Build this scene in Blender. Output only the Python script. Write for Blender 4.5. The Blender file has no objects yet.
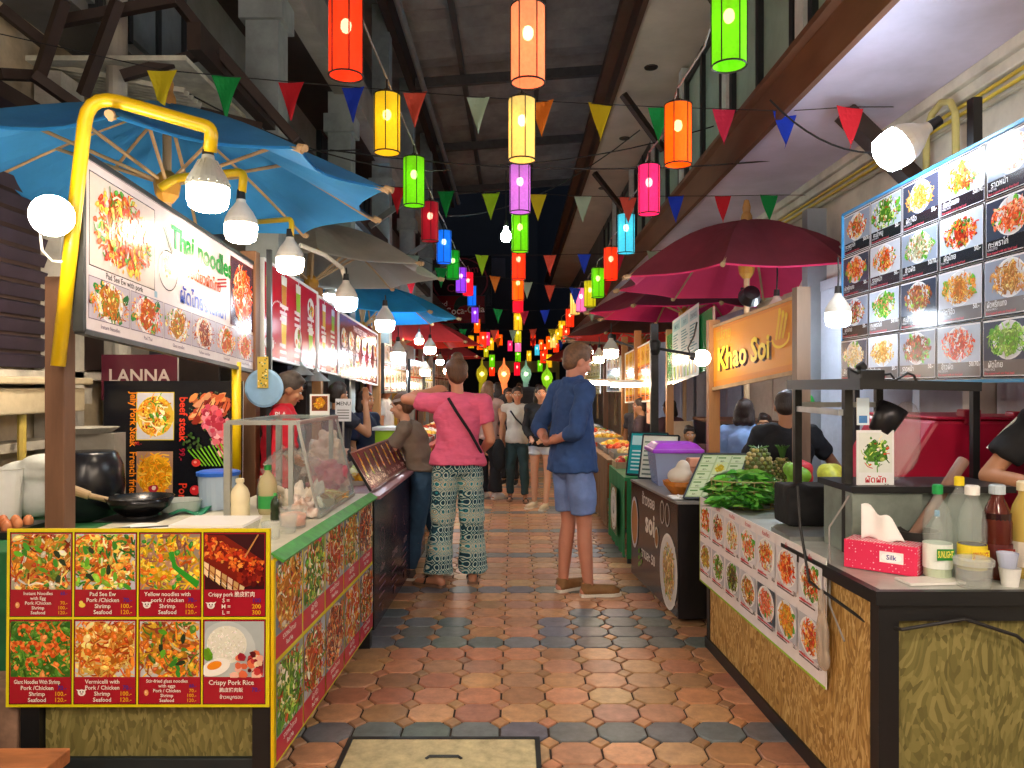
import bpy, math, random
from mathutils import Vector, Matrix, noise
R = random.Random(7)
C = bpy.context.scene.collection
F = 760.0; CX = 515.0; CY = 388.0; CH = 1.5
PI = math.pi
def V(*a): return Vector(a)
def lin(c):
    if isinstance(c, str):
        c = c.lstrip('#'); c = tuple(int(c[i:i+2], 16)/255 for i in (0, 2, 4))
    return tuple((x/12.92 if x <= .04045 else ((x+.055)/1.055)**2.4) for x in c[:3])
# ---------------------------------------------------------------- mesh builder
class B:
    def __init__(s): s.v = []; s.f = []; s.m = []; s.c = []; s.cm = 0; s.col = None
    def add(s, vs, fs):
        o = len(s.v); s.v += [Vector(p) for p in vs]
        for f in fs: s.f.append([i+o for i in f]); s.m.append(s.cm); s.c.append(s.col)
        return s
    def box(s, c, sz, rot=None):
        hx, hy, hz = sz[0]/2, sz[1]/2, sz[2]/2
        vs = [V(x, y, z) for x in (-hx, hx) for y in (-hy, hy) for z in (-hz, hz)]
        if rot is not None: vs = [rot @ p for p in vs]
        return s.add([p+Vector(c) for p in vs], [(0,1,3,2),(4,6,7,5),(0,4,5,1),(2,3,7,6),(0,2,6,4),(1,5,7,3)])
    def bx(s, x0, x1, y0, y1, z0, z1): return s.box(((x0+x1)/2, (y0+y1)/2, (z0+z1)/2), (abs(x1-x0), abs(y1-y0), abs(z1-z0)))
    def hexa(s, a, b):   # two quads a,b (4 pts each) joined
        return s.add(list(a)+list(b), [(3,2,1,0),(4,5,6,7),(0,1,5,4),(1,2,6,5),(2,3,7,6),(3,0,4,7)])
    def cyl(s, p0, p1, r0, r1=None, n=12, cap=True):
        p0 = Vector(p0); p1 = Vector(p1); r1 = r0 if r1 is None else r1
        d = (p1-p0); d = d.normalized() if d.length > 1e-9 else V(0,0,1)
        u = d.orthogonal().normalized(); w = d.cross(u)
        vs = []
        for p, r in ((p0, r0), (p1, r1)):
            for i in range(n):
                a = 2*PI*i/n; vs.append(p+u*math.cos(a)*r+w*math.sin(a)*r)
        fs = [(i, (i+1) % n, n+(i+1) % n, n+i) for i in range(n)]
        if cap: fs += [tuple(range(n-1, -1, -1)), tuple(range(n, 2*n))]
        return s.add(vs, fs)
    def bar(s, p0, p1, w, h=None, up=(0,0,1)):
        p0 = Vector(p0); p1 = Vector(p1); h = w if h is None else h
        d = (p1-p0).normalized(); up = Vector(up)
        if abs(d.dot(up)) > .98: up = V(0,1,0)
        sx = d.cross(up).normalized(); uz = sx.cross(d)
        q = lambda p: [p+sx*a*w/2+uz*b*h/2 for a, b in ((-1,-1),(1,-1),(1,1),(-1,1))]
        return s.hexa(q(p0), q(p1))
    def tube(s, pts, r, n=8, rs=None):
        pts = [Vector(p) for p in pts]; m = len(pts); vs = []; u = None
        for i, p in enumerate(pts):
            d = (pts[min(i+1, m-1)]-pts[max(i-1, 0)]).normalized()
            if u is None: u = d.orthogonal().normalized()
            u = (u-d*u.dot(d)).normalized(); w = d.cross(u); rr = rs[i] if rs else r
            for k in range(n):
                a = 2*PI*k/n; vs.append(p+u*math.cos(a)*rr+w*math.sin(a)*rr)
        fs = [(i*n+k, i*n+(k+1) % n, (i+1)*n+(k+1) % n, (i+1)*n+k) for i in range(m-1) for k in range(n)]
        fs += [tuple(range(n-1, -1, -1)), tuple(range((m-1)*n, m*n))]
        return s.add(vs, fs)
    def lathe(s, prof, c=(0,0,0), n=20, rot=None, sx=1, sy=1):
        vs = []; m = len(prof)
        for r, z in prof:
            for k in range(n):
                a = 2*PI*k/n; p = V(math.cos(a)*r*sx, math.sin(a)*r*sy, z)
                if rot is not None: p = rot @ p
                vs.append(p+Vector(c))
        fs = [(i*n+k, i*n+(k+1) % n, (i+1)*n+(k+1) % n, (i+1)*n+k) for i in range(m-1) for k in range(n)]
        if prof[0][0] > 1e-6: fs.append(tuple(range(n-1, -1, -1)))
        if prof[-1][0] > 1e-6: fs.append(tuple(range((m-1)*n, m*n)))
        return s.add(vs, fs)
    def ell(s, c, r, rot=None, n=14, m=9):
        if isinstance(r, (int, float)): r = (r, r, r)
        vs = []
        for i in range(m+1):
            t = PI*i/m
            for k in range(n):
                a = 2*PI*k/n; p = V(math.sin(t)*math.cos(a)*r[0], math.sin(t)*math.sin(a)*r[1], -math.cos(t)*r[2])
                if rot is not None: p = rot @ p
                vs.append(p+Vector(c))
        fs = []
        for i in range(m):
            for k in range(n):
                q = [i*n+k, i*n+(k+1) % n, (i+1)*n+(k+1) % n, (i+1)*n+k]
                if i == 0: q = [i*n, q[2], q[3]]
                elif i == m-1: q = [q[0], q[1], (i+1)*n]
                fs.append(q)
        return s.add(vs, fs)
    def cap(s, p0, p1, r0, r1=None, n=12):
        r1 = r0 if r1 is None else r1
        s.cyl(p0, p1, r0, r1, n); s.ell(p0, r0, n=n, m=8); s.ell(p1, r1, n=n, m=8); return s
    def loft(s, secs, n=20, yaw=0):   # secs: (centre, rx, ry)
        vs = []; m = len(secs)
        for sec in secs:
            c, rx, ry = sec[:3]; tl = sec[3] if len(sec) > 3 else 0
            for k in range(n):
                a = 2*PI*k/n; p = V(math.cos(a)*rx, math.sin(a)*ry, math.sin(a)*tl)
                p.rotate(Matrix.Rotation(yaw, 3, 'Z')); vs.append(p+Vector(c))
        fs = [(i*n+k, i*n+(k+1) % n, (i+1)*n+(k+1) % n, (i+1)*n+k) for i in range(m-1) for k in range(n)]
        fs += [tuple(range(n-1, -1, -1)), tuple(range((m-1)*n, m*n))]
        return s.add(vs, fs)
    def sheet(s, fn, nu, nv):
        o = [fn(i/nu, j/nv) for j in range(nv+1) for i in range(nu+1)]
        return s.add(o, [(j*(nu+1)+i, j*(nu+1)+i+1, (j+1)*(nu+1)+i+1, (j+1)*(nu+1)+i) for j in range(nv) for i in range(nu)])
    def mesh(s, name, mats, off=(0,0,0), smooth=False):
        off = Vector(off); me = bpy.data.meshes.new(name)
        me.from_pydata([p-off for p in s.v], [], s.f)
        if not isinstance(mats, (list, tuple)): mats = [mats]
        for m in mats: me.materials.append(m)
        for i, p in enumerate(me.polygons):
            p.material_index = s.m[i]; p.use_smooth = smooth
        if any(c is not None for c in s.c):
            at = me.color_attributes.new('Col', 'FLOAT_COLOR', 'CORNER'); buf = []
            for i, p in enumerate(me.polygons):
                c = s.c[i] or (1, 1, 1); buf += [c[0], c[1], c[2], 1.0]*len(p.vertices)
            at.data.foreach_set('color', buf)
        me.update(); return me
def link(o, parent=None):
    C.objects.link(o)
    if parent is not None: o.parent = parent
    return o
def thing(name, label, cat, loc=(0,0,0), group=None, rz=0):
    o = bpy.data.objects.new(name, None); o.empty_display_size = .1; link(o)
    o.location = loc; o.rotation_euler = (0,0,rz); o['label'] = label; o['category'] = cat
    if group: o['group'] = group
    return o
def part(name, b, mats, parent, label=None, smooth=False, bev=0, kind=None, local=False, rm=None, solid=0):
    off = (0,0,0) if local else parent.get('_w', parent.location)
    o = bpy.data.objects.new(name, b.mesh(name, mats, off, smooth)); link(o, parent)
    if not local: o['_w'] = tuple(off)
    if label: o['label'] = label
    if kind: o['kind'] = kind
    mods(o, bev, rm, solid, smooth); return o
def mods(o, bev=0, rm=None, solid=0, smooth=False):
    if solid:
        m = o.modifiers.new('Solid', 'SOLIDIFY'); m.thickness = solid; m.offset = 0
    if bev:
        m = o.modifiers.new('Bevel', 'BEVEL'); m.width = bev; m.segments = 2; m.limit_method = 'ANGLE'
    if rm:
        m = o.modifiers.new('Remesh', 'REMESH'); m.mode = 'VOXEL'; m.voxel_size = rm; m.use_smooth_shade = True
        m = o.modifiers.new('Smooth', 'SMOOTH'); m.factor = .5; m.iterations = 3
def crumple(o, st=.02, sc=.05, kind='CLOUDS', mid=.5):
    k = 'crumple_%s_%d' % (kind, int(sc*1000)); t = bpy.data.textures.get(k) or bpy.data.textures.new(k, kind)
    if kind == 'CLOUDS': t.noise_scale = sc; t.noise_depth = 2
    elif kind == 'VORONOI': t.noise_scale = sc
    m = o.modifiers.new('Crumple', 'DISPLACE'); m.texture = t; m.strength = st; m.texture_coords = 'GLOBAL'; m.mid_level = mid
    return o
def solo(name, b, mats, label, cat, group=None, loc=(0,0,0), smooth=False, bev=0, rm=None, kind=None, solid=0, local=False, rz=0):
    o = bpy.data.objects.new(name, b.mesh(name, mats, (0,0,0) if local else loc, smooth)); link(o); o.location = loc
    o.rotation_euler = (0, 0, rz); o['label'] = label; o['category'] = cat
    if group: o['group'] = group
    if kind: o['kind'] = kind
    mods(o, bev, rm, solid); return o
def struct(name, b, mats, smooth=False, bev=0, kind='structure', label=None, cat=None):
    o = bpy.data.objects.new(name, b.mesh(name, mats, (0,0,0), smooth)); link(o); o['kind'] = kind
    if label: o['label'] = label; o['category'] = cat
    mods(o, bev); return o
def dup(root, loc, label=None, group=None, rz=None, sc=None):
    r = root.copy(); link(r); r.location = loc
    if rz is not None: r.rotation_euler = (0,0,rz)
    if sc: r.scale = (sc, sc, sc)
    if label: r['label'] = label
    if group: r['group'] = group
    for ch in list(root.children):
        c = ch.copy(); link(c, r)
        for g in list(ch.children): link(g.copy(), c)
    return r
def at(px, py, d): return V((px-CX)/F*d, d, CH-(py-CY)/F*d)
ORD = ['leftmost','second','third','fourth','fifth','sixth','seventh','eighth','ninth','tenth','eleventh','twelfth','thirteenth','fourteenth','fifteenth','sixteenth','seventeenth','eighteenth']
# ---------------------------------------------------------------- materials
def mat(name, col, rough=.6, metal=0, var=.12, scale=8, bump=0, bscale=40, em=0, emcol=None, trans=0, ior=1.45, alpha=1, col2=None, stretch=None, spec=None, coat=0, sss=0, contrast=None):
    m = bpy.data.materials.new(name); m.use_nodes = True; nt = m.node_tree; N = nt.nodes; L = nt.links
    bs = N['Principled BSDF']; c = lin(col)
    bs.inputs['Roughness'].default_value = rough; bs.inputs['Metallic'].default_value = metal
    bs.inputs['Base Color'].default_value = (*c, 1)
    if spec is not None: bs.inputs['Specular IOR Level'].default_value = spec
    if coat: bs.inputs['Coat Weight'].default_value = coat; bs.inputs['Coat Roughness'].default_value = .15
    if trans: bs.inputs['Transmission Weight'].default_value = trans; bs.inputs['IOR'].default_value = ior
    if alpha < 1: bs.inputs['Alpha'].default_value = alpha
    if sss: bs.inputs['Subsurface Weight'].default_value = sss; bs.inputs['Subsurface Radius'].default_value = (.02,.008,.004)
    if em:
        bs.inputs['Emission Color'].default_value = (*lin(emcol or col), 1); bs.inputs['Emission Strength'].default_value = em
    if (var or col2) and not em:
        tc = N.new('ShaderNodeTexCoord'); mp = N.new('ShaderNodeMapping'); L.new(tc.outputs['Object'], mp.inputs[0])
        if stretch: mp.inputs['Scale'].default_value = stretch
        nz = N.new('ShaderNodeTexNoise'); nz.inputs['Scale'].default_value = scale; nz.inputs['Detail'].default_value = 5; nz.inputs['Roughness'].default_value = .65
        L.new(mp.outputs[0], nz.inputs['Vector'])
        cr = N.new('ShaderNodeValToRGB'); L.new(nz.outputs['Fac'], cr.inputs[0])
        lo, hi = contrast or (.3, .7)
        cr.color_ramp.elements[0].position = lo; cr.color_ramp.elements[1].position = hi
        a = tuple(x*(1-var) for x in c); b_ = lin(col2) if col2 else tuple(min(1, x*(1+var)) for x in c)
        cr.color_ramp.elements[0].color = (*a, 1); cr.color_ramp.elements[1].color = (*b_, 1)
        L.new(cr.outputs[0], bs.inputs['Base Color'])
    if bump:
        tc = N.new('ShaderNodeTexCoord'); mp = N.new('ShaderNodeMapping'); L.new(tc.outputs['Object'], mp.inputs[0])
        if stretch: mp.inputs['Scale'].default_value = stretch
        nz = N.new('ShaderNodeTexNoise'); nz.inputs['Scale'].default_value = bscale; nz.inputs['Detail'].default_value = 4
        bp = N.new('ShaderNodeBump'); bp.inputs['Strength'].default_value = bump; bp.inputs['Distance'].default_value = .01
        L.new(mp.outputs[0], nz.inputs['Vector']); L.new(nz.outputs['Fac'], bp.inputs['Height']); L.new(bp.outputs[0], bs.inputs['Normal'])
    return m
_mc = {}
def pm(col, rough=.5, **k):
    key = (col, rough, tuple(sorted(k.items())))
    if key not in _mc: _mc[key] = mat('paint_'+str(len(_mc)), col, rough, **k)
    return _mc[key]
def attr_mat(name, rough=.4, bump=0, bscale=30, coat=0, spec=.5, nvar=.0, trl=0):
    m = bpy.data.materials.new(name); m.use_nodes = True; nt = m.node_tree; N = nt.nodes; L = nt.links
    bs = N['Principled BSDF']; bs.inputs['Roughness'].default_value = rough; bs.inputs['Specular IOR Level'].default_value = spec
    if coat: bs.inputs['Coat Weight'].default_value = coat; bs.inputs['Coat Roughness'].default_value = .12
    a = N.new('ShaderNodeAttribute'); a.attribute_name = 'Col'
    src = a.outputs['Color']
    if nvar:
        tc = N.new('ShaderNodeTexCoord'); nz = N.new('ShaderNodeTexNoise'); nz.inputs['Scale'].default_value = 14; nz.inputs['Detail'].default_value = 7; nz.inputs['Roughness'].default_value = .7
        L.new(tc.outputs['Object'], nz.inputs['Vector'])
        mr = N.new('ShaderNodeMapRange'); mr.inputs[1].default_value = .3; mr.inputs[2].default_value = .7; mr.inputs[3].default_value = 1-nvar; mr.inputs[4].default_value = 1+nvar
        L.new(nz.outputs['Fac'], mr.inputs[0])
        vm = N.new('ShaderNodeVectorMath'); vm.operation = 'SCALE'; L.new(src, vm.inputs[0]); L.new(mr.outputs[0], vm.inputs['Scale']); src = vm.outputs[0]
    L.new(src, bs.inputs['Base Color'])
    if bump:
        tc = N.new('ShaderNodeTexCoord'); nz = N.new('ShaderNodeTexNoise'); nz.inputs['Scale'].default_value = bscale; nz.inputs['Detail'].default_value = 4
        bp = N.new('ShaderNodeBump'); bp.inputs['Strength'].default_value = bump; bp.inputs['Distance'].default_value = .01
        L.new(tc.outputs['Object'], nz.inputs['Vector']); L.new(nz.outputs['Fac'], bp.inputs['Height']); L.new(bp.outputs[0], bs.inputs['Normal'])
    return m
def fabric_trl(name, col, tr=.5, rough=.8, var=.1, scale=3, rmix=None):
    m = mat(name, col, rough, var=var, scale=scale, bump=.15, bscale=60); nt = m.node_tree; N = nt.nodes; L = nt.links
    t = N.new('ShaderNodeBsdfTranslucent'); t.inputs[0].default_value = (*lin(rmix or col), 1)
    mx = N.new('ShaderNodeMixShader'); mx.inputs[0].default_value = tr
    L.new(N['Principled BSDF'].outputs[0], mx.inputs[1]); L.new(t.outputs[0], mx.inputs[2]); L.new(mx.outputs[0], N['Material Output'].inputs[0])
    return m
def glow(name, col, s):
    m = bpy.data.materials.new(name); m.use_nodes = True; nt = m.node_tree; nt.nodes.remove(nt.nodes['Principled BSDF'])
    e = nt.nodes.new('ShaderNodeEmission'); e.inputs[0].default_value = (*lin(col), 1); e.inputs[1].default_value = s
    nt.links.new(e.outputs[0], nt.nodes['Material Output'].inputs[0]); return m
def lantern_mat(name, col, s, deep=None):
    m = bpy.data.materials.new(name); m.use_nodes = True; nt = m.node_tree; N = nt.nodes; L = nt.links
    bs = N['Principled BSDF']; c = lin(col); bs.inputs['Base Color'].default_value = (*c, 1); bs.inputs['Roughness'].default_value = .8
    tc = N.new('ShaderNodeTexCoord'); wv = N.new('ShaderNodeTexNoise'); wv.inputs['Scale'].default_value = 60; wv.inputs['Detail'].default_value = 3
    L.new(tc.outputs['Object'], wv.inputs['Vector'])
    mr = N.new('ShaderNodeMapRange'); mr.inputs[1].default_value = .3; mr.inputs[2].default_value = .7; mr.inputs[3].default_value = s*.8; mr.inputs[4].default_value = s*1.15
    L.new(wv.outputs['Fac'], mr.inputs[0]); L.new(mr.outputs[0], bs.inputs['Emission Strength'])
    bs.inputs['Emission Color'].default_value = (*c, 1)
    tr = N.new('ShaderNodeBsdfTransparent'); tr.inputs[0].default_value = (*[min(1, .25+x) for x in c], 1)
    mx = N.new('ShaderNodeMixShader'); mx.inputs[0].default_value = .22
    L.new(bs.outputs[0], mx.inputs[1]); L.new(tr.outputs[0], mx.inputs[2]); L.new(mx.outputs[0], N['Material Output'].inputs[0])
    return m
def clear_mat(name, tint='#ffffff', fac=.75, rough=.08):
    m = mat(name, tint, rough, var=0); nt = m.node_tree; N = nt.nodes; L = nt.links
    t = N.new('ShaderNodeBsdfTransparent'); t.inputs[0].default_value = (*[min(1, .15+.85*x) for x in lin(tint)], 1)
    mx = N.new('ShaderNodeMixShader'); mx.inputs[0].default_value = fac
    L.new(N['Principled BSDF'].outputs[0], mx.inputs[1]); L.new(t.outputs[0], mx.inputs[2]); L.new(mx.outputs[0], N['Material Output'].inputs[0])
    return m
WOODD = mat('dark_wood', '#6a4a35', .6, var=.35, scale=5, stretch=(1,1,.15), bump=.3, bscale=20)
WOODO = mat('orange_wood', '#a5713c', .55, var=.3, scale=6, stretch=(1,1,.15), bump=.2)
WOODP = mat('pale_wood', '#b89a72', .6, var=.25, scale=6, stretch=(1,1,.2), bump=.2)
YEL = mat('yellow_plastic', '#dcb808', .35, var=.08)
BLK = mat('black_paint', '#101114', .45, var=.2)
BLKC = mat('black_fabric', '#15161a', .85, var=.2, bump=.3, bscale=25)
STEEL = mat('steel', '#a9adab', .35, metal=.7, var=.2, scale=5)
DSTEEL = mat('dark_steel', '#3b3f42', .4, metal=.6, var=.3, scale=7)
WHT = mat('white_plastic', '#e6e6e2', .4, var=.05)
CREAM = mat('cream_plastic', '#e4d6b0', .4, var=.06)
GLASS = clear_mat('clear_glass', '#eef6f4', .82, .03)
PLAST = clear_mat('clear_plastic', '#f4f6f4', .84, .12)
FILM = clear_mat('plastic_film', '#f6f2f0', .86, .15)
PRINT = attr_mat('printed_vinyl', .2, spec=.4, nvar=.06)
SIGNP = attr_mat('sign_paint', .5)
MIX = attr_mat('mixed_food', .4, bump=.4, bscale=60, nvar=.2)
WIRE = mat('black_cable', '#1c1c1e', .6, var=0)
WWIRE = mat('grey_cable', '#8d8a86', .6, var=0)
OSB = bpy.data.materials.new('strand_board'); OSB.use_nodes = True
def _osb(m, c0, c1, c2, sc=95):
    nt = m.node_tree; N = nt.nodes; L = nt.links; bs = N['Principled BSDF']; bs.inputs['Roughness'].default_value = .7
    tc = N.new('ShaderNodeTexCoord'); mp = N.new('ShaderNodeMapping'); mp.inputs['Scale'].default_value = (1, 1, .4); L.new(tc.outputs['Object'], mp.inputs[0])
    nz = N.new('ShaderNodeTexNoise'); nz.inputs['Scale'].default_value = 4; L.new(mp.outputs[0], nz.inputs['Vector'])
    ad = N.new('ShaderNodeVectorMath'); ad.operation = 'MULTIPLY_ADD'; ad.inputs[1].default_value = (.3, .3, .3); L.new(nz.outputs['Color'], ad.inputs[0]); L.new(mp.outputs[0], ad.inputs[2])
    vo = N.new('ShaderNodeTexVoronoi'); vo.inputs['Scale'].default_value = sc; L.new(ad.outputs[0], vo.inputs['Vector'])
    sp = N.new('ShaderNodeSeparateColor'); L.new(vo.outputs['Color'], sp.inputs[0])
    cr = N.new('ShaderNodeValToRGB'); L.new(sp.outputs[0], cr.inputs[0]); e = cr.color_ramp.elements
    e[0].color = (*lin(c0), 1); e[1].color = (*lin(c2), 1); x = e.new(.5); x.color = (*lin(c1), 1)
    L.new(cr.outputs[0], bs.inputs['Base Color'])
_osb(OSB, '#8a6832', '#b08a48', '#d2b477')
OSBG = bpy.data.materials.new('olive_strand_board'); OSBG.use_nodes = True; _osb(OSBG, '#5c5628', '#736c38', '#8a814a', 80)
# ---------------------------------------------------------------- printed sheets
_tc = {}
def textpoly(s, bold=.0):
    k = (s, bold)
    if k in _tc: return _tc[k]
    cu = bpy.data.curves.new('t', 'FONT'); cu.body = s; cu.size = 1; cu.resolution_u = 2; cu.offset = bold
    o = bpy.data.objects.new('t', cu); C.objects.link(o)
    dg = bpy.context.evaluated_depsgraph_get(); me = bpy.data.meshes.new_from_object(o.evaluated_get(dg))
    vs = [(v.co.x, v.co.y) for v in me.vertices]; fs = [tuple(p.vertices) for p in me.polygons]
    bpy.data.objects.remove(o); bpy.data.curves.remove(cu); bpy.data.meshes.remove(me)
    w = max([v[0] for v in vs] or [1]); _tc[k] = (vs, fs, w); return _tc[k]
class P:
    def __init__(s, w, h, bg='#ffffff'):
        s.w, s.h = w, h; s.items = []; s.z = 0; s.b = B(); s.clip = None; s.k = 1; s.ztop = 0; s.rect(0, 0, w, h, bg)
    def poly(s, pts, col, dz=4e-5):
        s.z += dz*s.k
        if s.clip: x0, y0, x1, y1 = s.clip; pts = [(min(max(x, x0), x1), min(max(y, y0), y1)) for x, y in pts]
        s.b.col = lin(col) if isinstance(col, str) else col
        s.b.add([(x, y, s.z) for x, y in pts], [tuple(range(len(pts)))]); return s
    def rect(s, x, y, w, h, col): return s.poly([(x, y), (x+w, y), (x+w, y+h), (x, y+h)], col, 1e-4)
    def ell(s, x, y, rx, ry, col, n=22, rot=0): 
        c, q = math.cos(rot), math.sin(rot)
        return s.poly([(x+rx*math.cos(2*PI*k/n)*c-ry*math.sin(2*PI*k/n)*q, y+rx*math.cos(2*PI*k/n)*q+ry*math.sin(2*PI*k/n)*c) for k in range(n)], col)
    def ring(s, x, y, r, t, col, n=28, sy=1):
        s.z += 1e-4; s.b.col = lin(col); vs = []; 
        for rr in (r, r-t): vs += [(x+rr*math.cos(2*PI*k/n), y+rr*sy*math.sin(2*PI*k/n), s.z) for k in range(n)]
        s.b.add(vs, [(k, (k+1) % n, n+(k+1) % n, n+k) for k in range(n)]); return s
    def frame(s, x, y, w, h, t, col):
        s.rect(x, y, w, t, col); s.rect(x, y+h-t, w, t, col); s.rect(x, y, t, h, col); s.rect(x+w-t, y, t, h, col); return s
    def line(s, x0, y0, x1, y1, t, col):
        d = math.hypot(x1-x0, y1-y0) or 1; nx, ny = -(y1-y0)/d*t/2, (x1-x0)/d*t/2
        return s.poly([(x0-nx, y0-ny), (x1-nx, y1-ny), (x1+nx, y1+ny), (x0+nx, y0+ny)], col)
    def text(s, t, x, y, size, col, al='c', bold=.01, rot=0, sx=1, maxw=None):
        vs, fs, w = textpoly(t, bold); k = size
        if maxw and w*k*sx > maxw: sx = maxw/(w*k)
        ox = {'c': -w*k*sx/2, 'l': 0, 'r': -w*k*sx}[al]; c, q = math.cos(rot), math.sin(rot)
        s.z += 1e-4; s.b.col = lin(col) if isinstance(col, str) else col; o = []
        for a, b in vs:
            a = a*k*sx+ox; b = b*k; o.append((x+a*c-b*q, y+a*q+b*c, s.z))
        s.b.add(o, fs); return s
    def blob(s, x, y, r, col, rr, n=7, asp=1, rot=0):
        pts = []
        for k in range(n):
            a = 2*PI*k/n; q = r*(rr.uniform(.7, 1.15)); px, py = q*math.cos(a)*asp, q*math.sin(a)/asp
            pts.append((x+px*math.cos(rot)-py*math.sin(rot), y+px*math.sin(rot)+py*math.cos(rot)))
        return s.poly(pts, col)
    def food(s, x, y, w, h, pal, seed=0, bg='#c9cdd6', plate='#f2f1ee', fill=.8, n=90, strands=0, leaf=None, size=1.0):
        rr = random.Random(seed); s.rect(x, y, w, h, bg); z0 = s.z; s.k = .15; s.clip = (x+.0005, y+.0005, x+w-.0005, y+h-.0005)
        cx, cy = x+w/2, y+h/2; m = min(w, h)/2
        if plate: s.ell(cx, cy, min(w/2*1.02, m*1.25), min(h/2*1.0, m*1.12), plate); s.ell(cx, cy, m*1.05, m*.95, tuple(v*.85 for v in lin(plate)))
        rx, ry = (w/2*fill, h/2*fill)
        if leaf:
            for i in range(5):
                a = rr.uniform(0, 2*PI); s.blob(cx+rx*.9*math.cos(a), cy+ry*.8*math.sin(a), m*.32, jit(lin(leaf), rr, .35), rr, 8, 1.3, a)
        pl = [lin(p) for p in pal]
        s.blob(cx, cy, m*.1+min(rx, ry)*.85, tuple(v*.6 for v in pl[0]), rr, 14)
        for i in range(n):
            a = rr.uniform(0, 2*PI); q = math.sqrt(rr.random()); c = pl[min(len(pl)-1, int(rr.random()**1.3*len(pl)))]
            fx, fy = cx+rx*q*math.cos(a), cy+ry*q*math.sin(a); c = jit(c, rr, .35); k = rr.random()
            if k < .45+strands: # noodle / strip
                t = rr.uniform(0, PI); l = m*rr.uniform(.12, .3)*size; bw = m*rr.uniform(.035, .07)*size
                dx, dy = math.cos(t)*l, math.sin(t)*l; bx_, by_ = -math.sin(t)*l*.3, math.cos(t)*l*.3
                s.line(fx-dx, fy-dy, fx+bx_, fy+by_, bw, c); s.line(fx+bx_, fy+by_, fx+dx, fy+dy, bw, jit(c, rr, .15))
            else:
                r0 = m*rr.uniform(.05, .15)*size; asp = rr.uniform(1, 1.5); ro = rr.uniform(0, PI)
                s.blob(fx, fy, r0, c, rr, 7, asp, ro); s.blob(fx+r0*.1, fy+r0*.2, r0*.45, jit(tuple(min(1, v*1.5+.04) for v in c), rr, .2), rr, 6, asp, ro)
        s.clip = None; s.k = 1; s.ztop = s.z+1e-4; s.z = z0; return s
    def place(s, o, u, v, parent=None, name='printed_sheet', mt=None, out=.002, label=None, root=None):
        o, u, v = Vector(o), Vector(u).normalized(), Vector(v); v = v.normalized(); n = u.cross(v).normalized()
        s.b.v = [o+u*p.x+v*p.y+n*(p.z+out) for p in s.b.v]
        return part(name, s.b, mt or PRINT, parent, label)
def jit(c, rr, a):
    k = 1+rr.uniform(-a, a); return tuple(max(0, min(1, x*k*(1+rr.uniform(-.1, .1)))) for x in c)
NOOD = ['#d98a2b','#c96a1c','#e6b04a','#b5421a','#f0cf7a','#6f8f2a','#7a2a12','#e8dcc0','#3f7a2a']
PADT = ['#e2641a','#d9461a','#f08a30','#f2b45a','#f4e6d0','#4f9a30','#b02010','#f0c060']
GRNF = ['#5a9a2c','#3f7f22','#8cbf3a','#c9d96a','#e9e2c0','#b5401c','#2a5a1a']
STIR = ['#c9491a','#8a3416','#d98a3a','#5c8a2c','#e9c07a','#b02018','#f0e0c0','#3c6a20']
RICE = ['#f0ead6','#e2d8b8','#d9a850','#e9c878','#f6f2e6','#c9702c','#7fae3a']
PORK = ['#a33d1c','#c4602c','#7a2a14','#e0a060','#f0d0a0','#8c3a20','#e8c890']
SALM = ['#ee6a3a','#f28a5a','#e04a20','#f4b090','#5fae3a']
PALS = [NOOD, PADT, GRNF, STIR, RICE, PORK]
# ================================================================= SETTING
TILE = attr_mat('clay_pavers', .42, bump=.25, bscale=22, nvar=.28)
CONC = mat('worn_concrete', '#b3aea2', .75, var=.35, scale=3, bump=.4)
PLAS = mat('aged_plaster', '#c9c6b8', .8, var=.22, scale=1.6, bump=.15, bscale=6, contrast=(.35,.6))
SOFF = mat('painted_soffit', '#dcd6ec', .75, var=.16, scale=1.2)
GREYP = mat('grey_paint', '#8b9094', .7, var=.2, scale=2)
FASC = mat('brown_fascia', '#6c4832', .6, var=.3, scale=2.5, stretch=(1,.3,1))
DARKW = mat('dark_stained_timber', '#33241d', .6, var=.3)
ROOFM = mat('dark_roof_sheet', '#9a948c', .6, var=.3, scale=2)
b = B(); XP, YP = .214, .195; y00 = 3.225; x00 = -.067
hw, hh = .047, .055; g = .004
rf = random.Random(3)
def tile(pts, col, top=0.0):
    cx = sum(p[0] for p in pts)/len(pts); cy = sum(p[1] for p in pts)/len(pts); n = len(pts)
    def sc(k, z): 
        o = []
        for x, y in pts:
            dx, dy = x-cx, y-cy; l = math.hypot(dx, dy); f = (l-k)/l; o.append((cx+dx*f, cy+dy*f, z))
        return o
    b.col = col; v = sc(.003, -.012)+sc(.0035, -.003)+sc(.008, top)
    b.add(v, [(j*n+i, j*n+(i+1) % n, (j+1)*n+(i+1) % n, (j+1)*n+i) for j in range(2) for i in range(n)]+[tuple(range(2*n, 3*n))])
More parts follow.
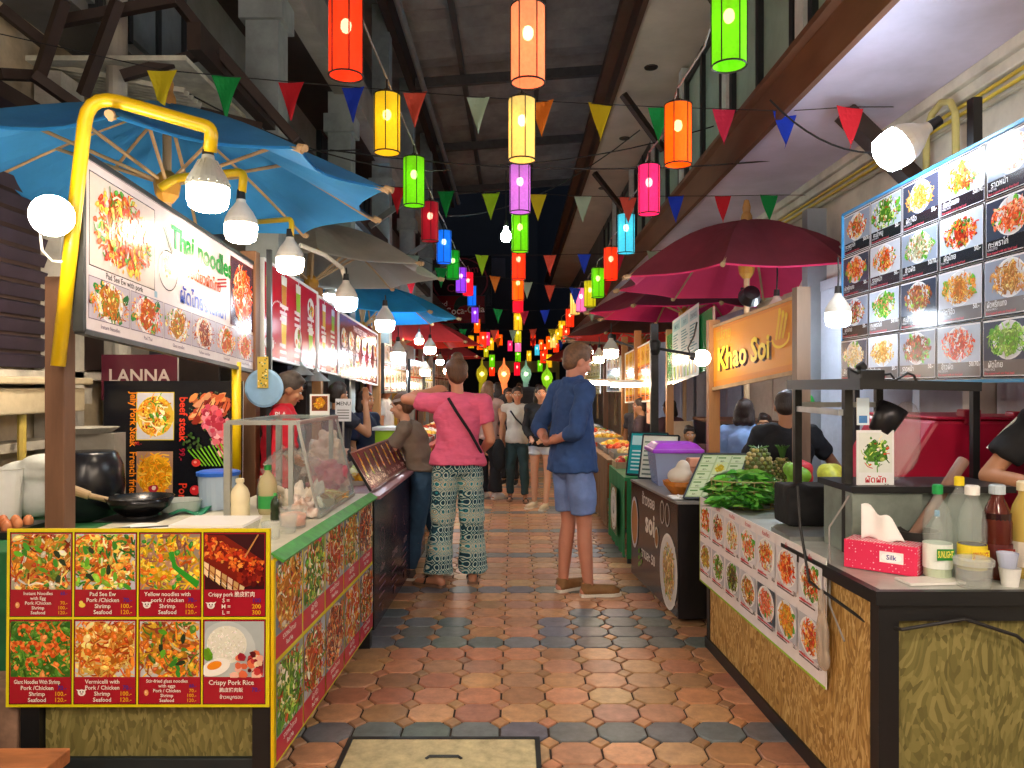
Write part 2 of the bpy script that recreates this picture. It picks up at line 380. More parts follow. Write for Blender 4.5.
for r in range(-11, 112):
    for c in range(-8, 9):
        x = x00+c*XP; y = y00+r*YP
        k = r % 12
        grey = (r == 0) or (r > 0 and k in (0, 6)) or (r < 0 and r % 6 == 0)
        if r in (7, 8) and (c in (-4,-3,-2) or 1 <= c <= 4): grey = True
        if r == 9 and (c in (-4, 3, 4, 2)): grey = True
        if r > 12 and k in (7, 8) and abs(c) in (2, 3, 4) and rf.random() < .75: grey = True
        base = lin('#6a7073') if grey else lin(rf.choice(['#b3825f','#bd8c66','#aa7a5c','#c39670','#b68562','#a97b62']))
        col = jit(base, rf, .13)
        x0, x1, y0_, y1_ = x+g/2, x+XP-g/2, y+g/2, y+YP-g/2
        tile([(x0+hw, y0_), (x1-hw, y0_), (x1, y0_+hh), (x1, y1_-hh), (x1-hw, y1_), (x0+hw, y1_), (x0, y1_-hh), (x0, y0_+hh)], col, rf.uniform(-.001, .001))
        tile([(x-hw+g, y), (x, y-hh+g), (x+hw-g, y), (x, y+hh-g)], jit(lin('#b0835f'), rf, .15))
b.cm = 1; b.col = lin('#3f3630'); b.bx(-3.4, 3.4, -3.5, 34, -.15, -.011)
GROUT = mat('grout', '#3c332d', .9, var=.3)
struct('floor', b, [TILE, GROUT])
# concrete access cover set in the paving
cv = thing('drain_cover', 'worn concrete access cover with a lifting slot set in the paving at the front', 'drain cover', (-.3, 2.95, 0))
b = B(); b.bx(-.69, .085, 2.6, 3.235, -.02, .006); part('slab', b, mat('cover_concrete', '#c0b48c', .8, var=.3, scale=14, bump=.5), cv, bev=.004)
b = B()
for a in ((-.71, -.69, 2.6, 3.255), (.085, .105, 2.6, 3.255), (-.69, .085, 3.235, 3.255)): b.bx(*a, -.02, .008)
part('rim', b, DSTEEL, cv)
b = B(); b.tube([(-.36, 3.06, .007), (-.345, 3.072, .012), (-.23, 3.072, .012), (-.215, 3.06, .007)], .006); part('handle', b, DSTEEL, cv)
# ---- right building
b = B(); b.bx(2.6, 2.8, -3.5, 30, 0, 3.29); struct('wall_right', b, PLAS)
b = B(); b.bx(1.76, 2.8, -3.5, 26, 3.29, 3.55)
struct('ceiling_right_soffit', b, SOFF)
b = B(); b.bx(1.72, 1.758, -3.5, 26, 3.27, 3.56); b.bx(1.66, 1.72, -3.5, 26, 3.53, 3.57); struct('trim_1', b, FASC)
b = B(); b.bx(2.53, 2.598, -3.5, 26, 3.22, 3.288); b.bx(2.56, 2.598, -3.5, 26, 3.15, 3.22); b.bx(2.57, 2.598, -3.5, 26, 2.6, 2.63); struct('trim_2', b, PLAS, bev=.01)
b = B(); b.bx(1.86, 2.1, -3.5, 26, 3.55, 4.9); struct('wall_right_upper', b, mat('upper_wall', '#5d6468', .7, var=.2, scale=1.5))
wn = 1; WFR = mat('window_frame_paint', '#1f2326', .5, var=.2); PANE = mat('window_pane', '#a9c4b4', .15, var=.15, scale=2)
for i, y in enumerate([3.2, 4.9, 6.6, 8.3, 10.0, 12, 14]):
    b = B(); b.bx(1.80, 1.86, y, y+1.45, 3.65, 3.72); b.bx(1.80, 1.86, y, y+1.45, 4.7, 4.78)
    for k in (0, .69, 1.38): b.bx(1.79, 1.86, y+k, y+k+.07, 3.65, 4.78)
    o = struct('window_%d' % wn, b, WFR); wn += 1
    b = B(); b.bx(1.83, 1.845, y+.07, y+1.38, 3.72, 4.7); p = bpy.data.objects.new('pane', b.mesh('pane', [PANE])); link(p, o)
b = B()
for y in (3.05, 4.77, 6.47, 8.17, 9.87, 11.8, 13.8): b.bx(1.77, 1.86, y-.1, y+.04, 3.56, 4.9)
struct('trim_3', b, mat('pilaster_paint', '#d0d6d4', .7, var=.15))
b = B(); b.bx(1.17, 2.8, -3.5, 26, 4.92, 5.02); struct('ceiling_upper_soffit', b, mat('upper_soffit', '#c2bbb0', .8, var=.15, scale=1.5))
b = B(); b.bx(1.12, 1.17, -3.5, 26, 4.88, 5.2); b.bx(1.0, 1.12, -3.5, 26, 5.1, 5.2); struct('trim_4', b, mat('roof_edge', '#4a3024', .6, var=.2))
for i, (x, y) in enumerate([(1.5, 6.1), (1.45, 8.1), (1.5, 10.4), (1.5, 13)]):
    b = B(); b.lathe([(.07, -.012), (.075, 0), (0, 0)], (x, y, 4.92), 16); 
    solo('ceiling_downlight', b, BLK, 'round dark unlit downlight in the upper right soffit, %s from the camera' % ORD[i].replace('leftmost', 'nearest'), 'light', 'downlights in the upper soffit')
# steel brackets under the upper soffit
for i, y in enumerate([6.0, 9.0, 12.2]):
    b = B(); b.bar((1.25, y-.2, 4.9), (1.78, y+.1, 4.35), .07, .07); struct('trim_%d' % (5+i), b, DARKW)
b = B(); b.bar((2.1, 4.85, 3.26), (2.57, 4.9, 2.84), .12, .1); solo('timber_bracket', b, DARKW, 'dark timber bracket running from the right soffit down to the wall above the big menu', 'bracket')
# yellow conduits along the wall top
for i, (x, z, c) in enumerate([(2.57, 3.12, '#c9b23a'), (2.57, 3.075, '#d2bd3c'), (2.57, 3.03, '#a8a590')]):
    b = B(); b.tube([(x, 2, z), (x, 6, z), (x, 14, z)], .011, 8)
    solo('conduit_pipe', b, pm(c), ['upper yellow conduit pipe along the top of the right wall', 'lower yellow conduit pipe along the top of the right wall', 'grey conduit pipe under the yellow ones on the right wall'][i], 'pipe', 'conduits on the right wall')
b = B(); b.tube([(2.5, 4.62, 2.6), (2.5, 4.62, 2.95), (2.49, 4.6, 3.05), (2.48, 4.52, 3.13), (2.48, 4.42, 3.16), (2.48, 4.33, 3.13), (2.48, 4.28, 3.05), (2.48, 4.27, 2.6)], .02, 10)
solo('bent_pipe', b, pm('#b3a865'), 'yellowish pipe bent in an arch above the big menu on the right wall', 'pipe')
# shutters
SHUT = attr_mat('corrugated_shutter', .5, nvar=.1)
for i, (y0_, y1_, z1, c) in enumerate([(2.2, 4.0, 2.3, '#b5bcc8'), (4.2, 6.3, 2.3, '#a9b0bc'), (6.5, 8.3, 2.3, '#b7a793'), (8.5, 10.6, 2.3, '#8f98b0'), (10.8, 14, 2.3, '#9aa2b6')]):
    b = B(); n = int((y1_-y0_)/.04); b.col = lin(c)
    b.sheet(lambda u, v: V(2.55+.014*(1 if int(u*n) % 2 else -1), y0_+(y1_-y0_)*u, .02+v*(z1-.02)), n, 1)
    b.bx(2.57, 2.6, y0_, y1_, .02, z1); b.bx(2.53, 2.6, y0_, y1_, z1, z1+.08)
    struct('door_%d' % (i+1), b, SHUT)
b = B(); b.bx(2.44, 2.6, 6.34, 6.46, 0, 3.0); struct('trim_8', b, GREYP)
b = B(); b.bx(2.45, 2.6, 4.02, 4.16, 0, 2.4); struct('trim_9', b, PLAS)
# ---- left building
b = B(); b.bx(-3.1, -2.9, -3.5, 30, 0, 3.68); struct('wall_left', b, mat('left_wall_stone', '#c6b698', .8, var=.35, scale=2.5, bump=.4, bscale=8))
b = B(); b.bx(-2.9, -2.84, 1.5, 4.72, 1.62, 3.2); b.bx(-2.9, -2.84, 4.9, 5.25, 1.62, 3.2); struct('trim_10', b, mat('shutter_frame', '#3b2b27', .6, var=.2))
b = B()
for z in [1.66+.1*k for k in range(15)]: b.box((-2.83, 3.4, z), (.05, 2.3, .07), Matrix.Rotation(.35, 3, 'Y'))
o = struct('window_%d' % wn, b, mat('louvre_slats', '#2c2230', .6, var=.3)); wn += 1
b = B(); b.bx(-2.88, -2.72, 4.55, 4.8, 0, 3.4); b.bx(-2.9, -2.7, 4.5, 4.85, 1.4, 1.5); struct('trim_11', b, CONC)
b = B(); b.bx(-2.88, -2.7, 5.3, 5.62, 0, 4.2); struct('trim_12', b, CONC, bev=.01)
b = B(); b.cyl((-2.42, 4.62, 2.7), (-2.42, 4.62, 5.0), .06, n=14); b.cyl((-2.66, 5.15, 0), (-2.66, 5.15, 3.4), .06, n=14); struct('trim_13', b, mat('downpipe', '#b0aca0', .6, var=.2, scale=3), smooth=False)
b = B()
for z in (1.15, 1.55, .45): b.bx(-2.9, -2.72, 1.5, 5.6, z, z+.05)
struct('trim_14', b, CONC)
# ledge slabs and boxes on left wall
b = B(); b.bx(-2.9, -2.6, 3.2, 4.6, 1.36, 1.5); b.bx(-2.9, -2.55, 3.2, 4.6, 1.52, 1.56); solo('wall_ledge', b, mat('ledge_concrete', '#b0a388', .7, var=.3, scale=3), 'thick pale concrete ledge on the left wall under the louvred window', 'ledge', bev=.01)
b = B(); b.tube([(-2.75, 3.5, 1.0), (-2.75, 3.5, 1.3), (-2.7, 3.55, 1.38), (-2.7, 4.0, 1.38)], .03); b.tube([(-2.66, 4.1, .9), (-2.66, 4.1, 1.36)], .022)
solo('wall_pipe', b, pm('#b7a04a'), 'yellowed pipe standing against the left wall behind the wooden post', 'pipe')
# dark shop front, maroon hoarding further along the left wall
b = B(); b.bx(-2.89, -2.8, 5.65, 9.0, .1, 1.45); struct('trim_15', b, mat('maroon_board', '#5b2633', .6, var=.2))
b = B(); b.bx(-2.89, -2.8, 5.65, 9.0, 1.45, 3.2); struct('trim_16', b, mat('shopfront_grey', '#4c5566', .5, var=.2))
b = B(); b.bx(-2.89, -2.75, 9.0, 26, .0, 3.2); struct('trim_17', b, mat('dark_shopfront', '#2b2622', .6, var=.3))
# canopy slab
b = B(); b.bx(-2.9, -1.9, 5.1, 26, 3.5, 3.6); struct('ceiling_left_canopy', b, mat('canopy_paint', '#d2d4cc', .75, var=.25, scale=2.5))
b = B(); b.bx(-1.9, -1.82, 4.4, 26, 3.46, 3.62); struct('trim_18', b, DARKW)
b = B()
for k in range(14): b.bar((-2.85, 4.6+.06*k, 3.46), (-2.0, 4.6+.06*k, 3.3), .012, .03)
b.bx(-2.9, -1.95, 4.5, 5.5, 3.44, 3.47); struct('trim_19', b, mat('slatted_canopy', '#c9c9b8', .6, var=.3))
_q = [((0, 74), (36, 76), 4.15), ((64, 0), (38, 80), 4.1), ((118, 0), (83, 95), 4.2), ((0, 8), (50, 48), 4.25), ((33, 75), (80, 108), 4.15), ((58, 22), (175, 0), 4.3), ((176, 0), (216, 50), 4.6), ((216, 50), (296, 140), 4.7), ((122, 76), (216, 50), 4.5), ((200, 112), (262, 128), 4.9)]
for i, (p0, p1) in enumerate([(at(*a, d), at(*c, d+.15)) for a, c, d in _q]):
    b = B(); b.bar(p0, p1, .055); solo('roof_brace', b, DARKW, 'dark timber brace of the left canopy, %s counted from the camera' % ORD[i].replace('leftmost', 'first'), 'brace', 'timber braces under the left canopy')
b = B(); b.bx(-3.1, -2.5, -3.5, 26, 3.68, 7.0); struct('wall_left_upper', b, mat('left_upper_wall', '#7c7c7a', .8, var=.3, scale=1.5))
for i, y in enumerate([3.7, 4.85, 7.2, 9.6, 12]):
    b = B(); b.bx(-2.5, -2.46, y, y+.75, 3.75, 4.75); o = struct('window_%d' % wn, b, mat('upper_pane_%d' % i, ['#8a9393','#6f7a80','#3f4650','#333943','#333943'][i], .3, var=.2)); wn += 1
    b = B()
    for yy in (y-.04, y+.35, y+.75): b.bx(-2.5, -2.44, yy, yy+.05, 3.7, 4.8)
    p = bpy.data.objects.new('window_frame', b.mesh('window_frame', [WFR])); link(p, o)
# columns and long beam
COLM = mat('column_paint', '#9aa3a2', .75, var=.3, scale=2.5)
for i, y in enumerate([5.9, 8.45, 11.0, 13.6, 16.5]):
    b = B(); b.bx(-2.05, -1.8, y-.12, y+.12, 2.3 if i == 0 else 0, 7.0); b.bx(-2.09, -1.76, y-.16, y+.16, 4.3, 4.5)
    struct('trim_%d' % (20+i), b, COLM)
b = B(); b.bx(-1.98, -1.78, -3.5, 22, 4.72, 5.12); struct('trim_25', b, mat('long_beam', '#a39d92', .7, var=.2, scale=3))
b = B(); b.bx(-2.5, -1.98, 5.0, 22, 4.75, 5.1); struct('wall_left_loft', b, DARKW)
for i, y in enumerate([9.4, 12.0, 14.5]):
    b = B(); b.bar((-1.8, y, 3.5), (-1.15, y+.1, 4.0), .07); solo('column_strut', b, pm('#6c6e6a'), 'grey strut rising from a left column, %s from the camera' % ['nearest', 'second', 'third'][i], 'strut', 'struts on the left columns')
# main roof: ribbed sheets on purlins
b = B(); n = 150
b.sheet(lambda u, v: V(-1.75+v*5.2, -3+u*24.5, 7.0+.45*v+.04*(1 if int(u*n) % 2 else -1)), n, 1)
b.bx(-3.1, -1.76, -3, 22, 7.0, 7.06); struct('ceiling', b, ROOFM)
b = B()
for x in (-.9, .4, 1.7): b.bar((x, -3, 6.85+.09*(x+1.7)), (x, 21.5, 6.85+.09*(x+1.7)), .08, .12)
for y in (6, 9.5, 13, 16.5, 20): b.bar((-1.75, y, 6.7), (3.2, y, 7.05), .1, .16)
struct('trim_26', b, mat('purlin_steel', '#5a544e', .6, var=.2))
b = B(); b.bx(-1.82, -1.70, -3, 21.5, 6.6, 7.0); struct('trim_27', b, DARKW)
b = B(); b.tube([(-1.55, -3, 6.6), (-1.55, 21, 6.6)], .05); struct('trim_28', b, pm('#8b8a84'))
# ---- buildings closing the far end
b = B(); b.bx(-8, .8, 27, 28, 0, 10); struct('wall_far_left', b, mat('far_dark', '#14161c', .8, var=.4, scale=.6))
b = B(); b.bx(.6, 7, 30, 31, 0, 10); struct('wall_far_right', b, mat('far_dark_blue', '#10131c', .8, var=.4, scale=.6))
b = B(); b.bx(-2.6, -.3, 23.4, 23.5, 4.9, 5.5); struct('trim_29', b, mat('far_fascia', '#3c3f4a', .8, var=.1))
sg = thing('bar_sign', 'dark red drinks signboard with a white cursive soft drink name at the far end', 'sign', (-2.1, 22.5, 2.6))
s = P(2.3, .8, '#7c1418'); s.text('Thai Food', .75, .5, .22, '#e9d5c8', 'c'); s.text('Takiang', .75, .12, .3, '#f0e4e0', 'c', .02)
s.ell(1.75, .45, .36, .38, '#1f3a30'); s.ell(1.75, .3, .28, .22, '#8f1a1e'); s.text('Coca-Cola', 1.72, .28, .3, '#f4f0ee', 'c', .015, .08, .9)
s.place((-3.2, 22.45, 3.42), (1,0,0), (0,0,1), sg); b = B(); b.bx(-3.22, -.88, 22.46, 22.52, 3.40, 4.24); part('backing', b, BLK, sg)
sg = thing('round_bar_sign', 'dim round dark sign with reddish lettering above the red drinks signboard', 'sign', (-2.0, 22.8, 4.5))
s = P(1.9, 1.5, '#15171c'); s.ell(.95, .75, .9, .72, '#2b1a1e', 30); s.ring(.95, .75, .85, .05, '#7a2a34', sy=.82); s.text('Vietnam', .95, .95, .34, '#8f3040', 'c', .01, .1); s.text('CAFE', .95, .42, .34, '#8f3848')
s.place((-2.6, 22.7, 3.95), (1,0,0), (0,0,1), sg); b = B(); b.bx(-2.6, -.7, 22.71, 22.78, 3.95, 5.45); part('backing', b, BLK, sg)
# ================================================================= LAMPS
def bulbmat(n, col, s): return glow(n, col, s)
BW = bulbmat('bulb_warm_white', '#ffe9cc', 110); BC = bulbmat('bulb_cool_white', '#e4f2ff', 95); BWs = bulbmat('bulb_warm_far', '#ffdfb8', 50); BG = bulbmat('bulb_green_white', '#d6ffdc', 60)
BN = bulbmat('bulb_warm_stall', '#ffe9cc', 34); BNC = bulbmat('bulb_cool_stall', '#e4f2ff', 24); BBH = bulbmat('bulb_warm_behind', '#ffe8d0', 150)
BODY = mat('bulb_body', '#cfcac0', .4, var=.05)
FIN = mat('bulb_fins', '#b9beb8', .35, metal=.3, var=.1)
def make_bulb(label, loc, em, cat='lamp', group=None, cord=.12, body=FIN, s=1.0, tilt=None, rib=True):
    t = thing('led_bulb', label, cat, loc, group)
    if tilt: t.rotation_euler = tilt
    # origin at dome centre
    b = B(); b.lathe([(0, -.062), (.05, -.06), (.074, -.045), (.082, -.015), (.084, .03), (.08, .035)], n=24); part('diffuser', b, em, t, smooth=True, local=True)
    b = B(); n = 24
    b.lathe([(.083, .035), (.085, .04), (.08, .065), (.062, .1), (.04, .13), (.026, .15), (.024, .165)], n=n)
    if rib:
        for k in range(16):
            a = 2*PI*k/16; b.bar((.083*math.cos(a), .083*math.sin(a), .045), (.034*math.cos(a), .034*math.sin(a), .14), .006, .012)
    part('heat_sink', b, body, t, smooth=False, local=True)
    b = B(); b.cyl((0,0,.16), (0,0,.215), .024, .02, 14); part('socket', b, BLK, t, local=True)
    if cord: b = B(); b.tube([(0,0,.21), (.005,0,.21+cord*.5), (0,0,.21+cord)], .006, 6); part('cord', b, WIRE, t, local=True)
    if s != 1: t.scale = (s, s, s)
    return t
def pipe(name, pts, r, m, label, cat='pipe', group=None):
    # round the corners
    P_ = [Vector(p) for p in pts]; o = [P_[0]]
    for i in range(1, len(P_)-1):
        a, q, c = P_[i-1], P_[i], P_[i+1]; k = min(.12, (q-a).length/3, (c-q).length/3)
        s0 = q+(a-q).normalized()*k; s1 = q+(c-q).normalized()*k
        for t in range(6): u = t/5; o.append(s0*(1-u)**2+q*2*u*(1-u)+s1*u*u)
    o.append(P_[-1]); b = B(); b.tube(o, r, 12); return solo(name, b, m, label, cat, group, P_[0], smooth=True)
# ---- left near lamps
make_bulb('round lit bulb at the far left, in front of the yellow pipe foot', at(52, 216, 2.8), BW, cord=0, tilt=(-1.35, 0, .55), rib=False, s=.9)
make_bulb('large finned bulb hanging from the tall yellow pipe above the noodle banner', at(208, 196, 3.1), BN, cord=.1)
make_bulb('smaller bulb hanging from the short yellow pipe under the blue umbrella', at(241, 231, 4.0), BN, cord=.08, body=BODY, rib=False)
make_bulb('bulb hanging from a thin yellow pipe above the start of the red banner', at(290, 264, 4.7), BN, cord=.05, body=BODY, rib=False)
make_bulb('bulb hanging in front of the red banner under the grey umbrella', at(346, 303, 5.6), BNC, cord=.05, body=BODY, rib=False)
make_bulb('bulb hanging past the end of the red banner under the light blue umbrella', at(385, 325, 6.6), BNC, cord=.05, body=BODY, rib=False)
pipe('yellow_lamp_pipe', [at(58, 366, 2.99), at(75, 210, 2.99), at(88, 93, 2.99), at(212, 128, 3.08), at(210, 152, 3.1)], .027, YEL, 'tall yellow pipe bent over the noodle banner, tied to the wooden post', 'pipe')
pipe('yellow_lamp_pipe', [at(160, 188, 3.95), at(176, 178, 4.0), at(244, 172, 4.0), at(242, 192, 4.0)], .022, YEL, 'short yellow pipe elbow in the blue umbrella shade', 'pipe')
pipe('yellow_lamp_pipe', [at(255, 222, 5.0), at(292, 219, 4.7), at(291, 240, 4.7)], .016, YEL, 'thin yellow pipe reaching out before the red banner', 'pipe')
pipe('yellow_post_sleeve', [(-1.73, 4.72, .92), (-1.73, 4.72, 1.66)], .028, YEL, 'yellow pipe beside the steak poster under the noodle banner', 'pipe')
b = B(); b.tube([at(40, 232, 2.85), at(42, 250, 2.9), at(52, 261, 2.95), at(66, 262, 2.98)], .005, 6); solo('lamp_wire', b, WHT, 'thin white wire looping from the far left bulb to the yellow pipe', 'wire')
b = B(); b.tube([at(300, 245, 5.2), at(325, 255, 5.4), at(342, 268, 5.6), at(346, 282, 5.6)], .016); solo('curved_pipe', b, pm('#d8d3c2'), 'thin pale pipe carrying a bulb under the grey umbrella', 'pipe')
make_bulb('added fill bulb under the blue umbrella hidden behind the noodle banner end', V(-2.0, 3.9, 2.1), BW, body=BODY, rib=False, cord=.25)  # extra bulb added out of sight to light the poster, wall and umbrella
make_bulb('added fill bulb hidden behind the carved noodle sign', V(1.98, 5.75, 2.03), BC, body=BODY, rib=False, cord=.25)  # another added bulb, kept hidden, brightens the shutters inside the right stall
# lamps further down the left side
for i, (px, py, d, e, s) in enumerate([(430, 350, 9.5, BWs, .9), (419, 341, 11, BWs, .8), (398, 356, 8.6, BC, 1.0), (448, 371, 12.5, BWs, .9), (425, 372, 10.5, BWs, .9), (440, 362, 14.5, BC, .9), (410, 373, 13.5, BC, 1), (456, 385, 15, BWs, 1), (330, 297, 8.2, BC, .8), (452, 352, 18, BWs, .9)]):
    make_bulb('lit bulb over the far left stalls, %s of them' % ORD[i].replace('leftmost', 'first'), at(px, py, d), e, group='bulbs over the far left stalls', body=BODY, rib=False, s=s)
# tubes
for i, (px, py, d, L_) in enumerate([(408, 311, 10.0, 1.2), (312, 305, 7.0, .0)]):
    if not L_: continue
    t = thing('tube_lamp', 'bright tube lamp under the light blue umbrella on the left', 'lamp', at(px, py, d)); p = at(px, py, d)
    b = B(); b.cyl(p+V(-.32, -.1, 0), p+V(.32, .1, 0), .03, n=12); part('tube', b, BC, t)
    b = B(); b.bar(p+V(-.36, -.1, .045), p+V(.36, .1, .045), .06, .04); part('batten', b, WHT, t)
# ---- right side lamps
make_bulb('big cool white bulb hanging above the top corner of the right menu', at(893, 150, 3.55), BC, cord=0, tilt=(.15, 1.0, 0), body=BODY, rib=False, s=1.12)
make_bulb('bulb hanging left of the big right menu above the metal rack', at(838, 318, 4.1), BNC, body=BODY, rib=False, s=.8, cord=.2)
t = thing('globe_lamp', 'round glowing globe lamp in front of the green signboard', 'lamp', at(702, 358, 5.35))
b = B(); b.ell(at(702, 358, 5.35), .06, n=20, m=14); part('globe', b, glow('globe_glow', '#ffe9cc', 17), t, smooth=True)
b = B(); b.cyl(at(696, 357, 5.35), at(690, 356, 5.35), .03, .025); part('socket', b, BLK, t)
b = B(); b.tube([at(691, 356, 5.35), at(688, 348, 5.35), at(694, 336, 5.35), at(697, 322, 5.35)], .006, 6); part('cord', b, WIRE, t)
for i, (px, py, d, e, s) in enumerate([(611, 353, 7.6, BWs, .9), (599, 359, 9, BWs, .8), (590, 352, 14, BWs, .7), (574, 360, 16, BWs, .8), (583, 372, 12.5, BC, .8)]):
    make_bulb('lit bulb under the red umbrellas on the right, %s of them' % ORD[i].replace('leftmost', 'nearest'), at(px, py, d), e, group='bulbs over the right stalls', body=BODY, rib=False, s=s)
for i, (px, py, d) in enumerate([(626, 385, 8.4), (600, 383, 10.5)]):
    p = at(px, py, d); t = thing('tube_lamp', ['warm tube lamp below the orange menu on the right', 'warm tube lamp behind the man in blue on the right'][i], 'lamp', p)
    b = B(); b.cyl(p+V(-.17, -.1, 0), p+V(.17, .1, 0), .025, n=12); part('tube', b, BWs, t)
    b = B(); b.bar(p+V(-.2, -.1, .04), p+V(.2, .1, .04), .05, .03); part('batten', b, WHT, t)
t = thing('filament_bulb', 'greenish white bare bulb hanging over the aisle beside the green lantern', 'lamp', at(506, 235, 7.3)); p = at(506, 235, 7.3)
b = B(); b.lathe([(0, -.07), (.035, -.06), (.05, -.03), (.045, .01), (.02, .06), (.018, .08)], p, 16); part('glass_bulb', b, BG, t, smooth=True)
b = B(); b.cyl(p+V(0,0,.08), p+V(0,0,.14), .02); part('socket', b, BLK, t)
b = B(); b.tube([p+V(0,0,.14), p+V(0,0,.62)], .005, 6); part('cord', b, WIRE, t)
# small clamp spotlights on black arms
for i, (a, e) in enumerate([(at(655, 348, 7.0), at(712, 358, 6.6)), (at(612, 340, 9.6), at(650, 352, 9.2))]):
    t = thing('arm_spotlight', ['black spotlight on a long arm above the green signboard', 'black spotlight on a long arm above the orange menu'][i], 'lamp', e)
    b = B(); b.bar(a, e, .025); part('arm', b, BLK, t)
    b = B(); b.lathe([(.03, 0), (.05, .05), (.055, .12), (.045, .14), (0, .14)], a+V(0,0,-.07), 14); part('head', b, BLK, t)
# unseen bulbs added behind the viewpoint to brighten the boards facing the camera
for i, p in enumerate([(-1.5, .6, 2.5), (1.5, .9, 2.45), (-1.3, -1.2, 2.6), (1.35, -1.0, 2.6), (0.1, -.3, 3.1), (-.9, .2, 2.2), (.9, .2, 2.2), (-1.6, -2.6, 2.5), (1.6, -2.6, 2.5)]):
    make_bulb('added fill bulb behind the viewpoint, %s of the unseen set' % ORD[i].replace('leftmost', 'first'), V(*p), BBH, group='added bulbs behind the viewpoint', cord=.3, rib=False)
# ================================================================= LANTERNS
LC = {'red': '#ff3a10', 'crimson': '#ff1030', 'pink': '#ff2a70', 'peach': '#ff8a5a', 'orange': '#ff6200', 'yellow': '#f2c21a', 'cream': '#f7cf70', 'green': '#70cc0a', 'deep green': '#18a52a', 'cyan': '#4ac6dc', 'blue': '#0a70e8', 'purple': '#8a3ad0', 'lilac': '#c070c8', 'dark red': '#b0122a', 'olive': '#b9b014', 'rose': '#f078b0'}
LM = {k: lantern_mat('lantern_'+k.replace(' ', '_'), v, {'dark red': .35, 'blue': .8, 'deep green': .5, 'cyan': .8, 'cream': .75, 'yellow': .65, 'red': .75, 'green': .75, 'crimson': .8, 'peach': .95}.get(k, .9)*.82) for k, v in LC.items()}
LB = glow('lantern_bulb', '#fff0c0', 14)
def lantern_mesh():
    sh = B(); n = 16; r = .078; H = .175
    sh.lathe([(r, -H), (r, -.06), (r, .06), (r, H)], n=n); sh.f = sh.f[:-2]; sh.m = sh.m[:-2]; sh.c = sh.c[:-2]
    fr = B()
    for z in (-H, H):
        fr.tube([(r*math.cos(2*PI*k/20), r*math.sin(2*PI*k/20), z) for k in range(21)], .0045, 6)
    for k in range(6):
        a = 2*PI*(k+.3)/6; fr.cyl(((r+.002)*math.cos(a), (r+.002)*math.sin(a), -H), ((r+.002)*math.cos(a), (r+.002)*math.sin(a), H), .0032, n=6)
    for k in range(3):
        a = 2*PI*k/3; fr.cyl((r*math.cos(a), r*math.sin(a), H), (0, 0, H+.045), .002, n=5)
    fr.cyl((0,0,H+.04), (0,0,H+.1), .006, n=6)
    bu = B(); bu.ell((0,0,.055), (.026,.026,.034), n=10, m=8); fr.cyl((0,0,.085), (0,0,.21), .012, n=8)
    return sh, fr, bu
_sh, _fr, _bu = lantern_mesh(); FRM = mat('lantern_frame', '#20180f', .6, var=0)
ME_FR = _fr.mesh('frame', [FRM], smooth=False); ME_BU = _bu.mesh('bulb', [LB], smooth=True); ME_SH = {k: _sh.mesh('shade_'+k, [LM[k]], smooth=True) for k in LC}
def lantern(col, loc, label, group, s=1, rz=0, parts=True):
    t = thing('cylinder_lantern', label, 'lantern', loc, group, rz); t.scale = (s, s, s)
    for nm, me in (('shade', ME_SH[col]), ('frame', ME_FR), ('bulb', ME_BU)):
        link(bpy.data.objects.new(nm, me), t)
    return t
rows = {'left': [('red', 346, 38, 3.5), ('yellow', 387, 124, 4.6), ('green', 414, 182, 5.6), ('dark red', 430, 222, 6.9), ('blue', 444, 247, 8.2), ('deep green', 453, 265, 9.4), ('purple', 461, 280, 10.9), ('crimson', 468, 284, 11.6), ('blue', 472, 296, 13.4), ('purple', 475, 315, 17), ('orange', 477, 326, 19), ('yellow', 471, 342, 21)],
        'middle': [('peach', 528, 45, 3.5), ('cream', 522, 130, 4.4), ('lilac', 520, 189, 5.7), ('green', 520, 233, 7.1), ('red', 518.5, 264, 8.6), ('orange', 518, 287, 10.0), ('crimson', 518, 301, 11.4), ('yellow', 518, 321, 14.0), ('olive', 518, 335, 17), ('rose', 518, 345, 19), ('green', 518, 356, 22), ('crimson', 517, 369, 20)],
        'right': [('green', 729, 28, 3.5), ('orange', 678, 135, 4.43), ('pink', 649, 190, 5.5), ('cyan', 626, 234, 6.9), ('red', 611, 264, 8.3), ('green', 598, 283, 9.2), ('olive', 590, 294, 10.3), ('rose', 581, 300, 11.4), ('cream', 575, 304, 12.4), ('red', 570, 318, 14.4), ('yellow', 562, 329, 16.5), ('yellow', 558, 336, 18.5), ('orange', 549, 343, 20), ('red', 545, 350, 22)]}
rl = random.Random(5)
WR = {}
for rn, L_ in rows.items():
    pts = []
    for i, (c, px, py, d) in enumerate(L_):
        p = at(px, py, d); lantern(c, p, '%s cylinder lantern, %s from the camera in the %s row over the aisle' % (c, ORD[i].replace('leftmost', 'nearest'), rn), '%s row of hanging lanterns' % rn, rz=rl.uniform(0, 6))
        pts.append(p+V(0, 0, .275))
    b = B(); q = [pts[0]+V(-.03, -1.2, .25)]
    for i in range(len(pts)-1): q += [pts[i], (pts[i]+pts[i+1])/2+V(0.02, 0, -.06)]
    q.append(pts[-1]); b.tube(q, .006, 6); solo('lantern_cable', b, WWIRE, 'sagging cable carrying the %s row of lanterns' % rn, 'cable', 'cables of the lantern rows')
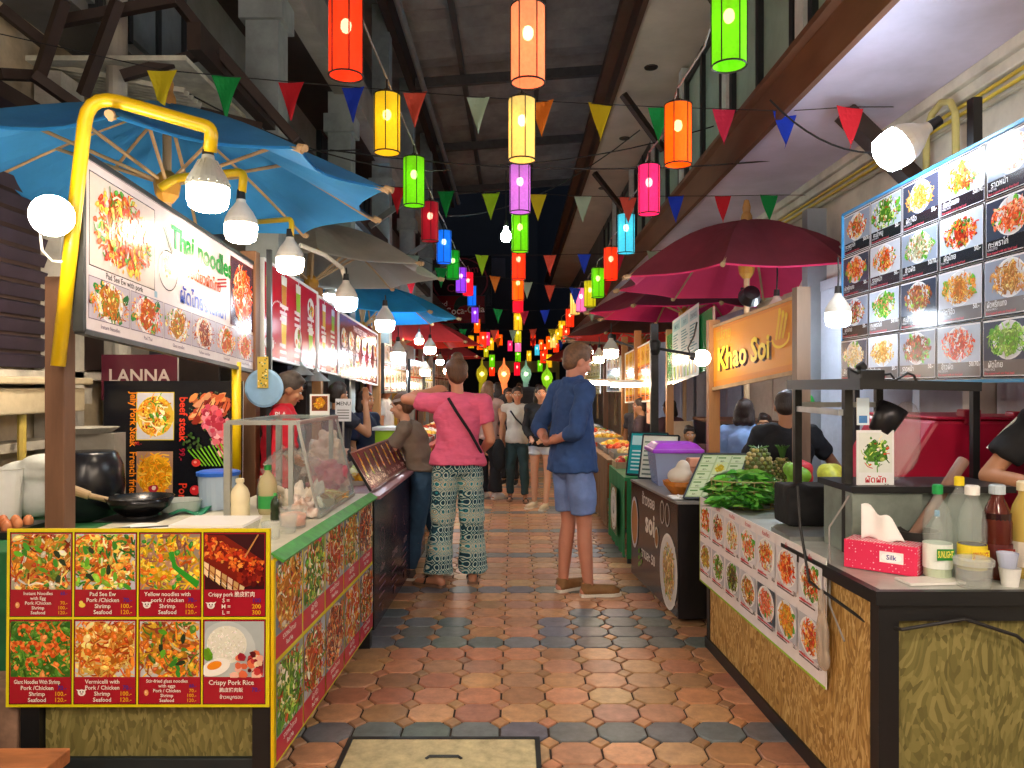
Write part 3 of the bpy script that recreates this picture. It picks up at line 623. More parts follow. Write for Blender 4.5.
# clusters of small lanterns far away
cl = [(483, 340, 16, 'red'), (487, 339, 19, 'pink'), (491, 344, 20, 'yellow'), (496, 336, 21, 'red'), (480, 343, 18, 'orange'), (492, 361, 20, 'green'), (492, 370, 20.5, 'red'), (500, 340, 23, 'orange'), (533, 340, 22, 'red'), (537, 350, 23, 'cyan'), (553, 341, 18, 'cream'), (556, 346, 19, 'red'), (543, 357, 20, 'red'), (540, 366, 22, 'green'), (549, 361, 19, 'yellow'), (566, 334, 15.5, 'red'), (541, 345, 24, 'orange'), (529, 356, 24, 'yellow'), (510, 346, 24, 'pink'), (486, 352, 24, 'olive')]
for i, (px, py, d, c) in enumerate(cl):
    lantern(c, at(px, py, d), 'small %s lantern in the far cluster, %s counting from the left' % (c, ORD[sorted(range(len(cl)), key=lambda k: cl[k][0]).index(i)] if sorted(range(len(cl)), key=lambda k: cl[k][0]).index(i) < 18 else 'nearly rightmost'), 'far cluster of lanterns', s=.95)
LT = [lantern_mat('tailed_%d' % i, c, e) for i, (c, e) in enumerate([('#a8a018', .3), ('#e88a4a', .6), ('#8fb8a8', .25), ('#8ac020', .35)])]
# northern style lanterns with paper tails
for i, (px, py, d, c, nm) in enumerate([(482, 374, 17, 'olive', 'yellow green'), (504, 374, 16, 'peach', 'glowing orange'), (526, 374, 18, 'cyan', 'pale green'), (547, 378, 17, 'green', 'bright green')]):
    p = at(px, py, d); t = thing('tailed_lantern', '%s star lantern with a long paper tail hanging far down the aisle' % nm, 'lantern', p, 'tailed lanterns at the far end')
    b = B(); b.lathe([(.01, .34), (.03, .2), (.11, .1), (.13, 0), (.1, -.12), (.06, -.2)], p, 8); part('body', b, LT[i], t)
    b = B(); b.lathe([(.07, -.2), (.07, -.5), (.1, -.85)], p, 8); part('tail', b, LT[i], t)
    b = B(); b.ell(p, .05); part('bulb', b, LB, t)
# ================================================================= BUNTING
FC = {'yellow': '#d8c81c', 'green': '#0a9c48', 'red': '#d82030', 'blue': '#2048d8', 'coral': '#e4604c', 'white': '#b9d3c0', 'orange': '#ee8a28', 'pink': '#d32a50', 'lime': '#a8cc1e'}
FM = {k: fabric_trl('pennant_'+k, v, .3, var=.05) for k, v in FC.items()}
fr_ = random.Random(11)
def bunting(name, flags, d, ends, zs=1.0):
    pts = [at(px, py, d+dd) for c, px, py, dd in flags]
    for i, (c, px, py, dd) in enumerate(flags):
        p = pts[i]; k = .078*zs; yw = fr_.uniform(-.25, .25); hz = fr_.uniform(-.012, .012)
        b = B(); H_ = .235*zs
        fn = lambda u, v: V((u-.5)*2*k*(1-v)*math.cos(yw), (u-.5)*2*k*(1-v)*math.sin(yw)+.014*math.sin(v*4+u*3), -v*H_+hz*(u-.5)*2)
        b.sheet(fn, 5, 6)
        solo('pennant', b, FM[c], '%s pennant, %s from the left on the %s bunting string' % (c, ORD[i], name), 'pennant', '%s bunting string' % name, loc=p, solid=.0015, local=True)
    b = B(); al = [ends[0]]+pts+[ends[1]]; b.tube(al, .003, 5); solo('bunting_string', b, WIRE, 'thin string carrying the %s row of pennants' % name, 'string', 'bunting strings')
bunting('nearest', [('yellow', 162, 70, -1.1), ('green', 226, 76, -.8), ('red', 291, 82, -.4), ('blue', 353, 87, 0), ('coral', 415, 92, 0), ('white', 478, 97, 0), ('orange', 542, 101, 0), ('yellow', 600, 104, 0), ('green', 659, 107, 0), ('pink', 724, 109, 0), ('blue', 785, 111, 0), ('red', 850, 107, -.6)], 5.0, (V(-2.85, 3.7, 3.3), V(2.58, 5, 3.35)))
bunting('second', [('red', 397, 187, 0), ('green', 446, 191, 0), ('lime', 491, 193, 0), ('yellow', 538, 194, 0), ('white', 583, 196, 0), ('coral', 628, 197, 0), ('blue', 676, 196, 0), ('red', 723, 196, 0), ('green', 769, 195, 0)], 6.7, (at(340, 182, 6.7), V(2.58, 6.7, 3.2)))
bunting('third', [('white', 413, 255, 0), ('green', 441, 268, .3), ('lime', 482, 255, 0), ('coral', 550, 255, 0), ('blue', 584, 254, 0), ('pink', 618, 254, 0), ('white', 653, 251, 0)], 8.8, (V(-1.8, 8.8, 3.1), V(2.5, 8.8, 3.15)))
bunting('fourth', [('red', 411, 280, 0), ('orange', 495, 276, 0), ('white', 527, 282, 0), ('coral', 550, 285, 0), ('blue', 575, 288, 0), ('red', 606, 280, 0)], 10.6, (V(-1.8, 10.6, 3.0), V(2.5, 10.6, 3.1)))
bunting('fifth', [('green', 498, 309, 0), ('pink', 524, 311, 0), ('blue', 545, 310, 0), ('white', 592, 308, 0)], 12.4, (V(-1.8, 12.4, 2.9), V(2.5, 12.4, 3.0)))
bunting('sixth', [('green', 463, 329, 0), ('coral', 494, 330, 0), ('white', 513, 330, 0), ('coral', 533, 329, 0), ('yellow', 552, 329, 0), ('red', 578, 330, 0)], 15, (V(-1.8, 15, 2.75), V(2.5, 15, 2.75)))
bunting('seventh', [('orange', 498, 338, 0), ('red', 533, 338, 0), ('blue', 561, 340, 0)], 18, (V(-1.8, 18, 2.75), V(2.5, 18, 2.75)))
# overhead cables crossing
for i, (a, e, s_) in enumerate([(at(330, 150, 6), at(860, 150, 6), .15), (at(500, 165, 7), at(760, 110, 7), .1), (at(430, 215, 9), at(640, 130, 7), .25), (at(130, 60, 4.6), at(450, 170, 7), .2), (at(770, 100, 4.6), at(900, 150, 4.2), .12), (at(25, 128, 4.4), at(360, 150, 6.2), .05)]):
    b = B(); b.tube([a.lerp(e, k/10)+V(0, 0, -s_*4*(k/10)*(1-k/10)) for k in range(11)], .006, 6)
    solo('overhead_cable', b, WIRE, 'thin black cable slung across the aisle, %s from the camera' % ORD[i].replace('leftmost', 'first'), 'cable', 'overhead cables')
# ================================================================= UMBRELLAS
def umbrella(label, c, Rr, h, col, under, sides=8, rot=0, post=0, ribc=WOODP, hubc='#c08a2a', drop=.55, tr=.25, wood='#a7793f', postto=.9, bulge=.10):
    c = Vector(c); t = thing('market_umbrella', label, 'umbrella', (c.x, c.y, postto), 'market umbrellas')
    m = fabric_trl('umbrella_cloth_'+str(len(_tc))+label[:6].replace(' ', '_')+str(int(c.y*10)), col, tr, var=.25, scale=2)
    tips = [V(c.x+Rr*math.cos(rot+2*PI*k/sides), c.y+Rr*math.sin(rot+2*PI*k/sides), c.z-h) for k in range(sides)]
    b = B(); nu, nv = 6, 8
    for k in range(sides):
        A_, B_ = tips[k], tips[(k+1) % sides]
        def fn(u, v, A_=A_, B_=B_):
            e = A_.lerp(B_, u); cen = V(c.x, c.y, c.z-h); e = e+(cen-e)*(.10*math.sin(PI*u)); p = V(c.x, c.y, c.z).lerp(e, v)
            p.z += bulge*math.sin(PI*v)*h/.5-.035*math.sin(PI*u)*math.sin(PI*v*.9); return p
        b.sheet(fn, nu, nv)
    b2 = B(); b2.v = [p-V(0, 0, .014) for p in b.v]; b2.f = [f[::-1] for f in b.f]; b2.m = list(b.m); b2.c = list(b.c)
    part('canopy', b, m, t)
    part('lining', b2, fabric_trl('lining_'+m.name[14:], under, .35, var=.15, scale=2), t)  # extra under-sheet; its brighter colour paints in the lamplit underside
    hub = V(c.x, c.y, c.z-drop)
    for k in range(sides):
        T = tips[k]; top = V(c.x, c.y, c.z-.06)
        b = B(); q = []
        for i in range(9):
            v = .03+.99*i/8; p = V(c.x, c.y, c.z).lerp(T, v); p.z += bulge*math.sin(PI*min(v, 1))*h/.5-.018; q.append(p)
        b.tube(q, .012, 6); r = part('rib', b, ribc, t)
        b = B(); b.tube([hub, q[4]], .010, 6); part('strut', b, ribc, r)
        b = B(); b.cyl(T, T+(T-c).normalized()*.05, .014, .018, 8); part('rib_tip', b, ribc, r)
    b = B(); b.lathe([(.03, -.1), (.06, -.06), (.07, 0), (.06, .04), (.03, .07)], hub, 12); part('hub', b, pm(hubc), t)
    b = B(); b.lathe([(.05, -.02), (.045, .03), (.03, .06), (.035, .1), (.02, .16), (0, .17)], c, 12); part('finial', b, pm(wood), t)
    b = B(); b.cyl((c.x, c.y, postto), (c.x, c.y, c.z), .024, n=10); part('pole', b, WOODP, t)
    return t
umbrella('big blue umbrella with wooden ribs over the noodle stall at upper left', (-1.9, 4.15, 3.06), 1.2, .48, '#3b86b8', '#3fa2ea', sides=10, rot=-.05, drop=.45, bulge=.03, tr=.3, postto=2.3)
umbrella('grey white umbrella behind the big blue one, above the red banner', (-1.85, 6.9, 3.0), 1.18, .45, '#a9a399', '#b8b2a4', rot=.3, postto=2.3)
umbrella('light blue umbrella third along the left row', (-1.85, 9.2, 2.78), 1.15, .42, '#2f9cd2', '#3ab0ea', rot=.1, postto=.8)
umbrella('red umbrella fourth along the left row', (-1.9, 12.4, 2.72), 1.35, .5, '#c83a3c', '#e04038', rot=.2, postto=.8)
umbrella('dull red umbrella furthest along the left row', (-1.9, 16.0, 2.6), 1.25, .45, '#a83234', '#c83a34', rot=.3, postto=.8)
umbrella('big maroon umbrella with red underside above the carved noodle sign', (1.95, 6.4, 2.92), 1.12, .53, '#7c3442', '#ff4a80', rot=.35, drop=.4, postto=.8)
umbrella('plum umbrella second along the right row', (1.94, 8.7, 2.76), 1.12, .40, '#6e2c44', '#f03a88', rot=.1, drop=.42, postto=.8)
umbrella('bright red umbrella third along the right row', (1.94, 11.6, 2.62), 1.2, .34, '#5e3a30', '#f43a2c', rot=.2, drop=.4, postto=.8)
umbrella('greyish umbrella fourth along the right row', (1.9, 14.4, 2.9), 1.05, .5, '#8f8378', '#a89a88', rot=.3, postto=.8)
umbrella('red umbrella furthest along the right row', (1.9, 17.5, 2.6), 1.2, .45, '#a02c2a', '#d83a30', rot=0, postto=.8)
# ================================================================= goods helpers
def tub(label, p, r, h, m, lid=None, cat='tub', group=None, taper=.88, fill=None):
    p = Vector(p); t = thing('plastic_tub', label, cat, p, group)
    b = B(); b.lathe([(0, .002), (r*taper, .002), (r, h), (r*1.05, h+.004), (r*.97, h+.004), (r*taper-.004, .008), (0, .008)], p, 24); part('tub_body', b, m, t, smooth=False)
    if lid: b = B(); b.lathe([(r*1.07, h+.002), (r*1.08, h+.02), (r*.9, h+.026), (0, h+.028)], p, 24); part('lid', b, lid, t)
    if fill: b = B(); b.lathe([(r*taper*.96, .012), (r*.93, h*.7), (r*.6, h*.78), (0, h*.82)], p, 20); part('contents', b, fill, t, smooth=True)
    return t
def bottle(label, p, r, h, m, capm, lab=None, labtxt=None, liquid=None, lc='#f0f0f0', cat='bottle', neck=.3, group=None):
    p = Vector(p); t = thing('bottle', label, cat, p, group)
    b = B(); b.lathe([(r*.9, 0), (r, .01), (r, h*.3), (r*.93, h*.36), (r, h*.42), (r, h*.6), (r*.8, h*.74), (r*neck, h*.86), (r*neck, h*.93)], p, 22); part('bottle_body', b, m, t, smooth=True)
    b = B(); b.lathe([(r*neck*1.25, h*.9), (r*neck*1.25, h*.985), (r*neck*1.0, h), (0, h)], p, 16); part('cap', b, capm, t)
    if liquid: b = B(); b.lathe([(r*.88, .006), (r*.95, .012), (r*.95, h*.3), (r*.95, h*liquid[1]), (0, h*liquid[1])], p, 20); part('liquid', b, liquid[0], t)
    if lab:
        b = B(); n = 24; b.lathe([(r*1.015, h*.12), (r*1.015, h*.38)], p, n); b.f = b.f[:-2]; b.m = b.m[:-2]; b.c = b.c[:-2]; l = part('bottle_label', b, pm(lab), t)
        if labtxt:
            s = P(r*1.3, h*.12, labtxt[1]); s.text(labtxt[0], r*.65, h*.03, h*.1, labtxt[2], 'c', .02, maxw=r*1.15)
            s.place((p.x-r*.65, p.y-r*1.04, p.z+h*.22), (1,0,0), (0,0,1), l, name='lettering')
    return t
def heap(b, c, rx, ry, rz, cols, n, rr, s=.02, kind='leaf'):
    c = Vector(c)
    for i in range(n):
        a = rr.uniform(0, 2*PI); q = math.sqrt(rr.random()); z = rz*math.sqrt(max(0, 1-q*q))*rr.uniform(.5, 1)
        p = c+V(rx*q*math.cos(a), ry*q*math.sin(a), z); b.col = jit(lin(rr.choice(cols)), rr, .3)
        rot = Matrix.Rotation(rr.uniform(0, 6), 3, 'Z') @ Matrix.Rotation(rr.uniform(-.9, .9), 3, 'X')
        if kind == 'leaf':
            l = s*rr.uniform(1.2, 2.4); w_ = s*rr.uniform(.4, .8)
            vs = [V(-l, 0, 0), V(-l*.3, w_, .1*l), V(l*.4, w_*.8, .25*l), V(l, 0, .1*l), V(l*.4, -w_*.8, .25*l), V(-l*.3, -w_, .1*l), V(0, 0, 0)]
            b.add([p+rot @ v for v in vs], [(0,1,6),(1,2,6),(2,3,6),(3,4,6),(4,5,6),(5,0,6)])
        elif kind == 'ball': b.ell(p, s*rr.uniform(.7, 1.2), n=8, m=6)
        else:
            d = rot @ V(s*2, 0, 0); b.tube([p-d, p+V(0, 0, s*.6), p+d], s*.22, 5)
def tray(label, p, sx, sy, h, cols, seed, m=STEEL, kind='ball', s=.02, cat='food tray', n=60, group=None):
    p = Vector(p); t = thing('food_tray', label, cat, p, group); b = B()
    for a in ((-sx, -sx+.006, -sy, sy), (sx-.006, sx, -sy, sy), (-sx, sx, -sy, -sy+.006), (-sx, sx, sy-.006, sy)): b.bx(p.x+a[0], p.x+a[1], p.y+a[2], p.y+a[3], p.z, p.z+h)
    b.bx(p.x-sx, p.x+sx, p.y-sy, p.y+sy, p.z, p.z+.006); part('pan', b, m, t)
    b = B(); heap(b, p+V(0, 0, h*.5), sx*.9, sy*.9, h*1.0, cols, n, random.Random(seed), s, kind); part('food', b, MIX, t, kind='stuff'); return t
def cup(label, p, r, h, m, cat='cup', group=None):
    b = B(); b.lathe([(0, 0), (r*.75, 0), (r, h), (r*.95, h), (r*.7, .006), (0, .006)], p, 18); return solo('cup', b, m, label, cat, group, p)
def menu_board(name, label, cat, pr, o, u, v, back=.02, fr=None, group=None, w=None, h=None, backm=None, curl=0):
    o, u, v = Vector(o), Vector(u).normalized(), Vector(v).normalized(); n = u.cross(v).normalized(); w = pr.w; h = pr.h
    t = thing(name, label, cat, o+u*w/2-n*back/2, group); pr.place(o, u, v, t)
    q = lambda k: [o+n*k, o+u*w+n*k, o+u*w+v*h+n*k, o+v*h+n*k]
    b = B(); b.hexa(q(-back), q(.0005)); part('backing', b, backm or WHT, t)
    if fr:
        b = B(); m_, th = fr
        for a, c in ((o, o+u*w), (o+v*h, o+u*w+v*h), (o, o+v*h), (o+u*w, o+u*w+v*h)): b.bar(a-n*back/2, c-n*back/2, th, back*1.6+.01, n if abs(n.z) < .9 else (0,1,0))
        part('frame', b, m_, t)
    return t
# ================================================================= LEFT NEAR STALL
CT = .88
# front menu board
s = P(.97, .655, '#d9cc1a')
items = [(['Instant Noodles', 'with Egg', 'Pork /Chicken', 'Shrimp', 'Seafood'], ['60.-', '', '70.-', '100.-', '120.-'], NOOD), (['Pad See Ew', 'Pork /Chicken', 'Shrimp', 'Seafood'], ['', '70.-', '100.-', '120.-'], ['#e8a33a','#d8741e','#f0cf60','#3f8a2a','#e8e2b0','#c9561e','#8fc93a','#2a6a28']),
         (['Yellow noodles with', 'pork / chicken', 'Shrimp', 'Seafood'], ['', '70.-', '100.-', '120.-'], ['#e8b820','#d98a20','#8a5a4a','#f0d050','#3a9a30','#e0601c','#b08a70','#c9a02a']), (['Crispy pork 脆皮豬肉', 'S =', 'M =', 'L ='], ['', '100', '200', '300'], ['#c4481a','#e06a20','#a02c14','#e8b070','#f0d8b0','#d85018','#5a1a14']),
         (['Giant Noodles With Shrimp', 'Pork /Chicken', 'Shrimp', 'Seafood'], ['', '70.-', '100.-', '120.-'], ['#4f8a2a','#3c7a22','#7aa838','#e07a2a','#3a6a20','#e89a50']), (['Vermicelli with', 'Pork / Chicken', 'Shrimp', 'Seafood'], ['', '70.-', '100.-', '120.-'], ['#d9822a','#e0a040','#c9601c','#e8c060','#b0401a','#f0d080']),
         (['Stir-fried glass noodles', 'with eggs', 'Pork / Chicken', 'Shrimp', 'Seafood'], ['', '60.-', '70.-', '100.-', '120.-'], ['#d99a2a','#b05a2a','#e8b830','#4a7a28','#8a3a28','#e07a20','#c8b890']), (['Crispy Pork Rice', '脆皮豬肉飯', 'ข้าวหมูกรอบ'], ['', '70.-', ''], RICE)]
pw, ph = .2255, .306
for i, (tx, pr, pal) in enumerate(items):
    cx = .014+(i % 4)*(pw+.0125); cy = .334 if i < 4 else .013
    s.z = 2e-4; s.rect(cx-.003, cy-.003, pw+.006, ph+.006, '#20180c'); s.rect(cx, cy, pw, ph, '#a3182a')
    py = cy+.098; pH = ph-.098-.004; px = cx+.003; pW = pw-.006
    if i == 7:
        s.rect(px, py, pW, pH, '#a9b4b6'); s.clip = (px, py, px+pW, py+pH); s.ell(px+.08, py+.09, .11, .115, '#bcc6c6'); rr = random.Random(4)
        s.ell(px+.082, py+.118, .074, .07, '#e2e2d4')
        for k in range(160): a = rr.uniform(0, 6.3); q = math.sqrt(rr.random()); fx, fy = px+.082+.07*q*math.cos(a), py+.118+.066*q*math.sin(a); t_ = rr.uniform(0, 3); s.line(fx-.004*math.cos(t_), fy-.004*math.sin(t_), fx+.004*math.cos(t_), fy+.004*math.sin(t_), .0025, jit(lin(rr.choice(['#f4f3ea', '#cfcfbe', '#fbfaf4'])), rr, .05))
        for k in range(10): s.blob(px+.012+rr.uniform(-.01, .014), py+.085+rr.uniform(-.02, .02), .012, jit(lin('#5f9a20'), rr, .3), rr, 8)
        for k in range(36): s.blob(px+rr.uniform(.11, .215), py+rr.uniform(0, .09)*(.6 if k % 2 else 1), rr.uniform(.008, .02), jit(lin(rr.choice(['#8c1f2a', '#c43a3a', '#e8b8a0', '#5a1018', '#e2704a', '#e8c8a8'])), rr, .2), rr, 7)
        s.ell(px+.045, py+.038, .055, .03, '#f2f0e8', 24, .35); s.ell(px+.04, py+.045, .028, .015, '#e88a1a', 20, .3); s.clip = None
    elif i == 3:
        s.rect(px, py, pW, pH, '#3a1418'); s.clip = (px, py, px+pW, py+pH); rr = random.Random(9)
        s.poly([(px, py+.2), (px+.07, py+.2), (px+.21, py+.11), (px+.22, py+.03), (px+.12, py-.0), (px, py+.08)], '#7a1f14')
        for k in range(190):
            u_ = rr.random(); v_ = rr.random(); fx = px+u_*.215; fy = py+.20-u_*.09-v_*(.075+.01*u_); s.blob(fx, fy, rr.uniform(.004, .011), jit(lin(rr.choice(['#d8541a', '#e8782a', '#b8301a', '#f09a40', '#c8401c'])), rr, .25), rr, 6, 1.3, rr.uniform(0, 3))
        for k in range(7):
            fx = px+.0+k*.022; fy = py+.105-k*.014; s.poly([(fx, fy), (fx+.018, fy-.01), (fx+.014, fy-.06), (fx-.002, fy-.045)], jit(lin(['#e8c89a', '#c89a60'][k % 2]), rr, .1)); s.line(fx, fy-.02, fx+.016, fy-.035, .004, '#a8643a'); s.line(fx+.001, fy-.035, fx+.016, fy-.05, .003, '#f0dcc0')
        for k in range(40): s.blob(px+rr.uniform(.13, .215), py+rr.uniform(.02, .075), rr.uniform(.005, .014), jit(lin(rr.choice(['#7a1a14', '#a82c18', '#5a1010'])), rr, .3), rr, 7)
        s.line(px+.15, py+.12, px+.2, py+.23, .006, '#c98a50'); s.clip = None
    else:
        s.food(px, py, pW, pH, pal, 20+i, bg=['#a8a890','#c9ccd6','#9a8a78','','#2f6a24','#c9d0d2','#c8ccd0'][i], plate=None if i in (2, 4) else '#d9d8d2', fill=1.22, n=330, strands=.0, size=1.15)
        rr = random.Random(i); s.z = s.ztop; s.clip = (px, py, px+pW, py+pH)
        if i == 4:
            for (ax, ay) in ((.05, .17), (.12, .175), (.18, .14), (.03, .11), (.085, .11), (.14, .08), (.08, .05), (.16, .1)):
                for k in range(9): a = k*.55; s.blob(px+ax+.018*math.cos(a), py+ay+.018*math.sin(a), .011-.0007*k, jit(lin('#e8863a' if k % 2 else '#c9501c'), rr, .15), rr, 7)
        if i == 2: s.poly([(px+.11, py+.14), (px+.125, py+.14), (px+.135, py+.09), (px+.22, py+.03), (px+.21, py+.005), (px+.12, py+.08)], '#2f9a2a')
        if i in (0, 1, 6):
            for k in range(9): s.blob(px+rr.uniform(.01, .2), py+rr.uniform(.01, .17), .014, jit(lin(['#2a3a24', '#3a8a2a', '#5aa82a'][(k+i) % 3]), rr, .3), rr, 8, 1.4, rr.uniform(0, 3))
        s.clip = None
    n = len(tx); lh = .088/max(n, 4)
    for k, (a, q) in enumerate(zip(tx, pr)):
        yy = cy+.094-lh*(k+.85)*(1.15 if i == 7 else 1); big = (1.1 if i == 7 else .95)*(.72 if i == 7 and k else 1)
        s.text(a, cx+.105 if i != 3 or k == 0 else cx+.085, yy, lh*big, '#f2e8e0', 'c', .012, maxw=.13 if (q and k) else .17)
        if q: s.text(q, cx+pw-.012, yy, lh*1.0, '#2b2a8e' if k == 1 or (i == 0 and k == 0) else '#e8a81e', 'r', .015)
    ix, iy = cx+.03, cy+.042
    if i in (0, 6): s.ell(ix, iy, .008, .011, '#e8a060'); s.ell(ix-.002, iy+.002, .003, .004, '#f4cfa0')
    elif i == 1: s.ell(ix, iy, .012, .009, '#e8d050'); s.ell(ix-.004, iy+.01, .007, .006, '#e8d860')
    elif i in (2, 3, 5): s.ell(ix, iy, .014, .012, '#f0e8e4'); s.poly([(ix-.02, iy+.012), (ix-.008, iy+.01), (ix-.012, iy+.003)], '#f0e8e4'); s.poly([(ix+.02, iy+.014), (ix+.008, iy+.01), (ix+.012, iy+.003)], '#f0e8e4'); s.ell(ix-.005, iy+.003, .0025, .003, '#30201c'); s.ell(ix+.005, iy+.003, .0025, .003, '#30201c'); s.ell(ix, iy-.004, .006, .004, '#c9a8a8')
menu_board('menu_board', 'yellow framed eight dish price board facing the camera on the near left noodle stall', 'menu', s, (-1.875, 2.8, .325), (1, .0, 0), (0, .012, 1), back=.012, backm=YEL)
# side menu board along the aisle
a0 = V(-.888, 2.80, .10); a1 = V(-.835, 4.44, .10); W_ = (a1-a0).length; uu = (a1-a0)/W_
s = P(W_, .765, '#d8cc22'); rr = random.Random(2)
for r in range(2):
    for c in range(5):
        x = .012+c*(W_-.012)/5; y = .012+(1-r)*.38; w_ = (W_-.012)/5-.012; h_ = .365
        s.rect(x, y, w_, h_, '#b81c38'); s.rect(x, y+.085, w_, h_-.085, '#88929e')
        s.food(x+.003, y+.088, w_-.006, h_-.092, [NOOD, GRNF+NOOD, STIR, NOOD, PORK, GRNF, STIR, PORK, PADT, STIR][r*5+c], 60+r*5+c, bg=['#6f7c92', '#8f9a8a', '#a8aeb2', '#7a8490', '#8a8060'][(c+r) % 5], plate='#cfd3d6', fill=1.15, n=240, strands=.2, leaf='#4f8a2a' if (c+r) % 2 else None, size=1.0)
        s.text('ผัดซีอิ๊ว' if c % 2 else 'ราดหน้าทะเล', x+w_/2, y+.052, .032, '#f0d8d8', 'c', .012, maxw=w_*.85); s.text(['Rad Na', 'Pad Thai', 'Fried Rice', 'Pad Kra Pao', 'Tom Yum'][c], x+w_/2, y+.02, .026, '#f0e8e8', 'c', .012, maxw=w_*.8)
s.ell(W_*.345, .735, .02, .016, '#e01878')
menu_board('menu_board', 'long ten picture board on the aisle side of the near left stall', 'menu', s, a0, uu, (0, 0, 1), back=.012, backm=YEL)
# counter carcass
t = thing('stall_counter', 'near left noodle counter of black posts and olive strand board with green edge', 'counter', (-1.4, 3.4, 0))
b = B()
for x, y in ((-1.80, 2.85), (-.94, 2.85), (-.87, 4.40), (-1.48, 4.40), (-1.80, 3.5), (-1.48, 3.5)): b_ = B(); b_.bx(x-.035, x+.035, y-.03, y+.03, 0, CT-.04); part('leg', b_, BLK, t)
b.bx(-1.83, -.91, 2.83, 2.87, .04, .12); BSP = mat('black_stall_paint', '#1b2529', .5, var=.2); part('rail', b, BSP, t, bev=.004); b = B(); b.bx(-1.8, -.94, 2.83, 2.87, .79, .84); part('rail', b, BSP, t, bev=.004)
b = B(); b.bx(-1.76, -.98, 2.85, 2.865, .12, .8); part('front_panel', b, OSBG, t)
b = B(); v_ = [(-1.85, 2.82), (-.9, 2.82), (-.845, 4.46), (-1.5, 4.46), (-1.5, 3.9), (-1.85, 3.9)]
b.add([(x, y, z) for z in (CT-.04, CT) for x, y in v_], [(5,4,3,2,1,0), (6,7,8,9,10,11)]+[(i, (i+1) % 6, 6+(i+1) % 6, 6+i) for i in range(6)]); part('worktop', b, mat('pale_worktop', '#c9c4b2', .4, var=.15), t)
b = B(); b.hexa([V(-.905, 2.82, CT), V(-.86, 2.82, CT-.03), V(-.81, 4.46, CT-.03), V(-.85, 4.46, CT)], [V(-.905, 2.82, CT+.008), V(-.855, 2.82, CT-.02), V(-.805, 4.46, CT-.02), V(-.85, 4.46, CT+.008)]); part('edge_cloth', b, mat('green_oilcloth', '#3f8f34', .5, var=.4, scale=12), t)
# left cook table with green cloth
t = thing('cook_table', 'green cloth covered cooking table behind the wooden post on the far left', 'table', (-2.3, 3.5, 0))
b = B(); b.bx(-2.78, -1.86, 3.05, 4.3, .8, .84); part('tabletop', b, mat('dark_green_cloth', '#1f6b3a', .7, var=.3), t)
b = B(); b.sheet(lambda u, v: V(-2.78+.92*u, 3.04+.012*math.sin(u*40)*(1-v), .35+v*.49), 60, 4); part('cloth_drop', b, mat('green_cloth', '#1c6a3a', .75, var=.3), t, solid=.003)
for x, y in ((-2.74, 3.1), (-1.92, 3.1), (-2.74, 4.25), (-1.92, 4.25)): b = B(); b.bx(x-.02, x+.02, y-.02, y+.02, 0, .8); part('leg', b, WOODD, t)
# posts
b = B(); b.bx(-1.895, -1.815, 3.06, 3.14, 0, 1.95); solo('wooden_post', b, WOODD, 'thick wooden post at the left end of the noodle banner', 'post', loc=(-1.855, 3.1, 0), bev=.004)
b = B(); b.bx(-1.80, -1.70, 4.98, 5.07, 0, 2.4); solo('wooden_post', b, mat('brown_post', '#7c5638', .6, var=.35, stretch=(1,1,.15)), 'wooden post between the noodle banner and the red banner', 'post', loc=(-1.75, 5.02, 0), bev=.004)
for i, (x, y, w_, lb) in enumerate([(-1.78, 6.85, .08, 'wooden post under the red banner behind the waving vendor'), (-1.72, 9.45, .09, 'wooden post at the far end of the red banner'), (-1.74, 7.9, .05, 'thin steel post behind the purple stall'), (-1.6, 4.95, .03, 'thin grey steel post beside the yellow sleeve')]):
    b = B(); b.bx(x-w_/2, x+w_/2, y-w_/2, y+w_/2, 0, 2.4); solo('stall_post', b, WOODO if i < 2 else DSTEEL, lb, 'post', loc=(x, y, 0))
# noodle banner
o = V(-1.72, 3.02, 1.725); e = V(-1.72, 5.02, 1.605); W_ = (e-o).length; uu = (e-o)/W_; H_ = .71
s = P(W_, H_, '#d6cdd2'); s.frame(.012, .012, W_-.024, H_-.024, .003, '#8a7f92')
s.rect(.045, .275, .56, .385, '#2b2430'); s.rect(.049, .279, .552, .377, '#d4c8c4'); s.food(.07, .285, .5, .365, ['#e8641c','#e89a30','#d9481c','#4f9a34','#f2c860','#f0e4d0','#c8381a','#e8d048'], 201, bg='#d4c8c4', plate=None, fill=.96, n=420, size=.75)
s.text('Pad See Ew with pork', .33, .245, .036, '#2c2430', 'c', .012); s.rect(.6, .245, .03, .03, '#8fb0c8')
xs = [.04, .375, .70, 1.02, 1.345, 1.665, 1.985]
for i in range(6):
    s.rect(xs[i], .06, xs[i+1]-xs[i]-.008, .175, '#5a4a60'); s.food(xs[i]+.003, .063, xs[i+1]-xs[i]-.014, .169, [NOOD, PADT, NOOD, PORK, PADT, SALM+PADT][i], 210+i, bg='#b8b0c0', plate='#ece8e8', fill=1.0, n=170, leaf='#2f7a38' if i < 2 else None, size=.85)
    s.text(['Instant Noodles', 'Pad Thai', 'Glass noodles', 'Yellow noodles', 'Vermicelli', 'Giant Noodles'][i], (xs[i]+xs[i+1])/2, .03, .024, '#5a4a68', 'c', .01, maxw=.25)
s.ring(.74, .40, .105, .005, '#3a3438', sy=.95); s.food(.68, .36, .11, .13, NOOD, 9, bg='#d6cdd2', plate=None, fill=.9, n=60); s.line(.69, .60, .80, .47, .008, '#5a4a3a'); s.line(.705, .61, .81, .48, .006, '#5a4a3a')
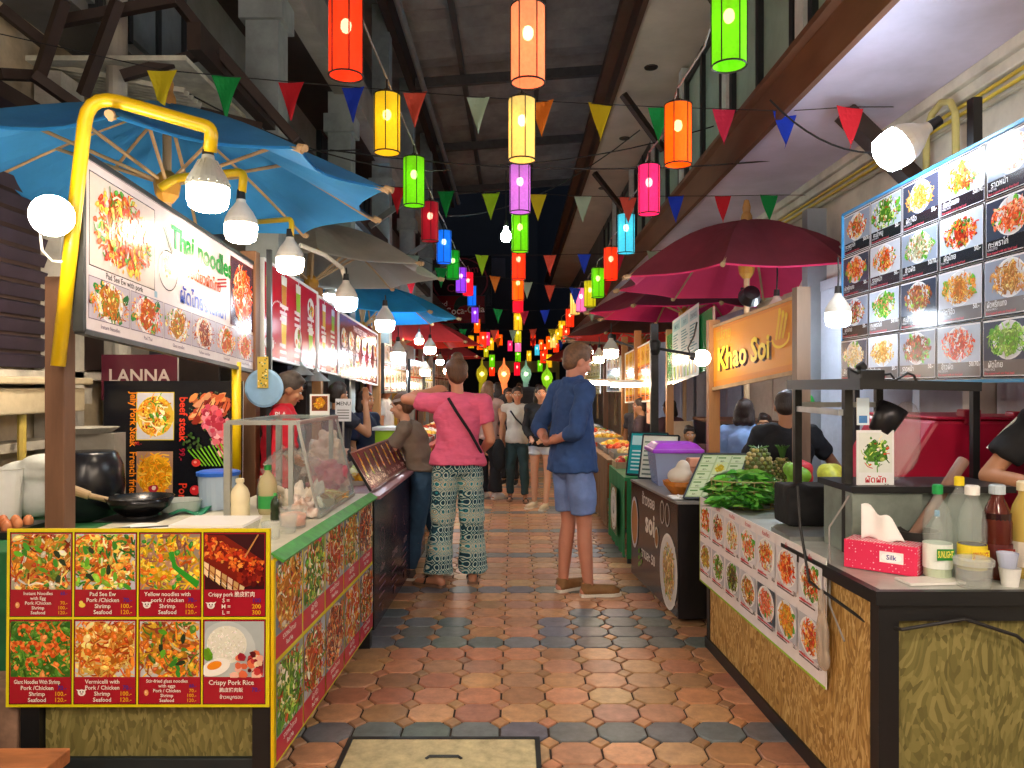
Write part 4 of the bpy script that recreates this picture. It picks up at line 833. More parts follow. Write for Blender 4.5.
s.text('Thai noodles', 1.18, .53, .155, '#1f8a3c', 'c', .03, maxw=.82); s.text('ผัดไทย', 1.02, .27, .11, '#2a3ea8', 'c', .02); s.text('ก๋วยเตี๋ยวผัดไทย', 1.16, .415, .085, '#c85a2a', 'c', .02, maxw=.5); s.text('ราดหน้า', 1.34, .27, .1, '#3a50b8', 'c', .02)
for k in range(3): s.line(1.36, .44+.02*k, 1.5, .47+.02*k, .01, '#a02830')
s.rect(1.565, .255, .4, .415, '#5a1f24'); s.food(1.58, .27, .37, .385, ['#e8501c','#e0401a','#f07a34','#b82c14','#f4b080','#e8dcd0'], 230, bg='#40283a', plate=None, fill=.85, n=260, strands=.4)
menu_board('noodle_banner', 'white banner with noodle photographs and green lettering high on the near left stall', 'banner', s, o, uu, (0, 0, 1), back=.02, fr=(DSTEEL, .02))
# steak banner behind the stall
s = P(.86, .80, '#14151c'); s.rect(.2, .43, .235, .30, '#e0c020'); s.food(.205, .435, .225, .29, ['#e8a024','#f0c050','#d98018','#f4e0b0','#e8b840','#5a9a2a','#b03018'], 240, bg='#c9c8d4', plate='#e8c040', fill=.82, n=150, size=1.3)
s.rect(.205, .07, .225, .29, '#a8806a'); s.food(.21, .075, .215, .28, ['#f0a81c','#e8961a','#f4c040','#e0860f'], 241, bg='#a8806a', plate='#f0b020', fill=.95, n=150, strands=.55, size=1.3); s.z = s.ztop; s.blob(.31, .13, .03, '#b02038', rr, 9); s.blob(.315, .135, .014, '#f0d8d0', rr, 9)
s.text('Jelly Pork Steak', .165, .73, .062, '#f08a1c', 'l', .018, -PI/2, maxw=.34); s.text('French fries', .165, .36, .062, '#f08a1c', 'l', .018, -PI/2, maxw=.27)
s.text('80.-', .215, .4, .03, '#c82838', 'c', .01); s.text('beef steak', .47, .70, .07, '#e8402c', 'l', .02, -PI/2, maxw=.28); s.text('99.-', .47, .38, .05, '#a01c34', 'l', .02, -PI/2); s.text('Pork Steak', .47, .165, .07, '#e8402c', 'l', .02, -PI/2, maxw=.3)
rr = random.Random(12)
for k in range(60): s.blob(.66+rr.uniform(-.13, .13), .64+rr.uniform(-.07, .09), .006, jit(lin('#5a6a52'), rr, .4), rr, 5)
for k in range(130):
    u_, v_ = rr.random(), rr.uniform(-1, 1); x = .55+.22*u_; y = .62+.085*v_*(1-.3*u_)+.03*u_; s.blob(x, y, rr.uniform(.014, .03), jit(lin(rr.choice(['#c8603a','#a8402c','#d98a50','#8a2c20','#e0a070'])), rr, .2), rr, 7, 1.4, .6)
for k in range(8): s.line(.57+.03*k, .57+.006*k, .62+.025*k, .67, .006, '#5a1f1a')
for k in range(150):
    u_ = rr.random(); x = .67+.12*u_+rr.uniform(-.07, .06); y = .58-.2*u_+rr.uniform(-.06, .07); s.blob(x, y, rr.uniform(.014, .03), jit(lin(rr.choice(['#e06a7a','#d04a60','#f0a0a8','#b83048','#e88a94'])), rr, .2), rr, 7)
for k in range(9): s.line(.53+.025*k, .37+.005*k, .62+.022*k, .27, .009, jit(lin('#7ab82c'), rr, .2)); 
for k in range(24): s.blob(.56+.04*rr.gauss(0, 1), .42+.03*rr.gauss(0, 1), .01, jit(lin('#3f5a2c'), rr, .4), rr, 7)
s.ell(.58, .29, .028, .024, '#d83a34'); s.ell(.575, .295, .01, .008, '#f09a90'); s.ell(.575, .12, .032, .03, '#d02830'); s.ell(.567, .13, .01, .008, '#f08a80')
for k in range(14): s.line(.55+.02*k, .02+.01*k, .6+.02*k, .1+.01*k, .012, jit(lin('#3a3430'), rr, .3))
menu_board('steak_poster', 'black poster with steak, chips and orange sideways lettering behind the left stall', 'poster', s, (-2.56, 4.72, .745), (1, .02, 0), (.0, .02, 1), back=.01)
s = P(.22, .62, '#c9b8b4'); s.text('MENU', .1, .4, .05, '#7c2838', 'l', .02, PI/2); s.rect(.02, .03, .05, .55, '#8a2a44')
for k in range(14): s.rect(.1, .05+.035*k, .08, .012, '#8a5a6a')
menu_board('price_list', 'narrow faded pink and white price list left of the steak poster', 'sign', s, (-2.62, 4.85, .78), (1, 0, 0), (0, 0, 1), back=.01)
s = P(.5, .3, '#5b2633'); s.text('LANNA', .25, .12, .12, '#c9b8b0', 'c', .02); menu_board('hoarding_sign', 'maroon sign with pale capitals behind the top of the steak poster', 'sign', s, (-2.72, 5.0, 1.42), (1, 0, 0), (0, 0, 1), back=.02)
# rice barrel, bucket etc on the cook table
Z = .842
t = thing('black_barrel', 'large black lidded barrel standing behind the wooden post', 'barrel', (-2.14, 3.82, Z))
b = B(); b.lathe([(.12, 0), (.15, .06), (.165, .17), (.155, .27), (.13, .33), (.12, .34), (0, .34)], (-2.14, 3.82, Z), 26); part('barrel_body', b, mat('black_gloss', '#17181f', .25, var=.1), t, smooth=True)
b = B(); b.cyl((-1.985, 3.78, Z+.12), (-1.965, 3.77, Z+.12), .012); part('tap', b, STEEL, t)
t = thing('egg_tray', 'black tray of brown eggs at the far left edge', 'egg tray', (-2.42, 3.45, Z))
b = B(); b.bx(-2.62, -2.2, 3.3, 3.62, Z, Z+.03); part('tray_base', b, BLK, t)
for i in range(7):
    for j in range(3): b = B(); b.ell((-2.59+.058*i, 3.35+.075*j, Z+.045), (.022, .022, .03), n=12, m=8); solo('egg', b, pm('#d98a5a' if (i+j) % 3 else '#c8764a', .4), 'brown egg in the black tray', 'egg', 'eggs in the black tray', (-2.59+.058*i, 3.35+.075*j, Z+.02), smooth=True)
tub('white bucket at the far left edge behind the eggs', (-2.52, 3.72, Z), .1, .26, WHT, cat='bucket')
b = B(); b.ell((-2.42, 3.85, Z+.24), (.19, .1, .06)); b.ell((-2.36, 3.82, Z+.28), (.12, .08, .05)); b.ell((-2.44, 3.86, Z+.12), (.17, .09, .12)); b.ell((-2.5, 3.9, Z+.1), (.1, .08, .1))
solo('plastic_bag', b, mat('white_bag', '#dfe3df', .4, var=.1, bump=.5, bscale=12), 'white plastic bag with green print slumped behind the white bucket', 'bag', loc=(-2.42, 3.85, Z), rm=.012)
b = B(); b.lathe([(0, 0), (.13, 0), (.17, .03), (.165, .03), (.12, .008), (0, .008)], (-2.28, 4.02, Z+.42), 24); b.bx(-2.45, -2.1, 3.98, 4.1, Z, Z+.42); solo('steel_tray_stand', b, mat('tray_stand', '#8f8a80', .45, var=.2), 'dull box stand with a round steel tray between bag and barrel', 'stand', loc=(-2.28, 4.02, Z))
# wok
t = thing('wok', 'black wok with a wooden handle on the left stall', 'wok', (-1.82, 3.6, CT))
b = B(); b.lathe([(0, .0), (.07, .008), (.13, .05), (.155, .1), (.15, .1), (.125, .055), (.06, .014), (0, .008)], (-1.8, 3.65, CT), 28); part('pan', b, mat('wok_iron', '#2a2a2c', .25, metal=.8, var=.2), t, smooth=True)
b = B(); b.cyl((-1.93, 3.6, CT+.09), (-2.0, 3.57, CT+.115), .013); b.cyl((-2.0, 3.57, CT+.115), (-2.1, 3.54, CT+.16), .02, .024); part('handle', b, WOODP, t)
t = thing('gas_burner', 'low black gas burner under the wok', 'burner', (-1.8, 3.65, Z)); b = B(); b.bx(-1.95, -1.65, 3.5, 3.82, CT-.0, CT+.004); b.cyl((-1.8, 3.65, CT), (-1.8, 3.65, CT+.012), .08); part('burner_body', b, BLK, t)
b = B(); b.lathe([(0, 0), (.03, 0), (.036, .1), (.033, .1), (.028, .005), (0, .005)], (-1.98, 4.05, Z), 14); solo('drinking_glass', b, PLAST, 'clear plastic cup with a straw beside the black barrel', 'cup', loc=(-1.98, 4.05, Z))
# goods on the noodle stall counter
b = B(); b.sheet(lambda u, v: V(-1.72+.42*u, 3.12+.26*v, CT+.006+.01*math.sin(u*9)*math.sin(v*7+1)), 14, 8); solo('folded_cloth', b, mat('white_cloth', '#dfe0da', .7, var=.08, bump=.2), 'white folded cloth lying behind the front menu board', 'cloth', loc=(-1.5, 3.2, CT), solid=.01)
b = B(); b.bar((-1.82, 3.1, CT+.025), (-1.62, 3.2, CT+.03), .035, .01); b.bar((-1.62, 3.2, CT+.03), (-1.42, 3.28, CT+.03), .025, .003); solo('kitchen_knife', b, DSTEEL, 'dark handled knife on the white cloth', 'knife', loc=(-1.6, 3.2, CT+.02))
t = thing('food_box', 'low clear rectangular box with red print on the counter behind the board', 'food box', (-1.2, 3.08, CT))
b = B(); b.hexa([V(-1.33, 2.98, CT), V(-1.08, 2.98, CT), V(-1.08, 3.17, CT), V(-1.33, 3.17, CT)], [V(-1.345, 2.965, CT+.075), V(-1.065, 2.965, CT+.075), V(-1.065, 3.185, CT+.075), V(-1.345, 3.185, CT+.075)]); part('box_body', b, PLAST, t)
b = B(); b.bx(-1.35, -1.06, 2.96, 3.19, CT+.075, CT+.085); part('lid', b, clear_mat('lid_white', '#fbfbfa', .15, .3), t)
b = B(); heap(b, (-1.21, 3.07, CT+.01), .1, .07, .04, ['#d86a5a', '#f0c8b0', '#e8e0d8'], 50, random.Random(3), .012, 'ball'); part('contents', b, MIX, t)
cup('clear cup of pink sauce beside the rectangular box', (-1.0, 3.12, CT), .042, .07, PLAST); cup('clear cup stacked behind the pink sauce', (-.97, 3.25, CT), .04, .08, PLAST)
tub('small clear tub of chopped meat near the stall corner', (-.985, 3.38, CT), .06, .085, PLAST, cat='tub', fill=mat('minced', '#d99a80', .5, var=.4, scale=40))
bottle('cream squeeze bottle under the glass case', (-1.31, 3.62, CT), .045, .19, CREAM, CREAM, neck=.35)
bottle('clear oil bottle with a green cap and collar', (-1.22, 3.75, CT), .045, .24, clear_mat('oil_bottle', '#e8dcb0', .5, .1), pm('#1f8a3a'), lab='#2f9a48')
bottle('small dark sauce bottle with a green top', (-1.12, 3.55, CT), .022, .13, pm('#23301c', .2), pm('#3aa04a'))
bottle('grey sauce bottle by the green capped bottle', (-1.3, 3.9, CT), .025, .17, pm('#5f5a52', .3), pm('#d8d4c8'))
tub('clear tub with a blue lid left of the glass case', (-1.53, 3.92, CT), .1, .17, clear_mat('blue_tub', '#c9dcf0', .4, .2), pm('#2060c8', .4))
tub('round steel bowl beside the blue lidded tub', (-1.68, 3.82, CT), .1, .055, clear_mat('bowl_clear', '#d8ddda', .45, .2), cat='bowl')
b = B(); b.sheet(lambda u, v: V(-1.83+.3*u, 3.7+.22*v, CT+.01+.015*math.sin(u*11+v*5)), 12, 8); solo('green_cloth', b, mat('teal_cloth', '#1f7a5a', .7, var=.2), 'crumpled teal cloth beside the steel bowl', 'cloth', loc=(-1.7, 3.8, CT), solid=.008)
tray('shallow basket of golden fried noodles behind the bottles', (-1.1, 4.1, CT), .17, .16, .045, ['#d9a050', '#e8bc6a', '#c08038', '#f0d090'], 5, m=WOODP, kind='n', s=.022, n=260)
# glass case
t = thing('glass_case', 'steel framed glass food guard with a sloping pane on the left counter', 'display case', (-1.2, 4.1, CT))
b = B(); z0, z1 = CT, 1.335
for y in (3.6, 4.38):
    b.bar((-1.36, y, z0), (-1.36, y, z1), .03); b.bar((-1.36, y, z1), (-1.03, y, z1), .02); b.bar((-1.03, y, z1), (-.93, y, z0+.02), .012); b.bar((-1.06, y, z0), (-1.06, y, z1), .022)
b.bar((-1.36, 3.6, z1), (-1.36, 4.38, z1), .02); b.bar((-1.03, 3.6, z1), (-1.03, 4.38, z1), .02); b.bar((-.93, 3.6, z0+.01), (-.93, 4.38, z0+.01), .015)
part('case_frame', b, STEEL, t)
b = B(); b.hexa([V(-1.028, 3.6, z1), V(-1.028, 4.38, z1), V(-.93, 4.38, z0+.02), V(-.93, 3.6, z0+.02)], [V(-1.024, 3.6, z1), V(-1.024, 4.38, z1), V(-.926, 4.38, z0+.02), V(-.926, 3.6, z0+.02)]); part('front_pane', b, GLASS, t)
b = B(); b.bx(-1.36, -1.03, 3.6, 4.38, z1+.008, z1+.014); part('top_pane', b, GLASS, t)
rb = random.Random(8)
for i, (x, y, r1, h1, mm, lb) in enumerate([(-1.08, 3.85, .1, .12, mat('bag_cream', '#ecdfd2', .35, var=.15, bump=.6, bscale=14), 'crumpled cream bag of vegetables inside the glass case'), (-1.0, 3.62, .055, .1, mat('bag_orange', '#e8a070', .35, var=.5, scale=16, bump=.5, col2='#f2e8e0'), 'bag of sliced carrot near the front of the glass case'), (-1.2, 4.05, .11, .28, FILM, 'tall clear bundle of plastic bags in the glass case'), (-1.12, 4.62, .09, .34, clear_mat('bag_pale', '#e6cfc4', .35, .3) if 0 else mat('bag_pale', '#d8b8a8', .35, var=.15, bump=.6, bscale=14), 'tall beige stack of wrapped cups beyond the glass case'), (-1.08, 4.3, .09, .2, mat('bag_pink', '#d04a6a', .35, var=.3, bump=.5, bscale=16, col2='#e8a0a8'), 'pink bag of fruit at the far end inside the glass case'), (-1.25, 5.0, .13, .28, mat('bag_grey', '#b8b4b0', .35, var=.2, bump=.6, bscale=12), 'greyish heap of plastic wrap in front of the red shirted vendor')]):
    zz = CT if y < 4.4 else .86; b = B()
    for k in range(12): a = rb.uniform(0, 6.3); q = rb.random()*r1*.6; zc = zz+h1*rb.uniform(.25, .85); b.ell((x+q*math.cos(a), y+q*math.sin(a), zc), (r1*rb.uniform(.5, .8), r1*rb.uniform(.5, .8), h1*rb.uniform(.2, .3)))
    b.ell((x, y, zz+h1*.3), (r1*.85, r1*.85, h1*.3)); crumple(solo('plastic_bag', b, mm, lb, 'bag', loc=(x, y, zz), rm=.009), .16, .045)
# small sign card on the case
s = P(.11, .12, '#dfe0dc'); s.rect(.01, .025, .09, .085, '#b04020'); s.food(.012, .027, .086, .08, ['#e8a020', '#f0c030', '#d87018'], 5, bg='#704020', plate=None, n=30); menu_board('picture_card', 'small card with a yellow food picture on top of the glass case', 'card', s, (-1.16, 4.3, 1.345), (1, 0, 0), (0, 0, 1), back=.004)
# plate mascot sign replaced by plain plate sign on the post
t = thing('plate_sign', 'round pale blue plate shaped sign with a tall yellow strip on the post', 'sign', (-1.66, 4.95, 1.5))
b = B(); b.lathe([(0, -.006), (.11, -.006), (.125, .004), (.11, .012), (0, .008)], (-1.61, 4.88, 1.50), 30, Matrix.Rotation(PI/2, 3, 'X')); part('plate', b, pm('#8fb8dc', .3), t)
s = P(.07, .2, '#c9b04a'); rr = random.Random(1)
for k in range(30): s.blob(rr.uniform(.008, .062), rr.uniform(.01, .19), .006, jit(lin(rr.choice(['#7a6a2a', '#e8d88a', '#3f7a6a'])), rr, .2), rr)
s.place((-1.645, 4.855, 1.5), (1, 0, 0), (0, 0, 1), t, name='yellow_strip')
# bench corner at bottom left
t = thing('wooden_bench', 'worn wooden bench corner at the bottom left of the view', 'bench', (-1.85, 2.4, 0))
b = B(); b.bx(-2.3, -1.52, 2.15, 2.6, .22, .27); part('seat', b, mat('bench_wood', '#a86a40', .6, var=.4, scale=10, stretch=(.3,1,1), bump=.3), t, bev=.005)
for x in (-2.2, -1.6): b = B(); b.bx(x-.03, x+.03, 2.25, 2.55, 0, .22); part('leg', b, WOODD, t)
t = thing('stone_ledge', 'pale worn block beside the bench under the noodle stall', 'block', (-2.08, 2.93, 0)); b = B(); b.bx(-2.3, -1.86, 2.84, 3.02, 0, .38); part('block_body', b, mat('block_stone', '#8a6c58', .7, var=.4, bump=.3), t, bev=.01)
# ================================================================= LEFT FURTHER STALLS
RD = '#b5182e'
def drink(s, x, y, k, rr, kind):
    if kind == 0:
        s.poly([(x-.03*k, y+.06*k), (x+.03*k, y+.06*k), (x+.022*k, y-.05*k), (x-.022*k, y-.05*k)], '#efe8d8'); s.poly([(x-.027*k, y+.03*k), (x+.027*k, y+.03*k), (x+.021*k, y-.045*k), (x-.021*k, y-.045*k)], rr.choice(['#e8b830', '#c98a3a', '#e86a50', '#9ac83a'])); s.line(x, y+.05*k, x+.015*k, y+.1*k, .006*k, '#e8e8e8')
    else:
        s.ell(x, y, .045*k, .04*k, '#f2ece0')
        for q in range(12): s.blob(x+rr.uniform(-.03, .03)*k, y+rr.uniform(-.025, .025)*k, .012*k, jit(lin(rr.choice(['#e8b040', '#d8702a', '#f0d890', '#6a9a2a', '#b83020'])), rr, .2), rr)
o = V(-1.72, 5.10, 1.715); zt = lambda y: 1.715-(y-5.1)*.042
def redpanel(y0, y1, h, rows_, cols_, bg, seed, label, head=None, logo=False, k=1.0):
    o = V(-1.70, y0, zt(y0)); e = V(-1.70, y1, zt(y1)); w_ = (e-o).length; s = P(w_, h, '#e8e0e0'); s.rect(.012, .012, w_-.024, h-.024, bg); rr = random.Random(seed)
    x0 = .28 if logo else .04; y1_ = h-.05-(.09 if head else 0)
    if head: s.text(head, w_/2, h-.115, .08, '#f2e8e4', 'c', .02, maxw=w_*.8)
    if logo:
        s.ell(.12, h-.14, .06, .09, '#c8b83a'); s.ell(.12, h-.12, .035, .05, '#2f7a34'); s.text('ยำ', .12, h-.25, .07, '#e0c83a', 'c', .02); 
        for a in range(20): t_ = 1.2+a*.16; s.line(.34+.2*math.cos(t_), .26+.16*math.sin(t_), .34+.2*math.cos(t_+.08), .26+.16*math.sin(t_+.08), .012, '#e8d8d8')
        s.ell(.13, .1, .1, .05, '#e8dada'); s.text('CAFE', .13, .085, .05, bg, 'c', .02)
    dx = (w_-x0-.03)/cols_; dy = (y1_-.04)/rows_
    for r in range(rows_):
        for c in range(cols_):
            x = x0+dx*(c+.5); y = .04+dy*(r+.58); drink(s, x, y, k, rr, rr.randint(0, 1) if not head else 1)
            for q in range(3): s.rect(x-dx*.28, y-dy*.36-.022*q*k, dx*.56*rr.uniform(.6, 1), .011*k, '#f0d8d8' if bg != '#e8dcd4' else '#7a3050')
    return menu_board('red_menu_banner', label, 'banner', s, o, e-o, (0, 0, 1), back=.02, fr=(WHT, .015))
redpanel(5.12, 6.52, .66, 2, 3, RD, 1, 'red drinks banner with a yellow logo, nearest panel of the red row', logo=True, k=2.2)
redpanel(6.55, 7.28, .64, 2, 2, RD, 2, 'narrow red picture banner, middle panel of the red row', k=2.0)
s_ = redpanel(7.31, 9.38, .62, 2, 6, '#7a1c2c', 3, 'maroon and white dish banner, farthest panel of the red row', head='THAI STREET FOOD', k=2.4)
def dishgrid(w_, h, rows_, cols_, bg, seed, cap='#f4e8e0', head=None, hc='#ffffff', pals=PALS, n=26, plate='#f0ece4', capt='#503030', pb='#d8ccc0'):
    s = P(w_, h, bg); hh_ = 0
    if head: s.text(head, w_/2, h-h*.11, h*.09, hc, 'c', .02, maxw=w_*.9); hh_ = h*.13
    dx = w_/cols_; dy = (h-hh_)/rows_
    for r in range(rows_):
        for c in range(cols_):
            x = dx*c+dx*.06; y = dy*r+dy*.05; s.rect(x, y, dx*.88, dy*.9, cap); s.food(x+dx*.02, y+dy*.25, dx*.84, dy*.63, pals[(r*cols_+c+seed) % len(pals)], seed*50+r*cols_+c, bg=pb, plate=plate, n=n, size=1.5)
            s.rect(x+dx*.06, y+dy*.13, dx*.6, dy*.045, capt); s.rect(x+dx*.06, y+dy*.06, dx*.45, dy*.035, '#b83040')
    return s
# far left menu panels and their stalls
for i, (y0, y1, z0, h, bg, cap, lb) in enumerate([(9.6, 11.6, 1.44, .62, '#4a3430', '#c9d8e0', 'dim menu panel hanging after the maroon banner on the left'), (12.0, 13.6, 1.4, .55, '#e05a3a', '#f4e0c0', 'orange red menu panel far along the left row'), (13.9, 15.3, 1.4, .5, '#d8b820', '#f0e8c8', 'yellow menu panel far along the left row'), (15.6, 19, 1.4, .62, '#c03030', '#f4e0d0', 'red menu panel farthest along the left row')]):
    s = dishgrid(y1-y0, h, 2, 4, bg, 30+i, cap=cap); menu_board('menu_board', lb, 'menu', s, (-1.66, y0, z0), (0, 1, 0), (0, 0, 1), back=.02, fr=(DSTEEL, .02))
# purple counter
a0 = V(-.838, 4.52, .06); a1 = V(-.80, 6.75, .06); L_ = (a1-a0).length
s = P(L_, .78, '#2c1c2e'); rr = random.Random(6)
for k in range(7): s.rect(.02+k*.32, .02, .004, .74, '#5a3a52')
for k in range(5):
    x = .25+k*.43; s.ring(x, .5, .12, .008, '#7a5a70'); s.ring(x, .5, .07, .006, '#8a6a72')
    for a in range(8): s.line(x, .5, x+.11*math.cos(a*PI/4), .5+.11*math.sin(a*PI/4), .004, '#6a4a62')
    s.text(['ชาไทย', 'COFFEE', 'ROTI', 'SMOOTHIE', 'ICE TEA'][k], x, .3, .06, '#b8a0a0', 'c', .01, maxw=.35)
    for q in range(4): s.rect(x-.12, .25-.05*q, .24*rr.uniform(.5, 1), .012, '#8a6a78')
    s.food(x-.05, .04, .1, .07, PORK, 90+k, bg='#2c1c2e', plate=None, n=16)
t = menu_board('purple_counter', 'dark purple printed counter front after the near left stall', 'counter', s, a0, a1-a0, (0, 0, 1), back=.03, backm=BLK)
b = B(); b.hexa([V(-.86, 4.52, .04), V(-.83, 6.75, .04), V(-1.3, 6.75, .04), V(-1.3, 4.52, .04)][::-1], [V(-.86, 4.52, .84), V(-.83, 6.75, .84), V(-1.3, 6.75, .84), V(-1.3, 4.52, .84)][::-1]); part('cabinet', b, BLK, t)
b = B(); b.hexa([V(-.80, 4.5, .84), V(-.775, 6.78, .84), V(-1.36, 6.78, .84), V(-1.36, 4.5, .84)][::-1], [V(-.80, 4.5, .86), V(-.775, 6.78, .86), V(-1.36, 6.78, .86), V(-1.36, 4.5, .86)][::-1]); part('worktop', b, mat('pinkish_rail', '#9a6a70', .4, var=.2), t)
# tilted skewer board
s = P(1.55, .27, '#6b2a34'); s.frame(0, 0, 1.55, .27, .01, '#a08a80'); s.rect(.02, .02, 1.51, .05, '#7c3a40'); rr = random.Random(3)
for k in range(8):
    x = .12+k*.185
    s.line(x-.03, .09, x+.03, .24, .012, '#e8d8a0')
    for q in range(9): s.blob(x-.03+.0066*q+.004, .1+.016*q, .022, jit(lin(rr.choice(['#e8c060', '#f0e0b0', '#d8902a', '#e8a840', '#8a9a5a'])), rr, .15), rr, 8)
    s.text('ไม้ละ 20', x, .032, .035, '#e8c8b8', 'c', .01, maxw=.14)
menu_board('skewer_menu', 'tilted brown board with skewer pictures on the purple counter', 'menu', s, (-.87, 4.62, .875), (.03, 1.55, 0), (-.14, 0, .24), back=.015, backm=BLK)
# goods on the purple counter
def fruitplate(label, p, cols, seed): return tray(label, p, .13, .13, .03, cols, seed, kind='ball', s=.03, m=WHT, n=26)
fruitplate('white plate of yellow mango on the purple counter', (-1.12, 5.1, .861), ['#f0b020', '#e8c840', '#e89018'], 1)
fruitplate('white plate of pale green melon on the purple counter', (-1.18, 5.6, .861), ['#c8d890', '#e8e8c0', '#a8c860'], 2)
tray('steel tray of flat bread behind the skewer board', (-1.14, 6.2, .861), .18, .18, .05, ['#e0c890', '#c8a870', '#f0e0b8'], 3, kind='ball', s=.03)
s = P(.12, .17, '#c8ccd0'); s.text('MENU', .06, .12, .04, '#404040', 'c', .01); [s.rect(.015, .02+.02*k, .09, .008, '#707070') for k in range(4)]
menu_board('paper_card', 'small white printed card before the waving vendor', 'card', s, (-1.35, 5.7, 1.25), (1, 0, 0), (0, .1, 1), back=.004)
b = B(); b.bar((-1.29, 5.71, .86), (-1.29, 5.71, 1.26), .012); solo('card_stand', b, STEEL, 'thin stand holding the white printed card', 'stand', loc=(-1.29, 5.71, .86))
# hanging steel lamp shades / ladles in the dark stall interior
for i, (px, py, d) in enumerate([(300, 372, 6.0), (316, 378, 6.3)]):
    p = at(px, py, d); b = B(); b.lathe([(.015, .08), (.03, .05), (.11, -.02), (.115, -.025), (.02, .04)], p, 18); b.tube([p+V(0, 0, .08), p+V(0, 0, .6)], .005, 6); solo('dish_lamp', b, STEEL, ['nearer', 'farther'][i]+' steel dish shaped lamp hanging behind the red banner', 'lamp', loc=p)
# dark back wall furniture behind left vendors
t = thing('shelf_unit', 'dark shelf unit in the shade behind the left vendors', 'shelf', (-2.5, 7.0, 0))
b = B(); b.bx(-2.74, -2.3, 5.9, 8.4, 0, .05); 
for z in (.5, 1.0, 1.5, 2.0): b.bx(-2.74, -2.3, 5.9, 8.4, z, z+.04)
for y in (5.9, 7.15, 8.36): b.bx(-2.74, -2.3, y, y+.04, 0, 2.04)
part('shelf_frame', b, DARKW, t)
rr = random.Random(14)
for i in range(9):
    z = [.54, 1.04, 1.54][i % 3]; y = 6.1+.24*i; c = ['#7a3a34', '#506a8a', '#8a8478', '#3a4a5a', '#a06a3a', '#6a2a3a', '#5a7a5a', '#9a9488', '#44404a'][i]
    b = B(); b.bx(-2.66, -2.4, y, y+.19, z, z+.26*rr.uniform(.6, 1.1)); solo('storage_box', b, pm(c), '%s box on the dark shelf behind the left vendors' % ['maroon', 'slate blue', 'beige', 'dark blue', 'tan', 'wine red', 'grey green', 'pale grey', 'charcoal'][i], 'box', 'boxes on the dark shelf', bev=.005)
# striped green cooler and next stalls
def farstall(x, y0, y1, c, label, z=.82, side=-1, goods=True, seed=0, cname='', depth=.65):
    t = thing('stall_table', label, 'stall', (x+side*depth/2, (y0+y1)/2, 0), 'far stall tables'); m = mat('cloth_'+cname+str(int(y0*10)), c, .7, var=.25, scale=4)
    b = B(); b.sheet(lambda u, v: V(x-side*.008*math.sin(u*(y1-y0)*26)*(1-v), y0+(y1-y0)*u, .06+v*(z-.06)), int((y1-y0)*22), 3); part('front_cloth', b, m, t, solid=.004)
    b = B(); b.bx(x, x+side*depth, y0, y1, z-.03, z); part('tabletop', b, m, t); b = B(); b.bx(x+side*.02, x+side*depth, y0, y0+.02, .05, z-.03); part('end_panel', b, m, t)
    for xx in (x+side*.05, x+side*(depth-.05)):
        for yy in (y0+.06, y1-.06): b = B(); b.bx(xx-.02, xx+.02, yy-.02, yy+.02, 0, z-.03); part('leg', b, DSTEEL, t)
    if goods:
        rr = random.Random(seed); n = max(2, int((y1-y0)/.5)); kinds = [(PADT, 'orange food'), (GRNF, 'green vegetables'), (['#e0c890', '#c8a870'], 'pale bread'), (['#b03018', '#d85a30'], 'red sausages'), (['#f0b020', '#f4d060'], 'yellow fruit'), (['#e8e0d8', '#f4f0ea'], 'white buns')]
        for k in range(n):
            pal, nm = kinds[(k+seed) % 6]; yy = y0+(y1-y0)*(k+.5)/n
            tray('tray of %s, %s on the %s' % (nm, ORD[k].replace('leftmost', 'nearest'), cname), (x+side*.28, yy, z+.001), .2, min(.2, (y1-y0)/n*.42), .06, pal, seed*10+k, kind='ball', s=.032, n=40, group='trays on the far stalls')
    return t
farstall(-.95, 7.1, 8.6, '#5f8a2a', 'lime green cloth table behind the pink shirted woman', cname='lime table', seed=1)
t = thing('drink_dispenser', 'lime and magenta striped plastic cooler on the lime table', 'cooler', (-1.15, 7.3, .82))
b = B(); b.bx(-1.32, -1.02, 7.15, 7.45, .84, 1.1); part('cooler_body', b, pm('#a8d830', .3), t, bev=.01)
b = B(); b.bx(-1.015, -.985, 7.15, 7.45, .84, 1.1); b.bx(-1.13, -1.08, 7.14, 7.15, .84, 1.1); part('stripe', b, pm('#d81870', .3), t)
b = B(); b.bx(-1.34, -.97, 7.13, 7.47, 1.1, 1.13); part('lid', b, WHT, t)
b = B(); b.lathe([(.16, 0), (.15, .1), (.1, .19), (0, .22)], (-1.15, 7.9, .83), 22); solo('food_dome', b, clear_mat('net_dome', '#dfe8e4', .3, .4), 'pale mesh dome cover behind the striped cooler', 'food cover', loc=(-1.15, 7.9, .82))
farstall(-.98, 9.0, 11.2, '#a83a34', 'red cloth table of the fourth left stall', cname='red left table', seed=2)
farstall(-1.0, 11.6, 14.2, '#c9922a', 'ochre cloth table of the fifth left stall', cname='ochre left table', seed=3)
farstall(-1.0, 14.6, 18, '#7a2a3a', 'wine cloth table farthest along the left row', cname='wine left table', seed=4)
for i, (y, c) in enumerate([(11.4, WOODD), (13.7, WOODD), (15.4, WOODD), (19.2, WOODD)]):
    b = B(); b.bx(-1.74, -1.66, y-.04, y+.04, 0, 2.3); solo('stall_post', b, c, 'wooden stall post far along the left row, %s of them' % ORD[i].replace('leftmost', 'nearest'), 'post', 'far left stall posts', loc=(-1.7, y, 0))
